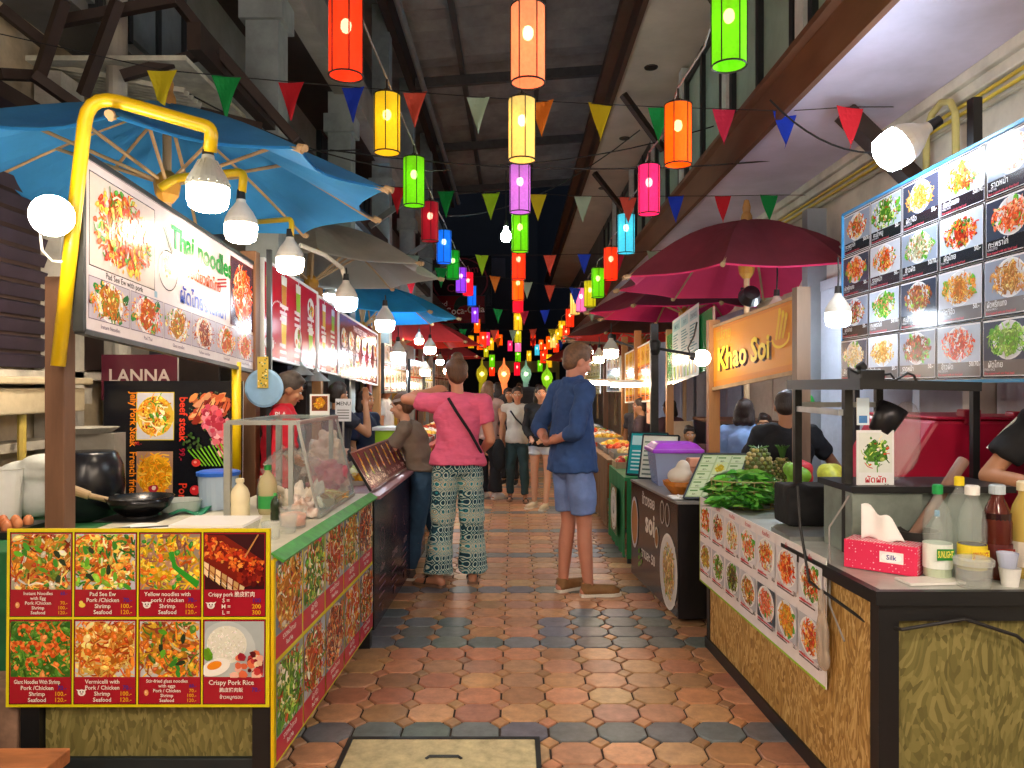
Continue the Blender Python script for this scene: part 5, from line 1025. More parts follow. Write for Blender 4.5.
# shelf of pink/red goods behind far left (bright stall interior)
for i, (y, c, nm) in enumerate([(11.8, '#d86a4a', 'coral'), (13.8, '#e8c83a', 'yellow'), (15.8, '#c83a3a', 'red'), (18, '#d88a50', 'tan')]):
    b = B(); b.bx(-2.3, -2.26, y, y+1.7, 0, 2.2); solo('stall_backdrop', b, pm(c, .6), '%s backdrop sheet of a far left stall' % nm, 'backdrop', 'far stall backdrops', loc=(-2.28, y+.85, .0))
b = B(); b.bx(-1.1, 1.4, 24.0, 24.3, 2.0, 2.35); b.bx(-1.1, -1.0, 24, 24.3, 0, 2.0); b.bx(1.3, 1.4, 24, 24.3, 0, 2.0); solo('far_tent', b, pm('#8a8a3a'), 'olive yellow awning across the far end of the aisle', 'awning', loc=(0, 24.1, 0))
# ================================================================= RIGHT NEAR STALL
ZR = .83; CX_ = lambda y: 1.116+(4.4-y)*.044
t = thing('stall_counter', 'near right stall counter of strand board panels in a black frame', 'counter', (1.8, 3.4, 0))
f0, f1 = V(CX_(4.42), 4.42, 0), V(CX_(2.49), 2.49, 0)
b = B(); q = lambda a, o_, z0, z1: None
def wall(b, a, c, th, z0, z1):
    a, c = Vector(a), Vector(c); d = (c-a).normalized(); n = V(-d.y, d.x, 0)*th
    b.hexa([V(a.x, a.y, z0), V(c.x, c.y, z0), V(c.x+n.x, c.y+n.y, z0), V(a.x+n.x, a.y+n.y, z0)], [V(a.x, a.y, z1), V(c.x, c.y, z1), V(c.x+n.x, c.y+n.y, z1), V(a.x+n.x, a.y+n.y, z1)])
wall(b, f0, f1, .02, .05, .80); part('aisle_panel', b, OSB, t)
b = B(); b.bx(CX_(2.49)+.03, 2.5, 2.505, 2.52, .06, .74); part('front_panel', b, OSBG, t)
b = B(); wall(b, f0+V(-.012, 0, 0), f1+V(-.012, 0, 0), .03, .0, .06); b.bx(f1.x-.012, 2.5, 2.48, 2.51, .74, .815); b.bx(f1.x-.012, 2.5, 2.485, 2.51, 0, .06); part('rails', b, BLK, t)
for x, y in ((f1.x+.02, 2.51), (f0.x+.03, 4.38), (2.48, 2.52), (1.75, 4.38)): b = B(); b.bx(x-.033, x+.033, y-.03, y+.03, 0, .80); part('post', b, BLK, t)
b = B(); b.add([(x, y, z) for z in (.80, ZR) for x, y in ((f1.x-.02, 2.47), (2.52, 2.47), (2.52, 2.84), (1.98, 2.84), (1.98, 3.58), (1.8, 3.58), (1.8, 4.45), (f0.x-.015, 4.45))], [tuple(range(7, -1, -1)), tuple(range(8, 16))]+[(i, (i+1) % 8, 8+(i+1) % 8, 8+i) for i in range(8)]); part('worktop', b, mat('worktop_grey', '#a8aca6', .3, var=.2), t)
b = B(); b.bx(f1.x-.03, 2.52, 2.462, 2.49, ZR-.035, ZR+.01); wall(b, V(f1.x-.03, 2.47, 0), V(CX_(3.25)-.03, 3.25, 0), -.03, ZR-.035, ZR+.008); part('top_edging', b, BLK, t)
# white fourteen dish banner on the aisle side
a0 = V(1.083, 4.45, .375); a1 = V(1.162, 2.84, .372); W_ = (a1-a0).length
s = P(W_, .49, '#ecE8ec'); s.rect(0, 0, W_, .01, '#9ac83a'); s.rect(0, 0, .012, .49, '#a8c860'); rr = random.Random(21)
for c in range(7):
    w_ = W_/7; x = c*w_
    for r in range(2):
        y = .045+(1-r)*.215; pal = [[PADT, STIR, RICE+PADT, SALM+RICE, PADT, ['#e8501c','#f07a2c','#c83a18','#f0b060'], STIR], [['#d8b030','#7a8a2a','#a0401c'], GRNF, ['#4a5a24','#6a3a20','#8aa03a'], NOOD, SALM, ['#f0a018','#e8b830','#e07818'], PADT]][r][c]
        s.food(x+.012, y+.035, w_-.024, .155, pal, 300+c*2+r, bg=['#d8dae4', '#b8bcc8', '#3a4656'][(c*3+r) % 3 if (c, r) != (4, 1) else 2], plate='#f4f4f4', fill=.78, n=130, size=1.1, leaf='#4f9a34' if (c+r) % 3 == 0 else None)
        for q in range(2): s.rect(x+.015, y+.012+q*.011, w_*rr.uniform(.45, .8), .006, '#c83040' if q else '#5a4a50')
        s.text(['ผัดพริก', 'คะน้า', 'ข้าวผัด', 'ต้มยำ', 'กะเพรา', 'ผัดไทย', 'ทะเล'][c], x+.05, y+.02, .024, '#c02838', 'c', .02, maxw=.08)
        s.text('50.-' if c % 2 else '60.-', x+w_-.03, y+.018, .024, '#2c2c38', 'c', .015)
    s.text(['อาหาร', 'ตามสั่ง', 'จานเดียว', 'ข้าวแกง', 'ก๋วยเตี๋ยว', 'ยำ', 'ต้ม'][c], x+w_/2, .462, .024, '#c83040', 'c', .02, maxw=.16)
menu_board('dish_banner', 'white banner of fourteen dishes with a lime lower edge on the right counter side', 'banner', s, a0, a1-a0, (0, 0, 1), back=.004)
# big overhead menu
s = P(2.45, 1.02, '#e8e6ea'); cw, chh = .35, .25
pals = [PADT, GRNF, STIR, NOOD, SALM, SALM, PADT, ['#d8d0b0','#b8b890','#a87a50','#5a8a34'], ['#d83a20','#f0a030','#7a1a18','#e86a2a','#3f7a2a'], ['#e8641c','#d8401a','#f09a38','#f0c060'], ['#6aa834','#3f8a2a','#e8a080','#d86a50','#a8d060'], ['#a8582a','#7a3a1c','#c8803a','#9ac83a'], ['#d88a30','#e0a848','#c87024','#f0c870'], ['#c8883a','#d8a858','#b06a2a','#e8c880'], ['#e0b060','#f0d090','#c88a40'], ['#f0dcb0','#e8c890','#d8a860'], ['#8a2c1c','#6a1c14','#3f7a2a','#b8542c'], ['#e8501c','#f07a3a','#f0e8e0','#d83a18'], ['#9ac85a','#7ab83a','#b8d888','#5a9a2c'], GRNF]
order = [[0, 1, 12, 3, 5, 9, 0], [9, 6, 7, 8, 4, 2, 1], [2, 10, 11, 12, 13, 5, 0], [15, 14, 16, 17, 18, 3, 6]]
for r in range(4):
    for c in range(7):
        x = c*cw; y = .01+(3-r)*chh; s.rect(x+.004, y+.003, cw-.008, chh-.006, '#16171d'); s.rect(x+.010, y+.009, cw-.020, chh-.018, '#e4e2e8'); dark = not (r == 3 or (r == 2 and c in (1, 3, 4)))
        s.rect(x+.013, y+.012, cw-.026, .062, '#1b1c24' if dark else '#6f6866'); k = order[r][c]
        s.food(x+.013, y+.074, cw-.026, chh-.090, pals[k], 400+r*7+c, bg=['#8f9ab0', '#b8c4d8', '#3a4256', '#c4cad8'][(r*2+c) % 4], plate='#e8ecf2', fill=.78 if k != 1 else 1, n=210, leaf='#5fae34' if (r+c) % 2 else None, size=.95)
        s.text(['กะเพราไก่', 'คะน้าหมู', 'ผัดซีอิ๊ว', 'ผัดพริกแกง', 'ราดหน้า', 'ข้าวผัด', 'ผัดไทย'][(c+r*3) % 7], x+.09, y+.045, .036, '#e8e8ec', 'c', .012, maxw=.13)
        s.text(['PAD KRA PAO', 'KANA MOO', 'PAD SEE EW', 'FRIED RICE', 'RAD NA', 'TOM YUM', 'OMELETTE'][(c+r*2) % 7], x+.02, y+.032, .014, '#c8c8d0', 'l', .01); s.text('50.-' if (c+r) % 3 else '50/70.-', x+cw-.05, y+.055, .03, '#f4f4f6', 'c', .02)
        s.text('Rice topped with stir fried basil', x+.02, y+.016, .015, '#e05a6a', 'l', .012, maxw=.2)
menu_board('overhead_menu', 'large overhead menu of dish photographs in black grid on the right wall side', 'menu', s, (2.0, 4.62, 1.53), (0, -1, 0), (0, 0, 1), back=.03, fr=(pm('#3f9ad8', .4), .014))
b = B(); b.bar((2.02, 4.5, 1.55), (2.02, 4.5, 0), .03); solo('menu_post', b, DSTEEL, 'thin black post under the far end of the overhead menu', 'post', loc=(2.02, 4.5, 0))
b = B(); b.bar((2.05, 3.39, 2.5), (2.05, 3.39, 2.79), .04, .05); b.bar((2.05, 3.39, 2.5), (2.05, 3.39, 0), .03); solo('menu_post', b, BLK, 'black post rising above the overhead menu by the arched pipe', 'post', loc=(2.05, 3.05, 0))
# metal rack with shelf on the counter
t = thing('metal_rack', 'black steel rack with a sheet shelf standing on the near right counter', 'rack', (1.5, 3.35, ZR))
b = B()
WA = mat('worn_angle', '#2e2e2a', .5, metal=.4, var=.4, scale=12)
for x, y in ((1.355, 3.1), (1.36, 3.66), (1.75, 3.66)): b = B(); b.bar((x, y, ZR), (x, y, 1.5), .032); part('upright', b, WA, t)
b = B(); b.bx(1.33, 1.76, 2.93, 3.72, 1.495, 1.512); b.bar((1.335, 2.93, 1.515), (1.335, 3.72, 1.515), .012, .045); b.bar((1.33, 2.935, 1.515), (1.80, 2.935, 1.505), .012, .035); part('shelf', b, BLK, t)
b = B(); b.bar((1.33, 3.1, 1.40), (1.36, 3.66, 1.40), .02, .025); b.bar((1.36, 3.66, 1.42), (1.75, 3.66, 1.42), .02, .025); part('cross_rail', b, STEEL, t)
t = thing('power_adapter', 'black box with looping cables lying on the rack shelf', 'adapter', (1.43, 3.12, 1.512))
b = B(); b.bx(1.42, 1.52, 3.12, 3.24, 1.513, 1.575); b.cyl((1.45, 3.16, 1.575), (1.43, 3.16, 1.60), .02); part('adapter_box', b, BLK, t, bev=.006)
b = B(); b.tube([(1.42, 3.15, 1.56), (1.36, 3.1, 1.58), (1.34, 3.05, 1.53), (1.40, 3.0, 1.52), (1.5, 3.0, 1.53), (1.56, 3.02, 1.56), (1.60, 3.05, 1.55), (1.62, 3.06, 1.52)], .005, 6); b.tube([(1.5, 3.2, 1.55), (1.58, 3.2, 1.56), (1.6, 3.18, 1.52)], .005, 6); part('cable', b, WIRE, t)
s = P(.15, .24, '#e8ecee'); s.food(.008, .07, .134, .16, GRNF, 7, bg='#dfe6e0', plate=None, n=60); s.text('ผัดผัก', .075, .03, .035, '#c83040', 'c', .02); s.text('50', .12, .01, .02, '#303030', 'c', .01)
menu_board('picture_card', 'card with a green vegetable picture hanging on the metal rack', 'card', s, (1.375, 3.06, 1.09), (1, .0, 0), (0, 0, 1), back=.003)
s = P(.05, .11, '#d8ecf8'); s.rect(.008, .008, .034, .03, '#4a86c8'); menu_board('blue_tag', 'small pale blue tag hanging above the vegetable card on the rack', 'tag', s, (1.385, 3.08, 1.35), (1, 0, 0), (0, 0, 1), back=.003)
b = B(); b.lathe([(.02, -.08), (.045, -.07), (.055, 0), (.06, .05), (.055, .05), (.04, -.06), (0, -.075)], (1.52, 3.1, 1.38), 20, Matrix.Rotation(.5, 3, 'Y')); solo('hanging_pot', b, mat('black_pot', '#2c2c30', .3, metal=.6, var=.2), 'dark pot hanging under the rack shelf', 'pot', loc=(1.52, 3.1, 1.38), smooth=True)
b = B(); b.ell((1.62, 3.2, 1.27), (.09, .05, .14)); b.ell((1.56, 3.2, 1.18), (.07, .04, .1)); b.ell((1.66, 3.22, 1.35), (.06, .04, .1)); b.ell((1.53, 3.2, 1.13), (.04,.03,.06)); solo('plastic_bag', b, FILM, 'clear plastic bag of greens hanging under the rack shelf', 'bag', loc=(1.6, 3.2, 1.15), rm=.012)
# steel box under the rack
t = thing('steel_cabinet', 'dull grey sheet steel cabinet on the counter under the rack', 'cabinet', (1.55, 3.1, ZR))
SG = mat('sheet_steel', '#8a968e', .45, metal=.35, var=.3, scale=5)
b = B(); b.bx(1.34, 1.62, 3.02, 3.3, ZR, 1.085); b.bx(1.62, 1.95, 3.06, 3.3, ZR, 1.085); part('cabinet_body', b, SG, t, bev=.004)
b = B(); b.bx(1.33, 1.98, 3.0, 3.34, 1.085, 1.11); part('cabinet_top', b, BLK, t)
# black bag panel left of rack
b = B(); b.box((1.405, 3.68, .94), (.24, .2, .19)); b.ell((1.4, 3.6, .93), (.11, .06, .08)); b.ell((1.35, 3.62, 1.0), (.07, .06, .05)); solo('black_bag', b, BLKC, 'black cloth bag slumped on the counter beside the greens', 'bag', loc=(1.4, 3.68, ZR), rm=.012)
b = B(); b.bx(1.2, 1.52, 3.32, 3.56, ZR, ZR+.02); solo('steel_sheet_tray', b, STEEL, 'flat steel tray in front of the black cloth bag', 'tray', loc=(1.3, 3.6, ZR))
# greens basket
t = thing('greens_basket', 'wire basket heaped with long green leaves at the end of the right counter', 'basket', (1.28, 4.28, ZR))
b = B()
for z, r in ((.0, .9), (.05, .95), (.1, 1.0), (.15, 1.03)): b.tube([(1.3+.19*r*math.cos(2*PI*k/20), 4.28+.15*r*math.sin(2*PI*k/20), ZR+.005+z) for k in range(21)], .004, 5)
for k in range(20): a = 2*PI*k/20; b.cyl((1.3+.17*math.cos(a), 4.28+.135*math.sin(a), ZR), (1.3+.196*math.cos(a), 4.28+.155*math.sin(a), ZR+.155), .003, n=5)
part('basket', b, pm('#9a8f5a'), t)
b = B(); heap(b, (1.3, 4.28, ZR+.06), .2, .16, .13, ['#3f8a2a', '#5aa83a', '#2c6a20', '#7ac04a', '#a8d878'], 260, random.Random(31), .04, 'leaf'); part('greens', b, MIX, t, kind='stuff')
b = B(); heap(b, (1.22, 4.12, ZR+.02), .15, .08, .07, ['#3f8a2a', '#5aa83a', '#2c6a20', '#7ac04a'], 120, random.Random(32), .045, 'leaf'); solo('leafy_greens', b, MIX, 'loose long green leaves spilling before the wire basket', 'vegetables', loc=(1.22, 4.12, ZR), kind='stuff')
def pineapple(label, p, s=1.0, rot=None):
    p = Vector(p); t = thing('pineapple', label, 'pineapple', p); b = B(); rr = random.Random(int(p.x*100))
    b.col = lin('#5a5a2a'); b.ell(p+V(0, 0, .09*s), (.06*s, .06*s, .095*s), n=16, m=12)
    for i in range(9):
        z = -.08+.02*i
        for k in range(12):
            a = 2*PI*(k+.5*(i % 2))/12; q = math.sqrt(max(.02, 1-(z/.097)**2)); b.col = jit(lin(rr.choice(['#b0a860', '#7a8a3a', '#c8b878', '#5a6a2c'])), rr, .2); b.ell(p+V(.06*s*q*math.cos(a), .06*s*q*math.sin(a), .09*s+z*s), .011*s, n=6, m=4)
    part('fruit', b, MIX, t); b = B()
    for k in range(16): a = k*2.4; b.tube([p+V(0, 0, .17*s), p+V(.02*math.cos(a), .02*math.sin(a), .22)*1, p+V(.05*math.cos(a)*s, .05*math.sin(a)*s, .24)], .008, 5, [.01, .008, .001])
    part('leaf_crown', b, pm('#4a7a34'), t)
b = B(); b.bx(1.2, 1.62, 4.40, 4.46, ZR, ZR+.10); b.bx(1.22, 1.62, 4.5, 4.8, .0, .9); solo('produce_crate', b, pm('#5a6a3a'), 'green crate behind the leaf basket carrying the pineapples', 'crate', loc=(1.4, 4.6, 0))
pineapple('pineapple standing left, in front of the black shirted cook', (1.50, 4.68, .905), 1.25); pineapple('shorter pineapple to the right of the tall one', (1.66, 4.72, .905), .9)
b = B(); b.ell((1.32, 4.62, .95), (.09, .07, .05)); b.ell((1.27, 4.66, .94), (.06, .05, .04)); solo('green_melon', b, mat('melon_skin', '#3a5a30', .5, var=.3), 'dark green gourd beside the pineapples', 'vegetable', loc=(1.32, 4.62, .9), rm=.01)
for i, (x, y, z, r, c, nm) in enumerate([(1.62, 3.9, .86, .07, '#c9d04a', 'yellow green cabbage'), (1.52, 4.1, .86, .06, '#7ab03a', 'green pepper heap'), (1.66, 4.0, .86, .07, '#e0d88a', 'pale cabbage'), (1.6, 4.25, .86, .06, '#d0404a', 'pink onion bag'), (1.66, 3.72, .80, .055, '#2f7a70', 'teal wrapped vegetable')]):
    b = B(); rr = random.Random(i)
    for k in range(8): b.ell((x+rr.uniform(-.04, .04), y+rr.uniform(-.04, .04), z+.16+rr.uniform(-.02, .05)), r*rr.uniform(.5, .8))
    b.ell((x, y, z+.1), (r*.9, r*.9, .12)); solo('vegetable_pile', b, mat('veg_%d' % i, c, .5, var=.3, scale=20, bump=.4), nm+' on the right counter behind the rack posts', 'vegetable', loc=(x, y, ZR), rm=.012)
# tissue box
t = thing('tissue_box', 'red and white dotted tissue box with a tissue sticking out', 'tissue box', (1.36, 2.80, ZR), rz=-.72)
TB = mat('tissue_box_print', '#e84870', .45, var=0); nt = TB.node_tree; N = nt.nodes; L = nt.links; vo = N.new('ShaderNodeTexVoronoi'); vo.inputs['Scale'].default_value = 95; vo.inputs['Randomness'].default_value = .25; tc = N.new('ShaderNodeTexCoord'); L.new(tc.outputs['Object'], vo.inputs['Vector']); cr = N.new('ShaderNodeValToRGB'); cr.color_ramp.interpolation = 'CONSTANT'; cr.color_ramp.elements[0].color = (*lin('#f6e4ea'), 1); cr.color_ramp.elements[1].color = (*lin('#e02858'), 1); cr.color_ramp.elements[1].position = .36; L.new(vo.outputs['Distance'], cr.inputs[0]); L.new(cr.outputs[0], N['Principled BSDF'].inputs['Base Color'])
b = B(); b.box((0, 0, .055), (.25, .115, .105)); part('carton', b, TB, t, local=True, bev=.003)
s = P(.08, .04, '#f4eef2'); s.ell(.04, .02, .035, .016, '#fbfbfd'); s.text('Silk', .04, .012, .024, '#4a4a9a', 'c', .02); s.b.v = [V(.0+p.x, -.058-p.z, .04+p.y) for p in s.b.v]; part('brand_patch', s.b, PRINT, t, local=True)
b = B(); b.sheet(lambda u, v: V(-.08+.15*u*(1-.3*v)+.0*v, .012*math.sin(u*7)+.02*v*math.sin(u*3), .105+.13*v-.05*v*u+.01*math.sin(u*9)), 12, 8); part('tissue', b, mat('tissue_paper', '#f2f0ee', .8, var=.03), t, local=True, solid=.001, smooth=True)
b = B(); b.box((1.43, 2.62, ZR+.006), (.2, .09, .008), Matrix.Rotation(.1, 3, 'Z')); solo('white_tray', b, WHT, 'flat white tray in front of the tissue box', 'tray', loc=(1.47, 2.62, ZR))
# bottles
WC = clear_mat('water_clear', '#f0f6f4', .86, .03); SOY = mat('soy_sauce', '#2c0f0c', .15, var=.1); OIL = mat('yellow_oil', '#c9a63a', .2, var=.15)
bottle('clear bottle with a green cap and green printed label', (1.49, 2.68, ZR), .047, .33, WC, pm('#15984a'), lab='#e8efe8', labtxt=('SUNLIGHT', '#2f8a3a', '#f0e060'), liquid=(mat('pale_liquid', '#c8d0b0', .2), .14))
bottle('clear bottle with a white cap and yellow label', (1.60, 2.66, ZR), .046, .33, WC, WHT, lab='#e8cf30', labtxt=('SOY SAUCE', '#e8cf30', '#b02820'), liquid=(mat('dark_sauce', '#3a1a18', .2), .38), neck=.42)
bottle('clear bottle with a yellow flip cap behind the white capped one', (1.66, 2.84, ZR), .046, .34, WC, pm('#f0d820'), neck=.3)
bottle('dark soy sauce bottle with a torn pale wrap on its neck', (1.70, 2.68, ZR), .047, .33, clear_mat('brown_bottle', '#6a2c20', .35, .08), clear_mat('wrap', '#d8e8f0', .3, .2), liquid=(SOY, .7), lab='#5a1c1a', labtxt=('OYSTER', '#7a2420', '#e8d0a0'), neck=.45)
bottle('yellow oil bottle at the right edge with a cream cap', (1.815, 2.70, ZR), .052, .34, clear_mat('oil_clear', '#e8d070', .45, .08), CREAM, liquid=(OIL, .55), lab='#d8d0c0', labtxt=('OIL', '#c03030', '#f4f0e8'), neck=.45)
bottle('thin clear spray bottle between the tall bottles', (1.555, 2.80, ZR), .024, .22, WC, pm('#5aa8d8'))
tub('clear lidded round tub in front of the bottles', (1.545, 2.56, ZR), .058, .075, PLAST, lid=clear_mat('tub_lid', '#f0f4f4', .7, .2), cat='tub')
cup('white plastic cup right of the clear tub', (1.68, 2.58, ZR), .034, .06, WHT); t2 = cup('pale blue rimmed cup tilted on top of the white cup', (1.675, 2.585, ZR+.06), .034, .05, clear_mat('cup_clear', '#d8e0f4', .4, .2))
b = B(); b.cyl((1.66, 3.02, ZR+.20), (1.84, 3.12, ZR+.37), .02, .024, 16); b.cyl((1.50, 2.93, ZR+.05), (1.66, 3.02, ZR+.20), .018, .02, 16); solo('pestle', b, pm('#8a6a5a', .6), 'wooden pestle leaning behind the bottles', 'pestle', loc=(1.6, 2.98, ZR+.05))
t = thing('clay_mortar', 'dark mortar behind the bottles holding the pestle', 'mortar', (1.56, 2.95, ZR)); b = B(); b.lathe([(.05, 0), (.06, .02), (.085, .12), (.075, .12), (.05, .03), (0, .03)], (1.56, 2.95, ZR), 20); part('bowl', b, pm('#3a3836'), t)
# red cooler crates
t = thing('red_cooler', 'large dark red plastic cooler with a slanted side behind the near right counter', 'cooler', (2.15, 3.9, .835)); RC = mat('red_plastic', '#b01036', .4, var=.12, scale=2)
b = B(); v0 = [V(1.68, 3.62, .835), V(2.5, 3.62, .835), V(2.5, 4.2, .835), V(1.68, 4.2, .835)]; v1 = [V(1.97, 3.56, 1.35), V(2.54, 3.56, 1.35), V(2.54, 4.25, 1.35), V(1.97, 4.25, 1.35)]; b.hexa(v0, v1); part('cooler_body', b, RC, t, bev=.02)
b = B(); b.bx(1.97, 2.55, 3.55, 4.26, 1.35, 1.365); b.bx(2.1, 2.18, 3.55, 3.62, 1.33, 1.40); b.bx(2.33, 2.44, 3.55, 3.62, 1.33, 1.39); part('lid', b, RC, t, bev=.015)
b = B(); b.bx(1.85, 2.5, 3.66, 4.2, 0, .832); solo('prep_table', b, DSTEEL, 'dark table carrying the dark red cooler behind the near right counter', 'table', loc=(2.2, 3.9, 0))
b = B(); b.tube([(CX_(3.1)-.02, 3.1, 1.1), (CX_(3.08)-.03, 3.05, .95), (CX_(2.9)-.04, 2.95, .75), (1.2, 2.6, .70), (1.25, 2.455, .72), (1.45, 2.45, .755), (1.62, 2.455, .70), (1.72, 2.455, .62), (1.85, 2.46, .60)], .006, 8); solo('power_cable', b, WIRE, 'black cable drooping across the front corner of the near right counter', 'cable', loc=(1.3, 2.5, .6))
b = B(); b.tube([(1.35, 3.05, 1.08), (1.24, 3.0, .95), (1.2, 2.9, .85), (1.16, 2.8, .7), (1.17, 2.7, .6)], .004, 6); solo('power_cable', b, WWIRE, 'grey cable hanging down the aisle side by the dish banner', 'cable', loc=(1.2, 2.9, .6))
b = B(); b.ell((1.145, 2.83, .57), (.018, .05, .10)); b.ell((1.15, 2.85, .68), (.012, .025, .07)); b.ell((1.145, 2.82, .50), (.018, .05, .05)); solo('plastic_bag', b, clear_mat('hang_bag', '#e8dccc', .7, .25), 'thin clear bag tied to the corner of the dish banner', 'bag', loc=(1.14, 2.83, .6), rm=.006)
# ================================================================= RIGHT SECOND STALL (brown box)
t = thing('food_cart', 'dark brown box cart printed with noodle bowls and white letters', 'cart', (1.3, 5.4, 0))
c0, c1, c2, c3 = V(.93, 6.05, 0), V(1.04, 4.84, 0), V(1.62, 4.84, 0), V(1.62, 6.05, 0)
b = B(); up = lambda L_, z: [V(p.x, p.y, z) for p in L_]
b.hexa(up([c0, c1, c2, c3], .03), up([c0, c1, c2, c3], .76)); part('cart_body', b, mat('cart_black', '#191517', .35, var=.15), t)
b = B(); b.hexa(up([c0+V(-.01, 0, 0), c1+V(-.01, -.01, 0), c2+V(0, -.01, 0), c3], .76), up([c0+V(-.01, 0, 0), c1+V(-.01, -.01, 0), c2+V(0, -.01, 0), c3], .775)); part('worktop', b, mat('cart_top', '#8f8a84', .3, var=.15), t)
W_ = (c1-c0).length; s = P(W_, .72, '#2c1f1e'); s.text('ข้าวซอย', .5, .60, .11, '#e8ded0', 'c', .02, maxw=.42); s.text('soi', .55, .41, .22, '#ece4d8', 'c', .03); s.text('จานละ 50', .5, .20, .1, '#e8ded0', 'c', .02, maxw=.4)
s.ell(1.02, .25, .19, .24, '#d8d4cc', 30); s.food(.88, .06, .28, .38, ['#c9a060','#e0c080','#a87838','#7a9a3a','#d8b068'], 31, bg='#d8d4cc', plate='#b8b4ac', fill=.95, n=180); s.z = s.ztop
for k in range(40): a = 2*PI*k/40; s.line(1.02+.19*math.cos(a), .25+.24*math.sin(a), 1.02+.19*math.cos(a+.17), .25+.24*math.sin(a+.17), .02, '#e4e0d8')
s.ell(.12, .42, .11, .2, '#d8d4cc'); s.ell(.12, .42, .09, .17, '#b87a40'); s.ell(.74, .42, .05, .075, '#c8c0b0'); s.ell(.74, .42, .04, .06, '#8a5a34')
for x, y in ((.88, .62), (1.0, .62)): s.ring(x, y, .05, .008, '#b8b0a4', sy=1.6)
for k in range(12): s.blob(.25+.02*k % .1, .12+.01*k, .018, jit(lin('#5a8a2a'), rr, .3), rr)
s.place(V(c0.x, c0.y, .035), c1-c0, (0, 0, 1), t, out=.004)
t = thing('clear_tub', 'clear tub with a purple lid holding wooden sticks on the brown cart', 'tub', (1.18, 5.75, .776))
b = B(); b.hexa([V(1.06, 5.62, .777), V(1.34, 5.62, .777), V(1.34, 5.9, .777), V(1.06, 5.9, .777)], [V(1.03, 5.59, 1.02), V(1.37, 5.59, 1.02), V(1.37, 5.93, 1.02), V(1.03, 5.93, 1.02)]); part('tub_body', b, clear_mat('tub_clear', '#c8d4f0', .6, .2), t)
b = B(); b.bx(1.01, 1.39, 5.57, 5.95, 1.02, 1.05); b.hexa([V(1.02, 5.58, 1.05), V(1.38, 5.58, 1.05), V(1.38, 5.94, 1.05), V(1.02, 5.94, 1.05)], [V(1.06, 5.62, 1.09), V(1.34, 5.62, 1.09), V(1.34, 5.9, 1.09), V(1.06, 5.9, 1.09)]); part('lid', b, pm('#a03ad0', .35), t, bev=.008)
rr = random.Random(5)
for i in range(3):
    for j in range(4):
        b = B(); z = .777+.058*j; x = 1.27+.12*i; y = 5.35; b.bx(x-.055, x+.055, y-.06, y+.06, z, z+.05); b.bx(x-.05, x+.05, y-.055, y+.055, z+.05, z+.056)
        solo('takeaway_box', b, pm('#d89878' if (i+j) % 2 else '#c98868', .6), 'salmon coloured takeaway box in the stack on the brown cart', 'box', 'takeaway boxes on the brown cart', loc=(x, y, z), bev=.004)
t = thing('pickle_bowl', 'plastic bowl of brown pickles with a bag on top on the brown cart', 'bowl', (1.12, 5.2, .776))
b = B(); b.lathe([(.06, 0), (.11, .06), (.12, .09), (.11, .09), (.05, .01), (0, .01)], (1.13, 5.2, .777), 24); part('bowl', b, mat('amber_bowl', '#b8702a', .25, var=.3, scale=20), t)
b = B(); b.ell((1.13, 5.2, .9), (.09, .08, .06)); b.ell((1.15, 5.2, .95), (.05, .05, .06)); part('bag', b, clear_mat('pickle_bag', '#f0e8d8', .4, .3), t, rm=.01)
t2 = tray('white plate under the pickle bowl on the brown cart', (1.15, 4.98, .776), .14, .08, .012, ['#e8e4dc'], 4, m=WHT, n=6, s=.012)
def easel(label, o, u, v, s, fr=DSTEEL): return menu_board('standing_menu', label, 'menu', s, o, u, v, back=.012, fr=(fr, .012), backm=BLK)
s = P(.3, .36, '#a8c090'); rr = random.Random(2)
for r in range(5):
    for c in range(3): s.rect(.015+.095*c, .02+.066*r, .085, .058, '#c8d8b0'); s.text(['50.-', '60.-', '80.-'][(r+c) % 3], .057+.095*c, .026+.066*r, .02, '#385a30', 'c', .01); s.rect(.02+.095*c, .056+.066*r, .05, .01, '#5a8a4a')
s.food(.11, .19, .08, .1, ['#e8d030', '#f0e060'], 3, bg='#c8d8a0', plate=None, n=20)
easel('green listed menu leaning back on the end of the brown cart', (1.085, 4.90, .79), (1, -.1, 0), (.34, .35, .55), s)
farstall(.93, 6.45, 7.5, '#1c7a40', 'green cloth stall with a white round emblem behind the man in blue', z=.74, side=1, goods=False, cname='green stall')
em = thing('round_emblem', 'white oval emblem with a plant drawing on the green cloth stall', 'emblem', (.91, 6.85, .42)); s = P(.42, .42, '#1c7a40'); s.ell(.21, .21, .19, .19, '#eef2ee', 36); s.ring(.21, .21, .17, .008, '#3a6a4a'); s.text('FRESH', .21, .09, .05, '#3a6a4a', 'c', .01); s.text('JUICE', .21, .29, .05, '#3a6a4a', 'c', .01)
for k in range(5): s.line(.21, .16, .21+.07*math.cos(.5+k*.53), .16+.1*math.sin(.5+k*.53), .008, '#3a6a4a')
s.place((.905, 7.1, .2), (0, -1, 0), (0, 0, 1), em, out=.012)
s = P(.34, .4, '#2aa6a8'); s.rect(.02, .28, .3, .09, '#bfe8e4'); [s.rect(.03, .04+.035*k, .27*rr.uniform(.5, 1), .014, '#d8f0ee') for k in range(6)]
easel('teal menu leaning on the green cloth stall', (.97, 6.62, .75), (.35, -.2, 0), (.12, .3, .6), s)
s = P(.3, .38, '#d8dcc8'); [s.rect(.02, .03+.04*k, .26*rr.uniform(.5, 1), .014, '#6a7a6a') for k in range(8)]
easel('pale menu leaning between the teal menu and the purple lidded tub', (.99, 6.08, .78), (.35, -.2, 0), (.12, .3, .6), s)
farstall(.95, 7.8, 9.6, '#7a5a3a', 'brown cloth stall after the green one on the right', z=.76, side=1, cname='brown right stall', seed=2)
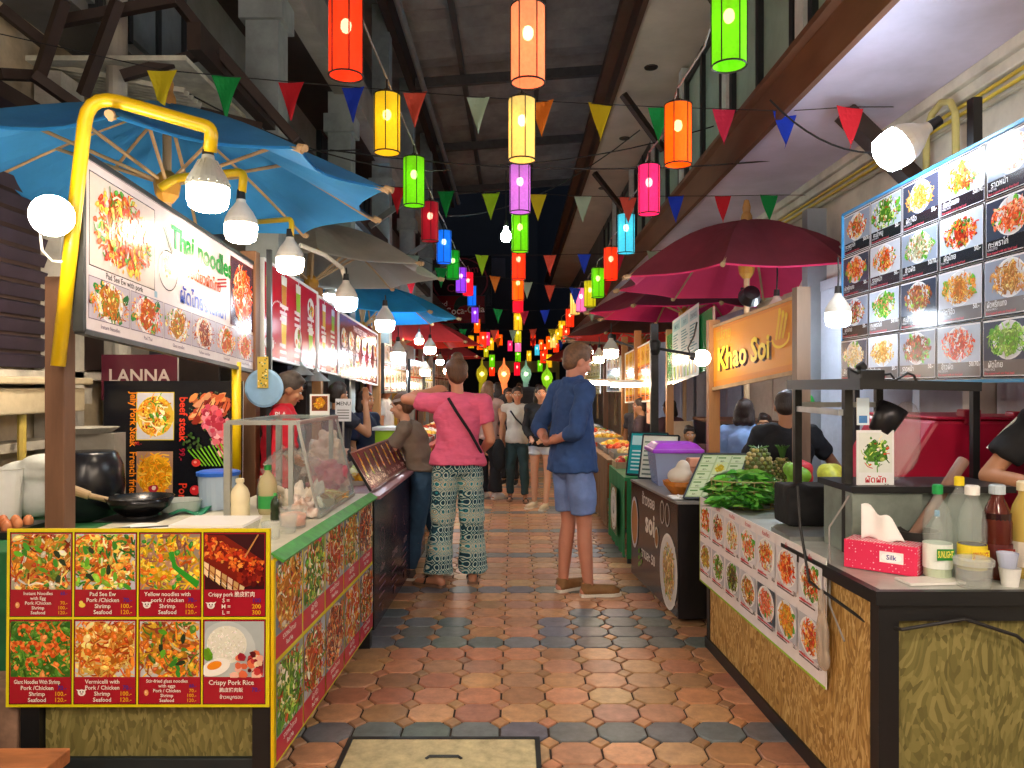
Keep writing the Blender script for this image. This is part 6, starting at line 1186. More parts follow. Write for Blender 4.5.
farstall(.98, 10.0, 12.4, '#b04a2a', 'rust cloth stall third after the green one on the right', z=.78, side=1, cname='rust right stall', seed=4)
farstall(1.0, 12.8, 16, '#3a6a8a', 'blue cloth stall farthest along the right row', z=.78, side=1, cname='blue right stall', seed=5)
tray('basket of sliced fruit with red wrappers on the green cloth stall', (1.1, 7.3, .741), .15, .15, .06, ['#e8a070', '#d83a30', '#f0d8b0', '#8ac03a'], 8, m=WOODP, n=60, s=.03)
cup('clear cup of pale sauce on the green cloth stall', (1.15, 6.9, .741), .05, .1, PLAST); cup('clear cup nearer the teal menu on the green cloth stall', (1.3, 6.8, .741), .05, .1, PLAST)
# ---- hanging signs on the right
p = at(750, 296, 5.7); t = thing('spotlight_shade', 'round black lamp head hanging under the maroon umbrella', 'lamp', p); b = B(); b.lathe([(.02, .06), (.06, .05), (.085, -.02), (.08, -.03), (.0, -.01)], p, 20, Matrix.Rotation(1.1, 3, 'X')); part('head', b, BLK, t); b = B(); b.tube([p, p+V(0, .2, .08), p+V(.15, .55, .12)], .012); part('arm', b, BLK, t)
t = thing('khao_soi_sign', 'orange wooden sign reading Khao Soi in raised yellow letters under the maroon umbrella', 'sign', (1.55, 5.1, 1.75))
o = V(1.45, 5.58, 1.495); e = V(1.70, 4.6, 1.60); uu = (e-o).normalized(); W_ = (e-o).length; H_ = .45
n_ = uu.cross(V(0, 0, 1)).normalized(); b = B(); b.hexa([o, e, e-n_*.02, o-n_*.02], [o+V(0, 0, H_), e+V(0, 0, H_), e+V(0, 0, H_)-n_*.02, o+V(0, 0, H_)-n_*.02]); part('board', b, mat('orange_ply', '#c47a30', .45, var=.2, scale=4), t)
s = P(W_, H_, '#d88c2c'); s.rect(.02, .05, W_-.04, H_-.08, '#e29a2c')
def vtext(s, txt, x, y, size, maxw=None, rot=0):
    for k in range(6): s.text(txt, x+.0014*k, y-.0012*k*0, size, '#3a1c10' if k < 5 else '#f0d028', 'c', .03 if k < 5 else .025, rot, maxw=maxw)
s.text('Khao Soi', .435, .115, .22, '#4a2410', 'c', .03, maxw=.66); s.z += .012; s.text('Khao Soi', .425, .125, .22, '#f4d62c', 'c', .028, maxw=.66)
s.text('แม่สาย', .18, .34, .1, '#d8b828', 'c', .02, maxw=.2)
for k in range(3):
    x = .86+.035*k; s.line(x-.03, .22, x+.01, .39-.02*k, .022, '#e8c020'); s.ell(x+.01, .39-.02*k, .014, .024, '#f0d028')
for k in range(12): a = PI+k*.28; s.line(.88+.09*math.cos(a), .23+.06*math.sin(a), .88+.09*math.cos(a+.3), .23+.06*math.sin(a+.3), .016, '#f0cc20')
s.place(o, uu, (0, 0, 1), t, name='raised_lettering', mt=SIGNP)
b = B(); b.bar(o+V(0, 0, -.005)+n_*.005, e+V(0, 0, -.005)+n_*.005, .02, .025); b.bar(o+V(0, 0, H_), e+V(0, 0, H_), .02, .02); part('frame', b, WOODP, t)
b = B(); b.bx(1.42, 1.50, 5.56, 5.64, 0, 2.0); solo('wooden_post', b, WOODO, 'orange brown post at the left end of the carved noodle sign', 'post', loc=(1.46, 5.6, 0))
b = B(); b.bx(1.67, 1.75, 4.50, 4.58, 0, 2.1); solo('wooden_post', b, mat('grey_wood', '#86705e', .6, var=.3, stretch=(1,1,.15)), 'greyish wooden post at the right end of the carved noodle sign', 'post', loc=(1.71, 4.54, 0))
# green board with white menu
t = thing('green_signboard', 'green signboard carrying a white and pale blue price menu', 'sign', (1.6, 6.9, 1.5))
o = V(1.56, 7.8, 1.53); e = V(1.60, 6.15, 1.66); uu = (e-o).normalized(); W_ = (e-o).length; s = P(W_, .5, '#1d8a44'); s.text('ร้านอาหาร', .16, .2, .1, '#2fa85a', 'c', .01, PI/2)
s.place(o, uu, (0, 0, 1), t, name='green_sheet'); s = P(.98, .62, '#d8ecec'); rr = random.Random(7)
for c in range(3):
    s.rect(.03+.32*c, .50, .28, .09, '#a8d4dc'); s.text(['MENU', 'ราคา', 'DRINKS'][c], .17+.32*c, .52, .06, '#3a6a7a', 'c', .01)
    for k in range(10): s.rect(.04+.32*c, .22+.026*k, .26*rr.uniform(.5, 1), .012, '#7aa8b0')
for k in range(7): s.poly([(.07+.13*k, .03), (.13+.13*k, .03), (.145+.13*k, .16), (.055+.13*k, .16)], ['#8ac03a', '#e8d88a', '#d8c8a0', '#7ab87a'][k % 4]); s.rect(.08+.13*k, .16, .04, .012, '#f0f0f0')
s.place(o+uu*.33+V(0, 0, -.02), uu, (0, 0, 1), t, name='white_sheet', out=.02)
b = B(); n_ = uu.cross(V(0, 0, 1)); b.hexa([o, o+uu*W_, o+uu*W_-n_*.02, o-n_*.02], [p+V(0, 0, .5) for p in (o, o+uu*W_, o+uu*W_-n_*.02, o-n_*.02)]); part('backing', b, WOODD, t)
b = B(); b.bx(1.555, 1.625, 7.78, 7.85, 0, 2.1); solo('wooden_post', b, WOODO, 'brown post at the far end of the green signboard', 'post', loc=(1.6, 7.8, 0))
s = dishgrid(1.9, .66, 2, 6, '#f0d8b8', 70, cap='#e8842a', pals=[['#f0a020', '#e8c040', '#d87818']], pb='#f0c040', plate=None, head=None); menu_board('orange_menu', 'orange picture menu with a long drooping corner on the right', 'menu', s, (1.5, 10.3, 1.30), (0, -1, .03), (0, 0, 1), back=.02, fr=(WHT, .015))
s = P(.25, .3, '#f0c8b0'); s.text('ผัดไทย', .12, .12, .07, '#c83030', 'c', .01); menu_board('small_flag_sign', 'small pinkish sign hanging under the near corner of the orange menu', 'sign', s, (1.5, 8.65, 1.1), (0, -1, 0), (0, 0, 1), back=.006)
s = dishgrid(1.5, .5, 2, 4, '#b8c8d8', 71, cap='#7a8ab0'); menu_board('blue_menu', 'bluish picture menu beyond the orange one on the right', 'menu', s, (1.48, 12.2, 1.45), (0, -1, 0), (0, 0, 1), back=.02, fr=(WHT, .015))
s = dishgrid(3.0, .6, 2, 6, '#d8c890', 72, cap='#f0e8c8'); menu_board('cream_menu', 'cream picture menu farthest on the right row', 'menu', s, (1.45, 16, 1.4), (0, -1, 0), (0, 0, 1), back=.02)
for i, (x, y, m_) in enumerate([(1.52, 8.3, DSTEEL), (1.5, 10.4, WOODO), (1.48, 12.4, WOODD), (1.46, 16.1, WOODD), (1.5, 9.3, WOODO)]):
    b = B(); b.bx(x-.04, x+.04, y-.04, y+.04, 0, 2.2); solo('stall_post', b, m_, 'stall post on the right row, %s after the green signboard' % ORD[i].replace('leftmost', 'first'), 'post', 'right stall posts', loc=(x, y, 0))
t = thing('dark_cabinet', 'dark glass fronted cabinet against the shutters behind the brown cart', 'cabinet', (2.2, 7.6, 0)); b = B(); b.bx(1.95, 2.5, 7.2, 8.2, 0, 1.16); part('cabinet_body', b, mat('navy_cabinet', '#20242e', .3, var=.2), t); b = B(); b.bx(1.92, 2.5, 7.18, 8.22, 1.16, 1.19); part('cabinet_top', b, WOODD, t)
b = B(); b.bx(1.66, 1.86, 7.95, 8.0, .76, 1.15); solo('cardboard_sheet', b, pm('#b8a080'), 'tan cardboard sheet beside the dark cabinet', 'cardboard', loc=(1.76, 7.97, .6))
b = B(); b.bx(1.6, 2.0, 7.6, 8.1, .0, .76); solo('prep_table', b, DSTEEL, 'dark prep table beside the dark cabinet', 'table', loc=(1.8, 7.85, 0))
for i, (c, x, y, z) in enumerate([('#e8b020', 2.45, 6.4, 1.3), ('#d83048', 2.45, 6.45, 1.2), ('#3aa84a', 2.45, 6.35, 1.38), ('#c070d0', 2.45, 6.5, 1.32)]):
    b = B(); b.ell((x, y, z), (.05, .05, .07)); b.cyl((x, y, z+.06), (x, y, 1.9), .003, n=5); solo('hanging_snack_bag', b, pm(c, .3), '%s packet hanging by the shutter behind the woman in light blue' % ['yellow', 'red', 'green', 'lilac'][i], 'packet', 'hanging packets', loc=(x, y, z))
# ================================================================= PEOPLE
SK = lambda n, c: mat('skin_'+n, c, .55, var=.06, scale=9, sss=.08)
def cloth(n, c, bump=.5, bs=14, var=.12, rough=.85, **k): return mat('cloth_'+n, c, rough, var=var, scale=6, bump=bump, bscale=bs, **k)
HAIR = mat('dark_hair', '#2a1d16', .5, var=.35, scale=20, stretch=(6, 6, .6), bump=.6, bscale=30)
HAIRB = mat('brown_hair', '#5a3a22', .5, var=.35, scale=20, stretch=(6, 6, .6), bump=.6, bscale=30)
EYEW = pm('#f2f0ec', .2); EYED = pm('#20140f', .2); LIP = pm('#b05a50', .5)
def rotv(v, yaw=0, pitch=0, roll=0):
    v = Vector(v); v.rotate(Matrix.Rotation(roll, 3, 'Y')); v.rotate(Matrix.Rotation(pitch, 3, 'X')); v.rotate(Matrix.Rotation(yaw, 3, 'Z')); return v
def hand(b, w, d, n, curl=.5, s=1.0, thumb=1):
    d = Vector(d).normalized(); n = Vector(n); n = (n-d*n.dot(d)).normalized(); sd = d.cross(n).normalized()*thumb; w = Vector(w)
    for i in range(5): b.cap(w+sd*(-.02+.01*i)*s, w+d*.085*s+sd*(-.03+.015*i)*s, .013*s, .0125*s, 8)
    for i, (L_, o_) in enumerate(((.075, .03), (.085, .0105), (.08, -.0095), (.062, -.0285))):
        p = w+d*.088*s+sd*o_*s; a = curl*(.35+.08*i); p1 = p+(d*math.cos(a)+n*math.sin(a))*L_*.45*s; a2 = a+curl*.9; p2 = p1+(d*math.cos(a2)+n*math.sin(a2))*L_*.33*s; a3 = a2+curl*.7; p3 = p2+(d*math.cos(a3)+n*math.sin(a3))*L_*.22*s
        b.cap(p, p1, .0092*s, .0085*s, 8); b.cap(p1, p2, .0085*s, .0078*s, 8); b.cap(p2, p3, .0078*s, .006*s, 8)
    p = w+d*.022*s+sd*.028*s; p1 = p+(d*.6+sd*.75+n*.2).normalized()*.04*s; p2 = p1+(d*.85+sd*.25+n*.4).normalized()*.032*s; b.cap(p, p1, .0125*s, .0105*s, 8); b.cap(p1, p2, .0105*s, .008*s, 8)
BASE = dict(pel=(0, 0, .95), chest=(0, 0, 1.26), neck=(0, 0, 1.46), head=(0, .015, 1.625), shL=(-.185, 0, 1.41), shR=(.185, 0, 1.41), elL=(-.24, 0, 1.12), elR=(.24, 0, 1.12), wrL=(-.24, .06, .88), wrR=(.24, .06, .88),
            hiL=(-.09, 0, .93), hiR=(.09, 0, .93), knL=(-.1, .02, .50), knR=(.1, .02, .50), anL=(-.11, 0, .085), anR=(.11, 0, .085), toL=(-.13, .15, .03), toR=(.13, .15, .03))
def person(label, loc, rz, H, skin, J=None, head=(0, 0, 0), hair='short', hairm=None, top=None, sleeve=.5, topm=None, bot='trousers', botm=None, shoes='shoes', shoem=None, vox=.011, fem=False, belly=0, hands=(.5, .5), hn=None, hem=None, legend=None, face=True, seated=False, build=1.0, collar=False, bodyonly=False, untuck=.024):
    """faces +Y locally"""
    q = dict(BASE); q.update(J or {}); k = H/1.75; g = {a: Vector(v)*k for a, v in q.items()}; r = k*build
    t = thing('person', label, 'person', loc, None, rz); b = B(); hy, hp, hr = head; hd = g['head']; hv = lambda x, y, z: hd+rotv((x*k, y*k, z*k), hy, hp, hr)
    HM = Matrix.Rotation(hy, 3, 'Z') @ Matrix.Rotation(hp, 3, 'X') @ Matrix.Rotation(hr, 3, 'Y')
    b.ell(hv(0, -.012, .02), (.077*k, .095*k, .095*k), HM, 20, 14); b.ell(hv(0, .012, -.04), (.062*k, .075*k, .075*k), HM, 18, 12); b.ell(hv(0, .05, -.085), (.034*k, .032*k, .028*k), HM)
    b.cap(hv(0, .082, .0), hv(0, .104, -.03), .009*k, .015*k, 8); b.ell(hv(-.011, .094, -.034), .010*k, n=8, m=6); b.ell(hv(.011, .094, -.034), .010*k, n=8, m=6)
    for sx in (-1, 1): b.ell(hv(sx*.079, -.008, -.012), (.010*k, .02*k, .032*k), HM, 10, 8); b.ell(hv(sx*.04, .062, -.032), (.024*k, .022*k, .022*k), HM, 10, 8)
    b.ell(hv(0, .078, .028), (.05*k, .016*k, .012*k), HM, 12, 8)
    b.cap(g['neck']-V(0, 0, .03*k), hv(0, -.015, -.07), .056*k*(.88 if fem else 1), .052*k*(.88 if fem else 1), 14)
    ch, pe = g['chest'], g['pel']; up = (g['neck']-pe); w_ = (.93 if fem else 1.0)*build
    b.ell(ch+V(0, 0, .05*k), (.155*k*w_, .10*k*build, .16*k), None, 20, 12); b.ell(pe.lerp(ch, .45), ((.125+belly)*k*w_, (.09+belly*.6)*k*build, .14*k), None, 20, 12); b.ell(pe, (.155*k*build, .11*k*build, .115*k), None, 20, 12)
    b.cap(g['shL'].lerp(g['neck'], .25), g['shR'].lerp(g['neck'], .25), .058*k, .058*k, 12)
    for s_ in 'LR':
        sh, el, wr = g['sh'+s_], g['el'+s_], g['wr'+s_]; b.ell(sh, .056*r, n=12, m=8); b.cap(sh, el, .047*r, .038*r, 12); b.cap(el, el.lerp(wr, .35), .038*r, .039*r, 12); b.cap(el.lerp(wr, .35), wr, .039*r, .025*r, 12)
        d = (wr-el).normalized(); n = Vector(hn[s_]) if hn and s_ in hn else V(0, 1, 0); cu = hands['LR'.index(s_)]
        hdv = Vector(hn['d'+s_]) if hn and 'd'+s_ in hn else d
        hand(b, wr, hdv, n, cu, k*.95, 1 if s_ == 'R' else -1)
        hi, kn, an, to = g['hi'+s_], g['kn'+s_], g['an'+s_], g['to'+s_]
        b.cap(hi, kn, .083*r, .054*r, 14); b.cap(kn, kn.lerp(an, .35)+V(0, -.008, 0), .052*r, .054*r, 14); b.cap(kn.lerp(an, .35)+V(0, -.008, 0), an, .054*r, .036*r, 14)
        f = (to-an); f.z = 0; f = f.normalized(); b.cap(an-V(0, 0, .045*k)-f*.03*k, an+V(0, 0, -.01*k), .033*k, .036*k); b.cap(an+V(0, 0, -.03*k), to+V(0, 0, .004*k), .034*k, .024*k); b.cap(to+V(0, 0, 0), to+f*.05*k, .026*k, .02*k)
    part('body', b, skin, t, local=True, rm=vox)
    if face:
        for sx in (-1, 1):
            e = B(); e.ell(hv(sx*.031, .079, .0), (.0135*k, .009*k, .0085*k), HM, 10, 8); ey = part('eye', e, EYEW, t, local=True, smooth=True)
            e = B(); e.ell(hv(sx*.031, .087, .0), (.006*k, .003*k, .0065*k), HM, 8, 6); part('iris', e, EYED, ey, local=True)
            e = B(); e.tube([hv(sx*.015, .094, .022), hv(sx*.033, .091, .028), hv(sx*.05, .078, .022)], .0035*k, 6); part('eyebrow', e, hairm or HAIR, t, local=True)
        e = B(); e.tube([hv(-.024, .080, -.062), hv(0, .092, -.060), hv(.024, .080, -.062)], .0055*k, 6, [.002*k, .006*k, .002*k]); part('lips', e, LIP, t, local=True)
    hm = hairm or HAIR; h = B()
    if hair:
        h.ell(hv(0, -.022, .036), (.087*k, .1*k, .09*k), HM, 20, 14); h.ell(hv(0, -.055, -.01), (.076*k, .06*k, .075*k), HM, 16, 12)
        if hair == 'short': h.ell(hv(0, .04, .085), (.06*k, .05*k, .032*k), HM, 14, 10); h.ell(hv(.02, -.01, .11), (.05*k, .06*k, .03*k), HM)
        if hair == 'bun': h.ell(hv(0, -.05, .12), (.048*k, .045*k, .04*k), HM); h.ell(hv(0, -.06, -.045), (.05*k, .05*k, .045*k), HM)
        if hair == 'pony': h.cap(hv(0, -.10, .0), hv(0, -.14, -.08), .035*k, .03*k); h.cap(hv(0, -.14, -.08), hv(0, -.13, -.2), .03*k, .014*k)
        if hair == 'long':
            for sx in (-1, 0, 1): h.cap(hv(sx*.055, -.05, 0), hv(sx*.07, -.08, -.16), .045*k, .05*k); h.cap(hv(sx*.07, -.08, -.16), hv(sx*.07, -.1, -.34), .05*k, .028*k)
        if hair == 'bob':
            for sx in (-1, 0, 1): h.cap(hv(sx*.055, -.04, 0), hv(sx*.06, -.055, -.1), .045*k, .05*k)
        if hair == 'tied': h.ell(hv(0, -.105, -.02), (.035*k, .035*k, .035*k), HM)
        part('hair', h, hm, t, local=True, rm=max(.008, vox*.8))
    sk = .018*k
    if top:
        b = B(); hz = hem if hem else pe.z-.06*k; w1 = build*(.96 if fem else 1.0)
        def at_z(z): 
            u = (z-pe.z)/(ch.z-pe.z); return pe.lerp(ch, u) if u >= 0 else V(pe.x, pe.y, z)
        secs = []
        hw_ = (.172 if fem else .165)*k*w1+untuck; secs += [(V(pe.x, pe.y, hz), hw_+.004, (.122+belly*.5)*k*build+untuck)]
        if hz < pe.z+.02: secs += [(pe+V(0, 0, .04*k), (.168 if fem else .165)*k*w1+untuck*.6, (.12+belly*.6)*k*build+untuck*.6)]
        mid = pe.lerp(ch, .5); secs += [(mid, ((.138 if fem else .15)+belly)*k*w1+untuck*.5, (.108+belly*.7)*k*build+untuck*.5), (ch+V(0, 0, .02*k), .174*k*w1, .122*k*build), (ch.lerp(g['neck'], .5)+V(0, 0, .02*k), .175*k*w1, .11*k*build), (g['neck']-V(0, 0, .03*k), .10*k*w1, .08*k), (g['neck']+V(0, 0, .004*k), .062*k, .062*k)]
        b.loft(secs, 28)
        b.cap(g['shL'].lerp(g['neck'], .22), g['shR'].lerp(g['neck'], .22), .068*k, .068*k, 14); c_ = g['shL'].lerp(g['shR'], .5)
        b.ell(ch+V(0, 0, .05*k), (.155*k*w_+.016, .10*k*build+.02, .16*k), None, 20, 12); b.ell(pe.lerp(ch, .45), ((.125+belly)*k*w_+.016, (.09+belly*.6)*k*build+.02, .14*k), None, 20, 12); b.ell(c_.lerp(ch, .35), (.16*k*w_, .105*k*build, .10*k), None, 20, 12)
        for s_ in 'LR':
            sh, el, wr = g['sh'+s_], g['el'+s_], g['wr'+s_]; b.ell(sh, .07*r, n=14, m=10)
            if sleeve > 0:
                if sleeve <= 1: b.cyl(sh, sh.lerp(el, sleeve), .064*r, .062*r if sleeve < .9 else .054*r, 16)
                else: b.cap(sh, el, .062*r, .052*r, 16); b.cyl(el, el.lerp(wr, sleeve-1), .052*r, .042*r, 16)
        if collar: b.cyl(g['neck']-V(0, 0, .01*k), g['neck']+V(0, -.008*k, .045*k), .074*k, .066*k, 20)
        o = part('shirt' if top is True else top, b, topm, t, local=True, rm=vox*.9); crumple(o, .045, .13, mid=.38)
    if bot:
        b = B(); e = {'trousers': 1.93, 'shorts': .82, 'wide': 1.93, 'short_shorts': .4}[bot] if legend is None else legend
        wz = V(pe.x, pe.y, pe.z+.08*k); b.loft([(wz, .152*k*build, .112*k*build), (pe-V(0, 0, .01*k), .168*k*build, .125*k*build), (pe-V(0, 0, .09*k), .165*k*build, .118*k*build)], 26); b.ell(pe-V(0, 0, .05*k), (.16*k*build, .125*k*build, .1*k), None, 18, 12)
        for s_ in 'LR':
            hi, kn, an = g['hi'+s_], g['kn'+s_], g['an'+s_]; W1 = {'wide': 1.25, 'shorts': 1.2, 'short_shorts': 1.08, 'trousers': 1.05}[bot]
            k1 = min(e, 1); b.ell(hi, .094*r, n=14, m=8); b.cyl(hi, hi.lerp(kn, k1), .094*r, (.094+(.062*W1*1.1-.094)*k1)*r if bot != 'shorts' else .088*r, 20)
            if e > 1:
                if bot == 'wide': b.cap(kn+V(0, 0, .001), kn, .078*r, .078*r, 16); b.cyl(kn, kn.lerp(an, e-1), .076*r, .105*r, 22)
                else: b.cap(kn+V(0, 0, .001), kn, .066*r, .066*r, 16); b.cyl(kn, kn.lerp(an, e-1), .068*r, .056*r, 20)
        o = part('shorts' if 'short' in bot else 'trousers', b, botm, t, local=True, rm=vox*.9); crumple(o, .035, .14, mid=.38)
    if shoes:
        for s_ in 'LR':
            an, to = g['an'+s_], g['to'+s_]; f = (to-an); f.z = 0; f = f.normalized(); b = B(); z = V(0, 0, to.z-.03*k+.002)
            sd = V(-f.y, f.x, 0)
            ha = V(an.x, an.y, 0)-f*.055*k+z; ta = V(to.x, to.y, 0)+f*.085*k+z
            b.loft([(V(0,0,0), .1, .1)], 3) if False else None
            pts = [(0, .032), (.08, .042), (.35, .036), (.7, .05), (.9, .042), (1, .018)]
            lo = [ha.lerp(ta, u)+sd*w2*k for u, w2 in pts]+[ha.lerp(ta, u)-sd*w2*k for u, w2 in reversed(pts)]; n = len(lo)
            b.add(lo+[p+V(0, 0, .02*k) for p in lo], [tuple(range(n-1, -1, -1)), tuple(range(n, 2*n))]+[(i, (i+1) % n, n+(i+1) % n, n+i) for i in range(n)]); part('sole', b, pm('#e0d8c8') if shoes != 'sandals' else pm('#7a5a44'), t, local=True)
            b = B()
            if shoes == 'sandals':
                m1 = ha.lerp(ta, .55)+V(0, 0, .06*k); b.tube([m1+sd*.045*k-V(0, 0, .04*k), m1+V(0, 0, .012*k)-f*.0, m1-sd*.045*k-V(0, 0, .04*k)], .008*k, 6); b.tube([m1+V(0, 0, .012*k), ta-f*.06*k+V(0, 0, .03*k)], .006*k, 6)
            else: b.cap(V(an.x, an.y, .05*k)-f*.015*k+z*0, V(to.x, to.y, .04*k)+f*.02*k, .043*k, .038*k); b.cap(V(to.x, to.y, .038*k), V(to.x, to.y, .035*k)+f*.05*k, .038*k, .028*k); b.cyl(V(an.x, an.y, .045*k)-f*.01*k, V(an.x, an.y, .1*k)-f*.01*k, .045*k, .04*k)
            part('sandal_strap' if shoes == 'sandals' else 'shoe', b, shoem or BLK, t, local=True, rm=None if shoes == 'sandals' else .007)
    t['_k'] = k; return t, g
# ---- patterned trousers
PT = bpy.data.materials.new('patterned_cloth'); PT.use_nodes = True
nt = PT.node_tree; N = nt.nodes; L = nt.links; bs = N['Principled BSDF']; bs.inputs['Roughness'].default_value = .85
tc = N.new('ShaderNodeTexCoord'); sx = N.new('ShaderNodeSeparateXYZ'); L.new(tc.outputs['Object'], sx.inputs[0])
def MN(op, a, b_=None, c_=None):
    n = N.new('ShaderNodeMath'); n.operation = op
    for i, x in enumerate((a, b_, c_)):
        if x is None: continue
        if isinstance(x, (int, float)): n.inputs[i].default_value = x
        else: L.new(x, n.inputs[i])
    return n.outputs[0]
hx = MN('ADD', sx.outputs[0], MN('MULTIPLY', sx.outputs[1], .9)); fx = MN('ABSOLUTE', MN('SINE', MN('MULTIPLY', hx, 62))); fz = MN('ABSOLUTE', MN('SINE', MN('MULTIPLY', sx.outputs[2], 46)))
dia = MN('ADD', fx, fz); ring = MN('ABSOLUTE', MN('SUBTRACT', MN('FRACT', MN('MULTIPLY', dia, 1.3)), .5))
band = MN('SINE', MN('MULTIPLY', sx.outputs[2], 26)); zz = MN('ADD', ring, MN('MULTIPLY', band, .12))
cr = N.new('ShaderNodeValToRGB'); cr.color_ramp.interpolation = 'CONSTANT'; e = cr.color_ramp.elements; e[0].color = (*lin('#143a4a'), 1); e[1].position = .13; e[1].color = (*lin('#2b8f96'), 1)
x = e.new(.26); x.color = (*lin('#dfe2cc'), 1); x = e.new(.42); x.color = (*lin('#1b5a66'), 1); x = e.new(.5); x.color = (*lin('#c9b890'), 1)
L.new(zz, cr.inputs[0]); L.new(cr.outputs[0], bs.inputs['Base Color'])
# pink woman (seen from behind)
LM_ = 'L'
t, g = person('person in a pink t-shirt and teal patterned wide trousers, seen from behind', (-.43, 5.72, 0), .12, 1.72, SK('fair', '#c98a6a'),
    J=dict(pel=(0, 0, .98), head=(-.01, .02, 1.64), shL=(-.18, .01, 1.41), elL=(-.40, .10, 1.44), wrL=(-.2, .22, 1.50), elR=(.25, -.02, 1.13), wrR=(.2, .18, 1.03), anL=(-.15, .02, .085), toL=(-.27, .1, .03), anR=(.12, .12, .085), toR=(.13, .27, .03), knL=(-.12, .03, .5), knR=(.11, .06, .5)),
    head=(.1, -.05, 0), hair='bun', hairm=HAIRB, top='tshirt', sleeve=.55, topm=cloth('pink', '#dd5f80', .8, 10, stretch=(1, 1, 3)), bot='wide', botm=PT, shoes='sandals', vox=.008, fem=True, build=1.06, hem=.93, untuck=.035, hands=(.3, .6), hn=dict(L=(0, 1, -.5)), face=True)
b = B(); b.tube([(-.075, -.10, 1.425), (-.02, -.135, 1.33), (.08, -.145, 1.18), (.165, -.09, 1.03), (.185, .0, .98)], .011, 6); part('crossbody_strap', b, BLKC, t, local=True)
# leaning companion
t, g = person('young person in a grey-brown t-shirt and jeans leaning on the purple counter, in profile', (-.76, 6.0, 0), 1.35, 1.5, SK('fair2', '#d09a7c'),
    J=dict(pel=(0, -.06, .92), chest=(0, .05, 1.22), neck=(0, .12, 1.42), head=(0, .17, 1.585), shL=(-.17, .09, 1.36), shR=(.17, .1, 1.36), elL=(-.2, .22, 1.13), wrL=(-.12, .42, 1.08), elR=(.2, .22, 1.12), wrR=(.12, .42, 1.08), hiL=(-.08, -.06, .90), hiR=(.09, -.06, .90), knL=(-.09, -.02, .5), knR=(.13, -.1, .5), anL=(-.09, .05, .085), toL=(-.1, .2, .03), anR=(.16, -.22, .085), toR=(.18, -.08, .03)),
    head=(0, -.12, 0), hair='tied', hairm=HAIRB, top='tshirt', sleeve=.6, topm=cloth('taupe', '#6f6154', .6), bot='trousers', botm=cloth('denim', '#2c4a66', .5, var=.25), shoes='shoes', shoem=pm('#4a3c38'), vox=.009, fem=True, build=.98, hem=.86)
b = B(); b.lathe([(.088, -.012), (.091, .012)], (0, 0, 0), 24); b.f = b.f[:-2]; b.m = b.m[:-2]; b.c = b.c[:-2]; k = 1.5/1.75; b.v = [Vector(g['head'])+V(0, -.01, .055*k)+rotv(p*k*1.04, 0, -.2) for p in b.v]; part('headband', b, pm('#a8a09a'), t, local=True, solid=.004)
# man in blue (seen from behind, right side)
t, g = person('person in a navy shirt and blue shorts standing with hands behind the back', (.415, 5.55, 0), -1.1, 1.82, SK('man', '#c4846a'),
    J=dict(head=(0, .05, 1.63), neck=(0, .01, 1.47), shL=(-.19, -.01, 1.42), shR=(.19, -.01, 1.42), elL=(-.26, -.12, 1.16), wrL=(-.04, -.18, 1.06), elR=(.27, -.13, 1.16), wrR=(.05, -.17, 1.08), anL=(-.07, -.03, .085), toL=(-.09, .12, .03), anR=(.12, .06, .085), toR=(.17, .2, .03), knL=(-.075, .02, .5), knR=(.1, .04, .5)),
    head=(-.1, -.28, 0), hair='short', hairm=mat('grey_brown_hair', '#6a4c34', .6, var=.4, scale=30, bump=.6, bscale=40), top='shirt', sleeve=1.35, topm=cloth('navy', '#2c4a7c', .9, 9, var=.2), bot='shorts', botm=cloth('blue_shorts', '#6f86b8', .7, 9, var=.18), shoes='shoes', shoem=mat('tan_suede', '#8a643c', .8, var=.25), vox=.008, build=1.0, belly=.02, hem=.90, collar=True, hands=(.9, .9), untuck=.035, hn=dict(L=(0, 0, 1), R=(0, 0, 1), dL=(1, -.05, .1), dR=(-1, -.1, -.1)))
# distant group
t, g = person('person with long brown hair in wide black trousers, back to the camera', (-.36, 10.3, 0), -.5, 1.6, SK('tan1', '#c08a68'), hair='long', hairm=mat('light_brown_hair', '#6a4a34', .5, var=.4, scale=20, stretch=(6,6,.6)), top='top', sleeve=0, topm=cloth('pale_top', '#a88a84'), bot='wide', botm=cloth('black_trousers', '#14151c', var=.1), shoem=WHT, vox=.014, fem=True, J=dict(elL=(-.3, .05, 1.15), wrL=(-.25, .2, 1.02)))
t, g = person('person in a light grey sleeveless top and dark green trousers walking towards the camera', (.03, 10.1, 0), PI, 1.52, SK('tan2', '#b07a5c'), hair='tied', top='top', sleeve=.15, topm=cloth('light_grey', '#c4c0b8'), bot='trousers', botm=cloth('dark_green', '#2a4246'), shoes='sandals', vox=.013, fem=True, J=dict(anL=(-.12, .1, .085), toL=(-.13, .25, .03), knL=(-.1, .1, .5), anR=(.11, -.12, .085), toR=(.12, .03, .03)))
b = B(); b.tube([(.09, .10, 1.2), (.02, .12, 1.1), (-.08, .13, 1.0), (-.15, .1, .9)], .012, 6); part('bag_strap', b, BLKC, t, local=True)
t, g = person('person in a black hooded top and white shorts walking beside the grey topped one', (.33, 9.5, 0), 2.7, 1.54, SK('tan3', '#cf9a7c'), hair='bob', top='hoodie', sleeve=1.9, topm=cloth('black_hoodie', '#1b1d22', .6), bot='short_shorts', botm=cloth('white_shorts', '#c8d0d8'), shoes='shoes', shoem=mat('beige_trainers', '#cfc4a8', .6, var=.1), vox=.013, fem=True, head=(.5, 0, 0), J=dict(wrL=(-.1, .12, 1.0), wrR=(.1, .14, 1.0), anL=(-.1, .08, .085), toL=(-.11, .22, .03)))
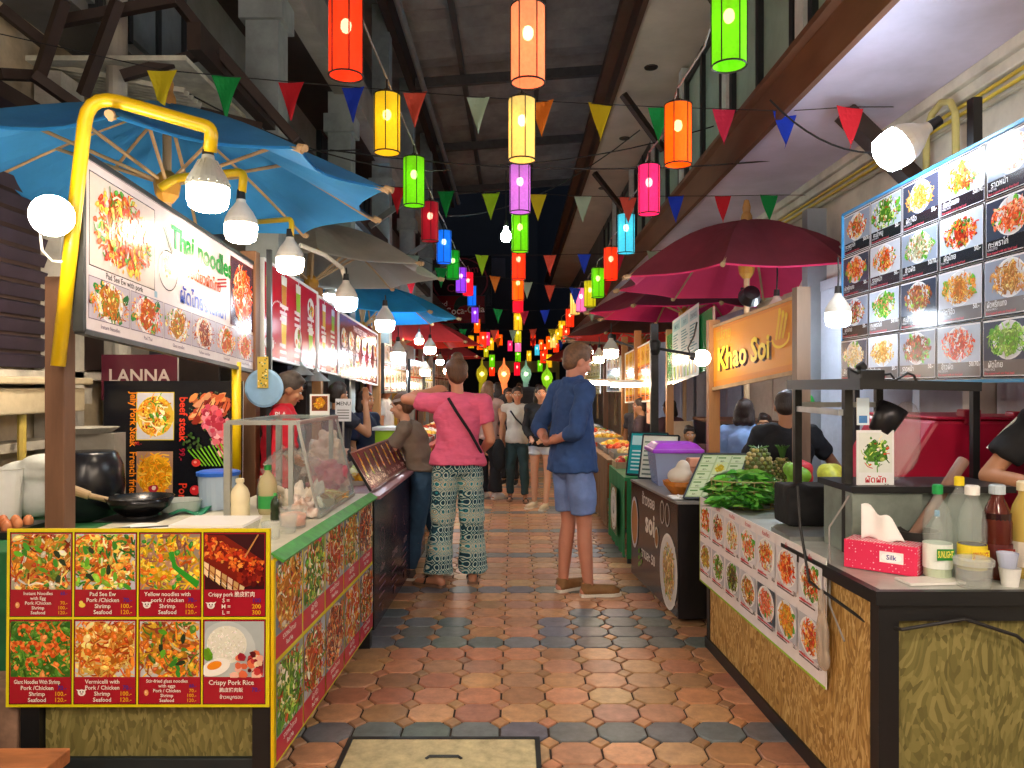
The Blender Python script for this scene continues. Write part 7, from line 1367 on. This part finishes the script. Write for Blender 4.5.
t, g = person('person in black with dark hair just behind, under the open black umbrella', (-.08, 11.8, 0), 2.9, 1.5, SK('tan4', '#a87858'), hair='long', top='shirt', sleeve=1.5, topm=cloth('black_shirt2', '#1c1e28'), bot='trousers', botm=cloth('black_tr2', '#15161a'), vox=.016, fem=True)
t, g = person('shorter person in blue farther down the aisle between the group', (-.14, 13.4, 0), .3, 1.5, SK('tan5', '#a87858'), hair='short', top='shirt', sleeve=.6, topm=cloth('bright_blue', '#2a6ab0'), bot='trousers', botm=cloth('dark_tr3', '#1c2028'), vox=.018)
umb = thing('open_umbrella', 'black open umbrella held low behind the walking group', 'umbrella', (.3, 12.3, 1.1)); b = B(); c = V(.22, 12.3, 1.52)
b.sheet(lambda u, v: c+V(.62*v*math.cos(u*2*PI), .62*v*math.sin(u*2*PI), -.28*v*v), 32, 6); part('canopy', b, BLKC, umb, solid=.004); b = B(); b.cyl(c+V(0, 0, -.6), c+V(0, 0, .05), .01, n=8); part('shaft', b, DSTEEL, umb)
for k in range(8): a = k*PI/4+.1; b = B(); b.tube([c+V(.62*v*math.cos(a), .62*v*math.sin(a), -.28*v*v-.006) for v in (0, .25, .5, .75, 1)], .005, 5); part('rib', b, DSTEEL, umb)
b = B(); b.ell((.0, 0, 0), (.09, .05, .22)); solo('closed_umbrella', b, BLKC, 'folded dark umbrella hanging at the side of the grey topped walker', 'umbrella', loc=(-.21, 10.0, .62), rm=.015, local=True)
for i, (x, y, rz, c, hh) in enumerate([(.1, 16, 3.0, '#5a5a62', 1.6), (-.35, 15, 0, '#7a3a3a', 1.62), (.55, 18, 3.1, '#3a4a5a', 1.6), (.75, 12.6, -1.2, '#8a7a6a', 1.55), (-.5, 19, .4, '#a89a80', 1.6)]):
    person('%s person in a %s shirt far down the aisle' % (['first', 'second', 'third', 'fourth', 'fifth'][i], ['grey', 'maroon', 'slate', 'beige', 'cream'][i]), (x, y, 0), rz, hh, SK('far%d' % i, '#a87a5c'), hair=['short', 'long', 'bob', 'short', 'tied'][i], top='shirt', topm=cloth('farc%d' % i, c), bot='trousers', botm=cloth('fart%d' % i, '#23262e'), vox=.02, fem=i % 2 == 1)
# vendors, left
RS = cloth('red_polo', '#d01830', .6)
t, g = person('vendor in a red shirt and striped apron behind the left glass case', (-1.58, 5.1, 0), -1.2, 1.62, SK('vend1', '#b8805c'), hair='short', hairm=mat('grey_black_hair', '#4a4038', .6, var=.4, scale=30), top='shirt', sleeve=.8, topm=RS, bot='trousers', botm=cloth('vt1', '#2a2c38'), head=(0, -.35, 0), vox=.009, hem=.85, collar=True, J=dict(head=(0, .07, 1.61), neck=(0, .03, 1.46), elL=(-.24, .08, 1.14), wrL=(-.12, .3, 1.02), elR=(.24, .06, 1.14), wrR=(.12, .3, 1.02)))
b = B(); b.loft([(V(0, .075, .62), .17, .09), (V(0, .075, .95), .16, .09), (V(0, .075, 1.2), .10, .09), (V(0, .07, 1.28), .07, .085)], 20); part('apron', b, mat('striped_apron', '#3a4650', .8, var=.35, scale=30, stretch=(8, 1, .1), col2='#8a98a0'), t, local=True, rm=.01)
s = P(.09, .07, '#d01830'); s.text('ทำ', .045, .02, .06, '#f4e8e8', 'c', .02); s.place((-.205, -.02, 1.22), (.15, -1, 0), (0, 0, 1), t, out=.03) if False else None
for zz, tx, sz in ((1.30, 'PLA', .05), (1.17, '21', .04)):
    s = P(.09, .06, '#d01830'); s.text(tx, .045, .012, sz, '#f4e8e8', 'c', .02, maxw=.08); s.b.v = [V(.135-p.x*.9-.02, -.128-p.z*.5, zz+p.y) if False else V(.21+.03+p.z, -.05+p.x*.9, zz+p.y) for p in s.b.v]; part('emblem', s.b, SIGNP, t, local=True)
t, g = person('vendor raising one arm to wave behind the purple counter', (-1.58, 6.75, 0), -.9, 1.55, SK('vend2', '#b8825e'), hair='short', top='shirt', sleeve=.5, topm=cloth('dark_shirt_v2', '#2c3040', .6), bot='trousers', botm=cloth('vt2', '#24262c'), vox=.011, hands=(.25, .5), J=dict(elR=(.31, .18, 1.24), wrR=(.14, .24, 1.56), elL=(-.24, .06, 1.14), wrL=(-.14, .3, 1.02)), hn=dict(R=(.6, -.6, 0), dR=(.1, 0, 1)), head=(.3, 0, 0))
person('vendor in dark blue standing beyond the waving vendor', (-1.5, 7.6, 0), -2.0, 1.48, SK('vend3', '#b8825e'), hair='bob', top='shirt', sleeve=.8, topm=cloth('dk_blue', '#1f2a4a'), bot='trousers', botm=cloth('vt3', '#24262c'), vox=.014, fem=True)
person('vendor in a white shirt behind the fourth left stall', (-1.75, 10.2, 0), -1.6, 1.6, SK('vend4', '#b8825e'), hair='short', top='shirt', sleeve=.6, topm=cloth('wht_v', '#c8c8c8'), bot='trousers', botm=cloth('vt4', '#24262c'), vox=.018)
# vendors, right
t, g = person('vendor in a light blue shirt with dark hair, back turned, behind the carved noodle sign', (1.82, 6.02, 0), -.5, 1.42, SK('vend5', '#b07c5c'), hair='bob', top='shirt', sleeve=.75, topm=cloth('light_blue', '#7fa0cf', .7), bot='trousers', botm=cloth('vt5', '#2c3448'), vox=.011, fem=True, J=dict(elR=(.3, .05, 1.13), wrR=(.28, .22, 1.0)))
person('cook in a black t-shirt bending over the right stall, seen from behind', (1.78, 5.0, 0), -.35, 1.48, SK('vend6', '#b07c5c'), hair='short', top='tshirt', sleeve=.7, topm=cloth('black_tee', '#151820', .6), bot='trousers', botm=cloth('vt6', '#20242c'), vox=.010, build=1.1, head=(0, -.3, 0), J=dict(elR=(.34, .12, 1.2), wrR=(.42, .3, 1.08), elL=(-.32, .1, 1.15), wrL=(-.22, .28, 1.02)))
person('child like figure facing the camera beside the woman in light blue', (2.15, 6.55, 0), 2.7, 1.28, SK('vend7', '#b8845e'), hair='short', top='shirt', sleeve=.7, topm=cloth('navy_flower', '#2c3c70', .5, var=.5), bot='trousers', botm=cloth('vt7', '#20242c'), vox=.011)
person('seated vendor facing the camera low behind the takeaway boxes', (1.62, 7.05, 0), 3.0, 1.15, SK('vend8', '#b8845e'), hair='short', top='shirt', sleeve=.7, topm=cloth('brown_v8', '#5a3a34'), bot='trousers', botm=cloth('vt8', '#20242c'), vox=.011)
for i, (x, y, c) in enumerate([(1.5, 9.0, '#3a2c34'), (1.6, 9.9, '#40404a'), (1.75, 8.6, '#6a4a4a')]):
    person('dark haired vendor among the right stalls, %s past the green board' % ['first', 'second', 'third'][i], (x, y, 0), [1.2, 2.4, .6][i], 1.38, SK('vr%d' % i, '#a87a5c'), hair='bob' if i else 'short', top='shirt', sleeve=.6, topm=cloth('vrc%d' % i, c), bot='trousers', botm=cloth('vrt%d' % i, '#20242c'), vox=.015, fem=i > 0)
# arm of the person at the right edge
t, g = person('person at the right edge in a black t-shirt with white sleeve stripes', (2.31, 3.06, 0), 2.5, 1.66, SK('edge', '#b07c5a'), hair='short', top='tshirt', sleeve=.62, topm=cloth('black_tee2', '#16171b', .6), bot='trousers', botm=cloth('vt9', '#20242c'), vox=.009, hem=.95, J=dict(elR=(.36, .08, 1.19), wrR=(.1, .26, 1.17), elL=(-.24, .1, 1.14), wrL=(-.1, .3, 1.12), shR=(.19, .02, 1.43)), head=(0, -.3, 0), hands=(.6, .6))
k = 1.66/1.75
for o_ in (-.022, 0, .022):
    b = B(); a = g['shR']; e = g['elR']; b.tube([a.lerp(e, u)+V(.055+.004, -.02, .02)+V(0, o_, 0)*1.0+V(.012*math.sin(u*3), 0, 0) for u in (0, .2, .4, .58)], .0045, 6); part('sleeve_stripe', b, WHT, t, local=True)
# ================================================================= CAMERA, SKY
cam = bpy.data.cameras.new('camera'); co = bpy.data.objects.new('camera', cam); C.objects.link(co)
cam.sensor_width = 36; cam.lens = F*36/1024; co.location = (0, 0, CH); co.rotation_euler = (PI/2, 0, 0)
cam.shift_x = -(CX-512)/1024; cam.shift_y = (CY-384)/1024; cam.clip_start = .05; cam.clip_end = 100
bpy.context.scene.camera = co
w = bpy.data.worlds.new('night_sky'); bpy.context.scene.world = w; w.use_nodes = True
nt = w.node_tree; bg = nt.nodes['Background']
bg.inputs[0].default_value = (*lin('#566070'), 1); bg.inputs[1].default_value = 1.0
vs = bpy.context.scene.view_settings; vs.view_transform = 'Standard'; vs.look = 'None'; vs.gamma = 1; vs.use_curve_mapping = False; vs.exposure = 0.6
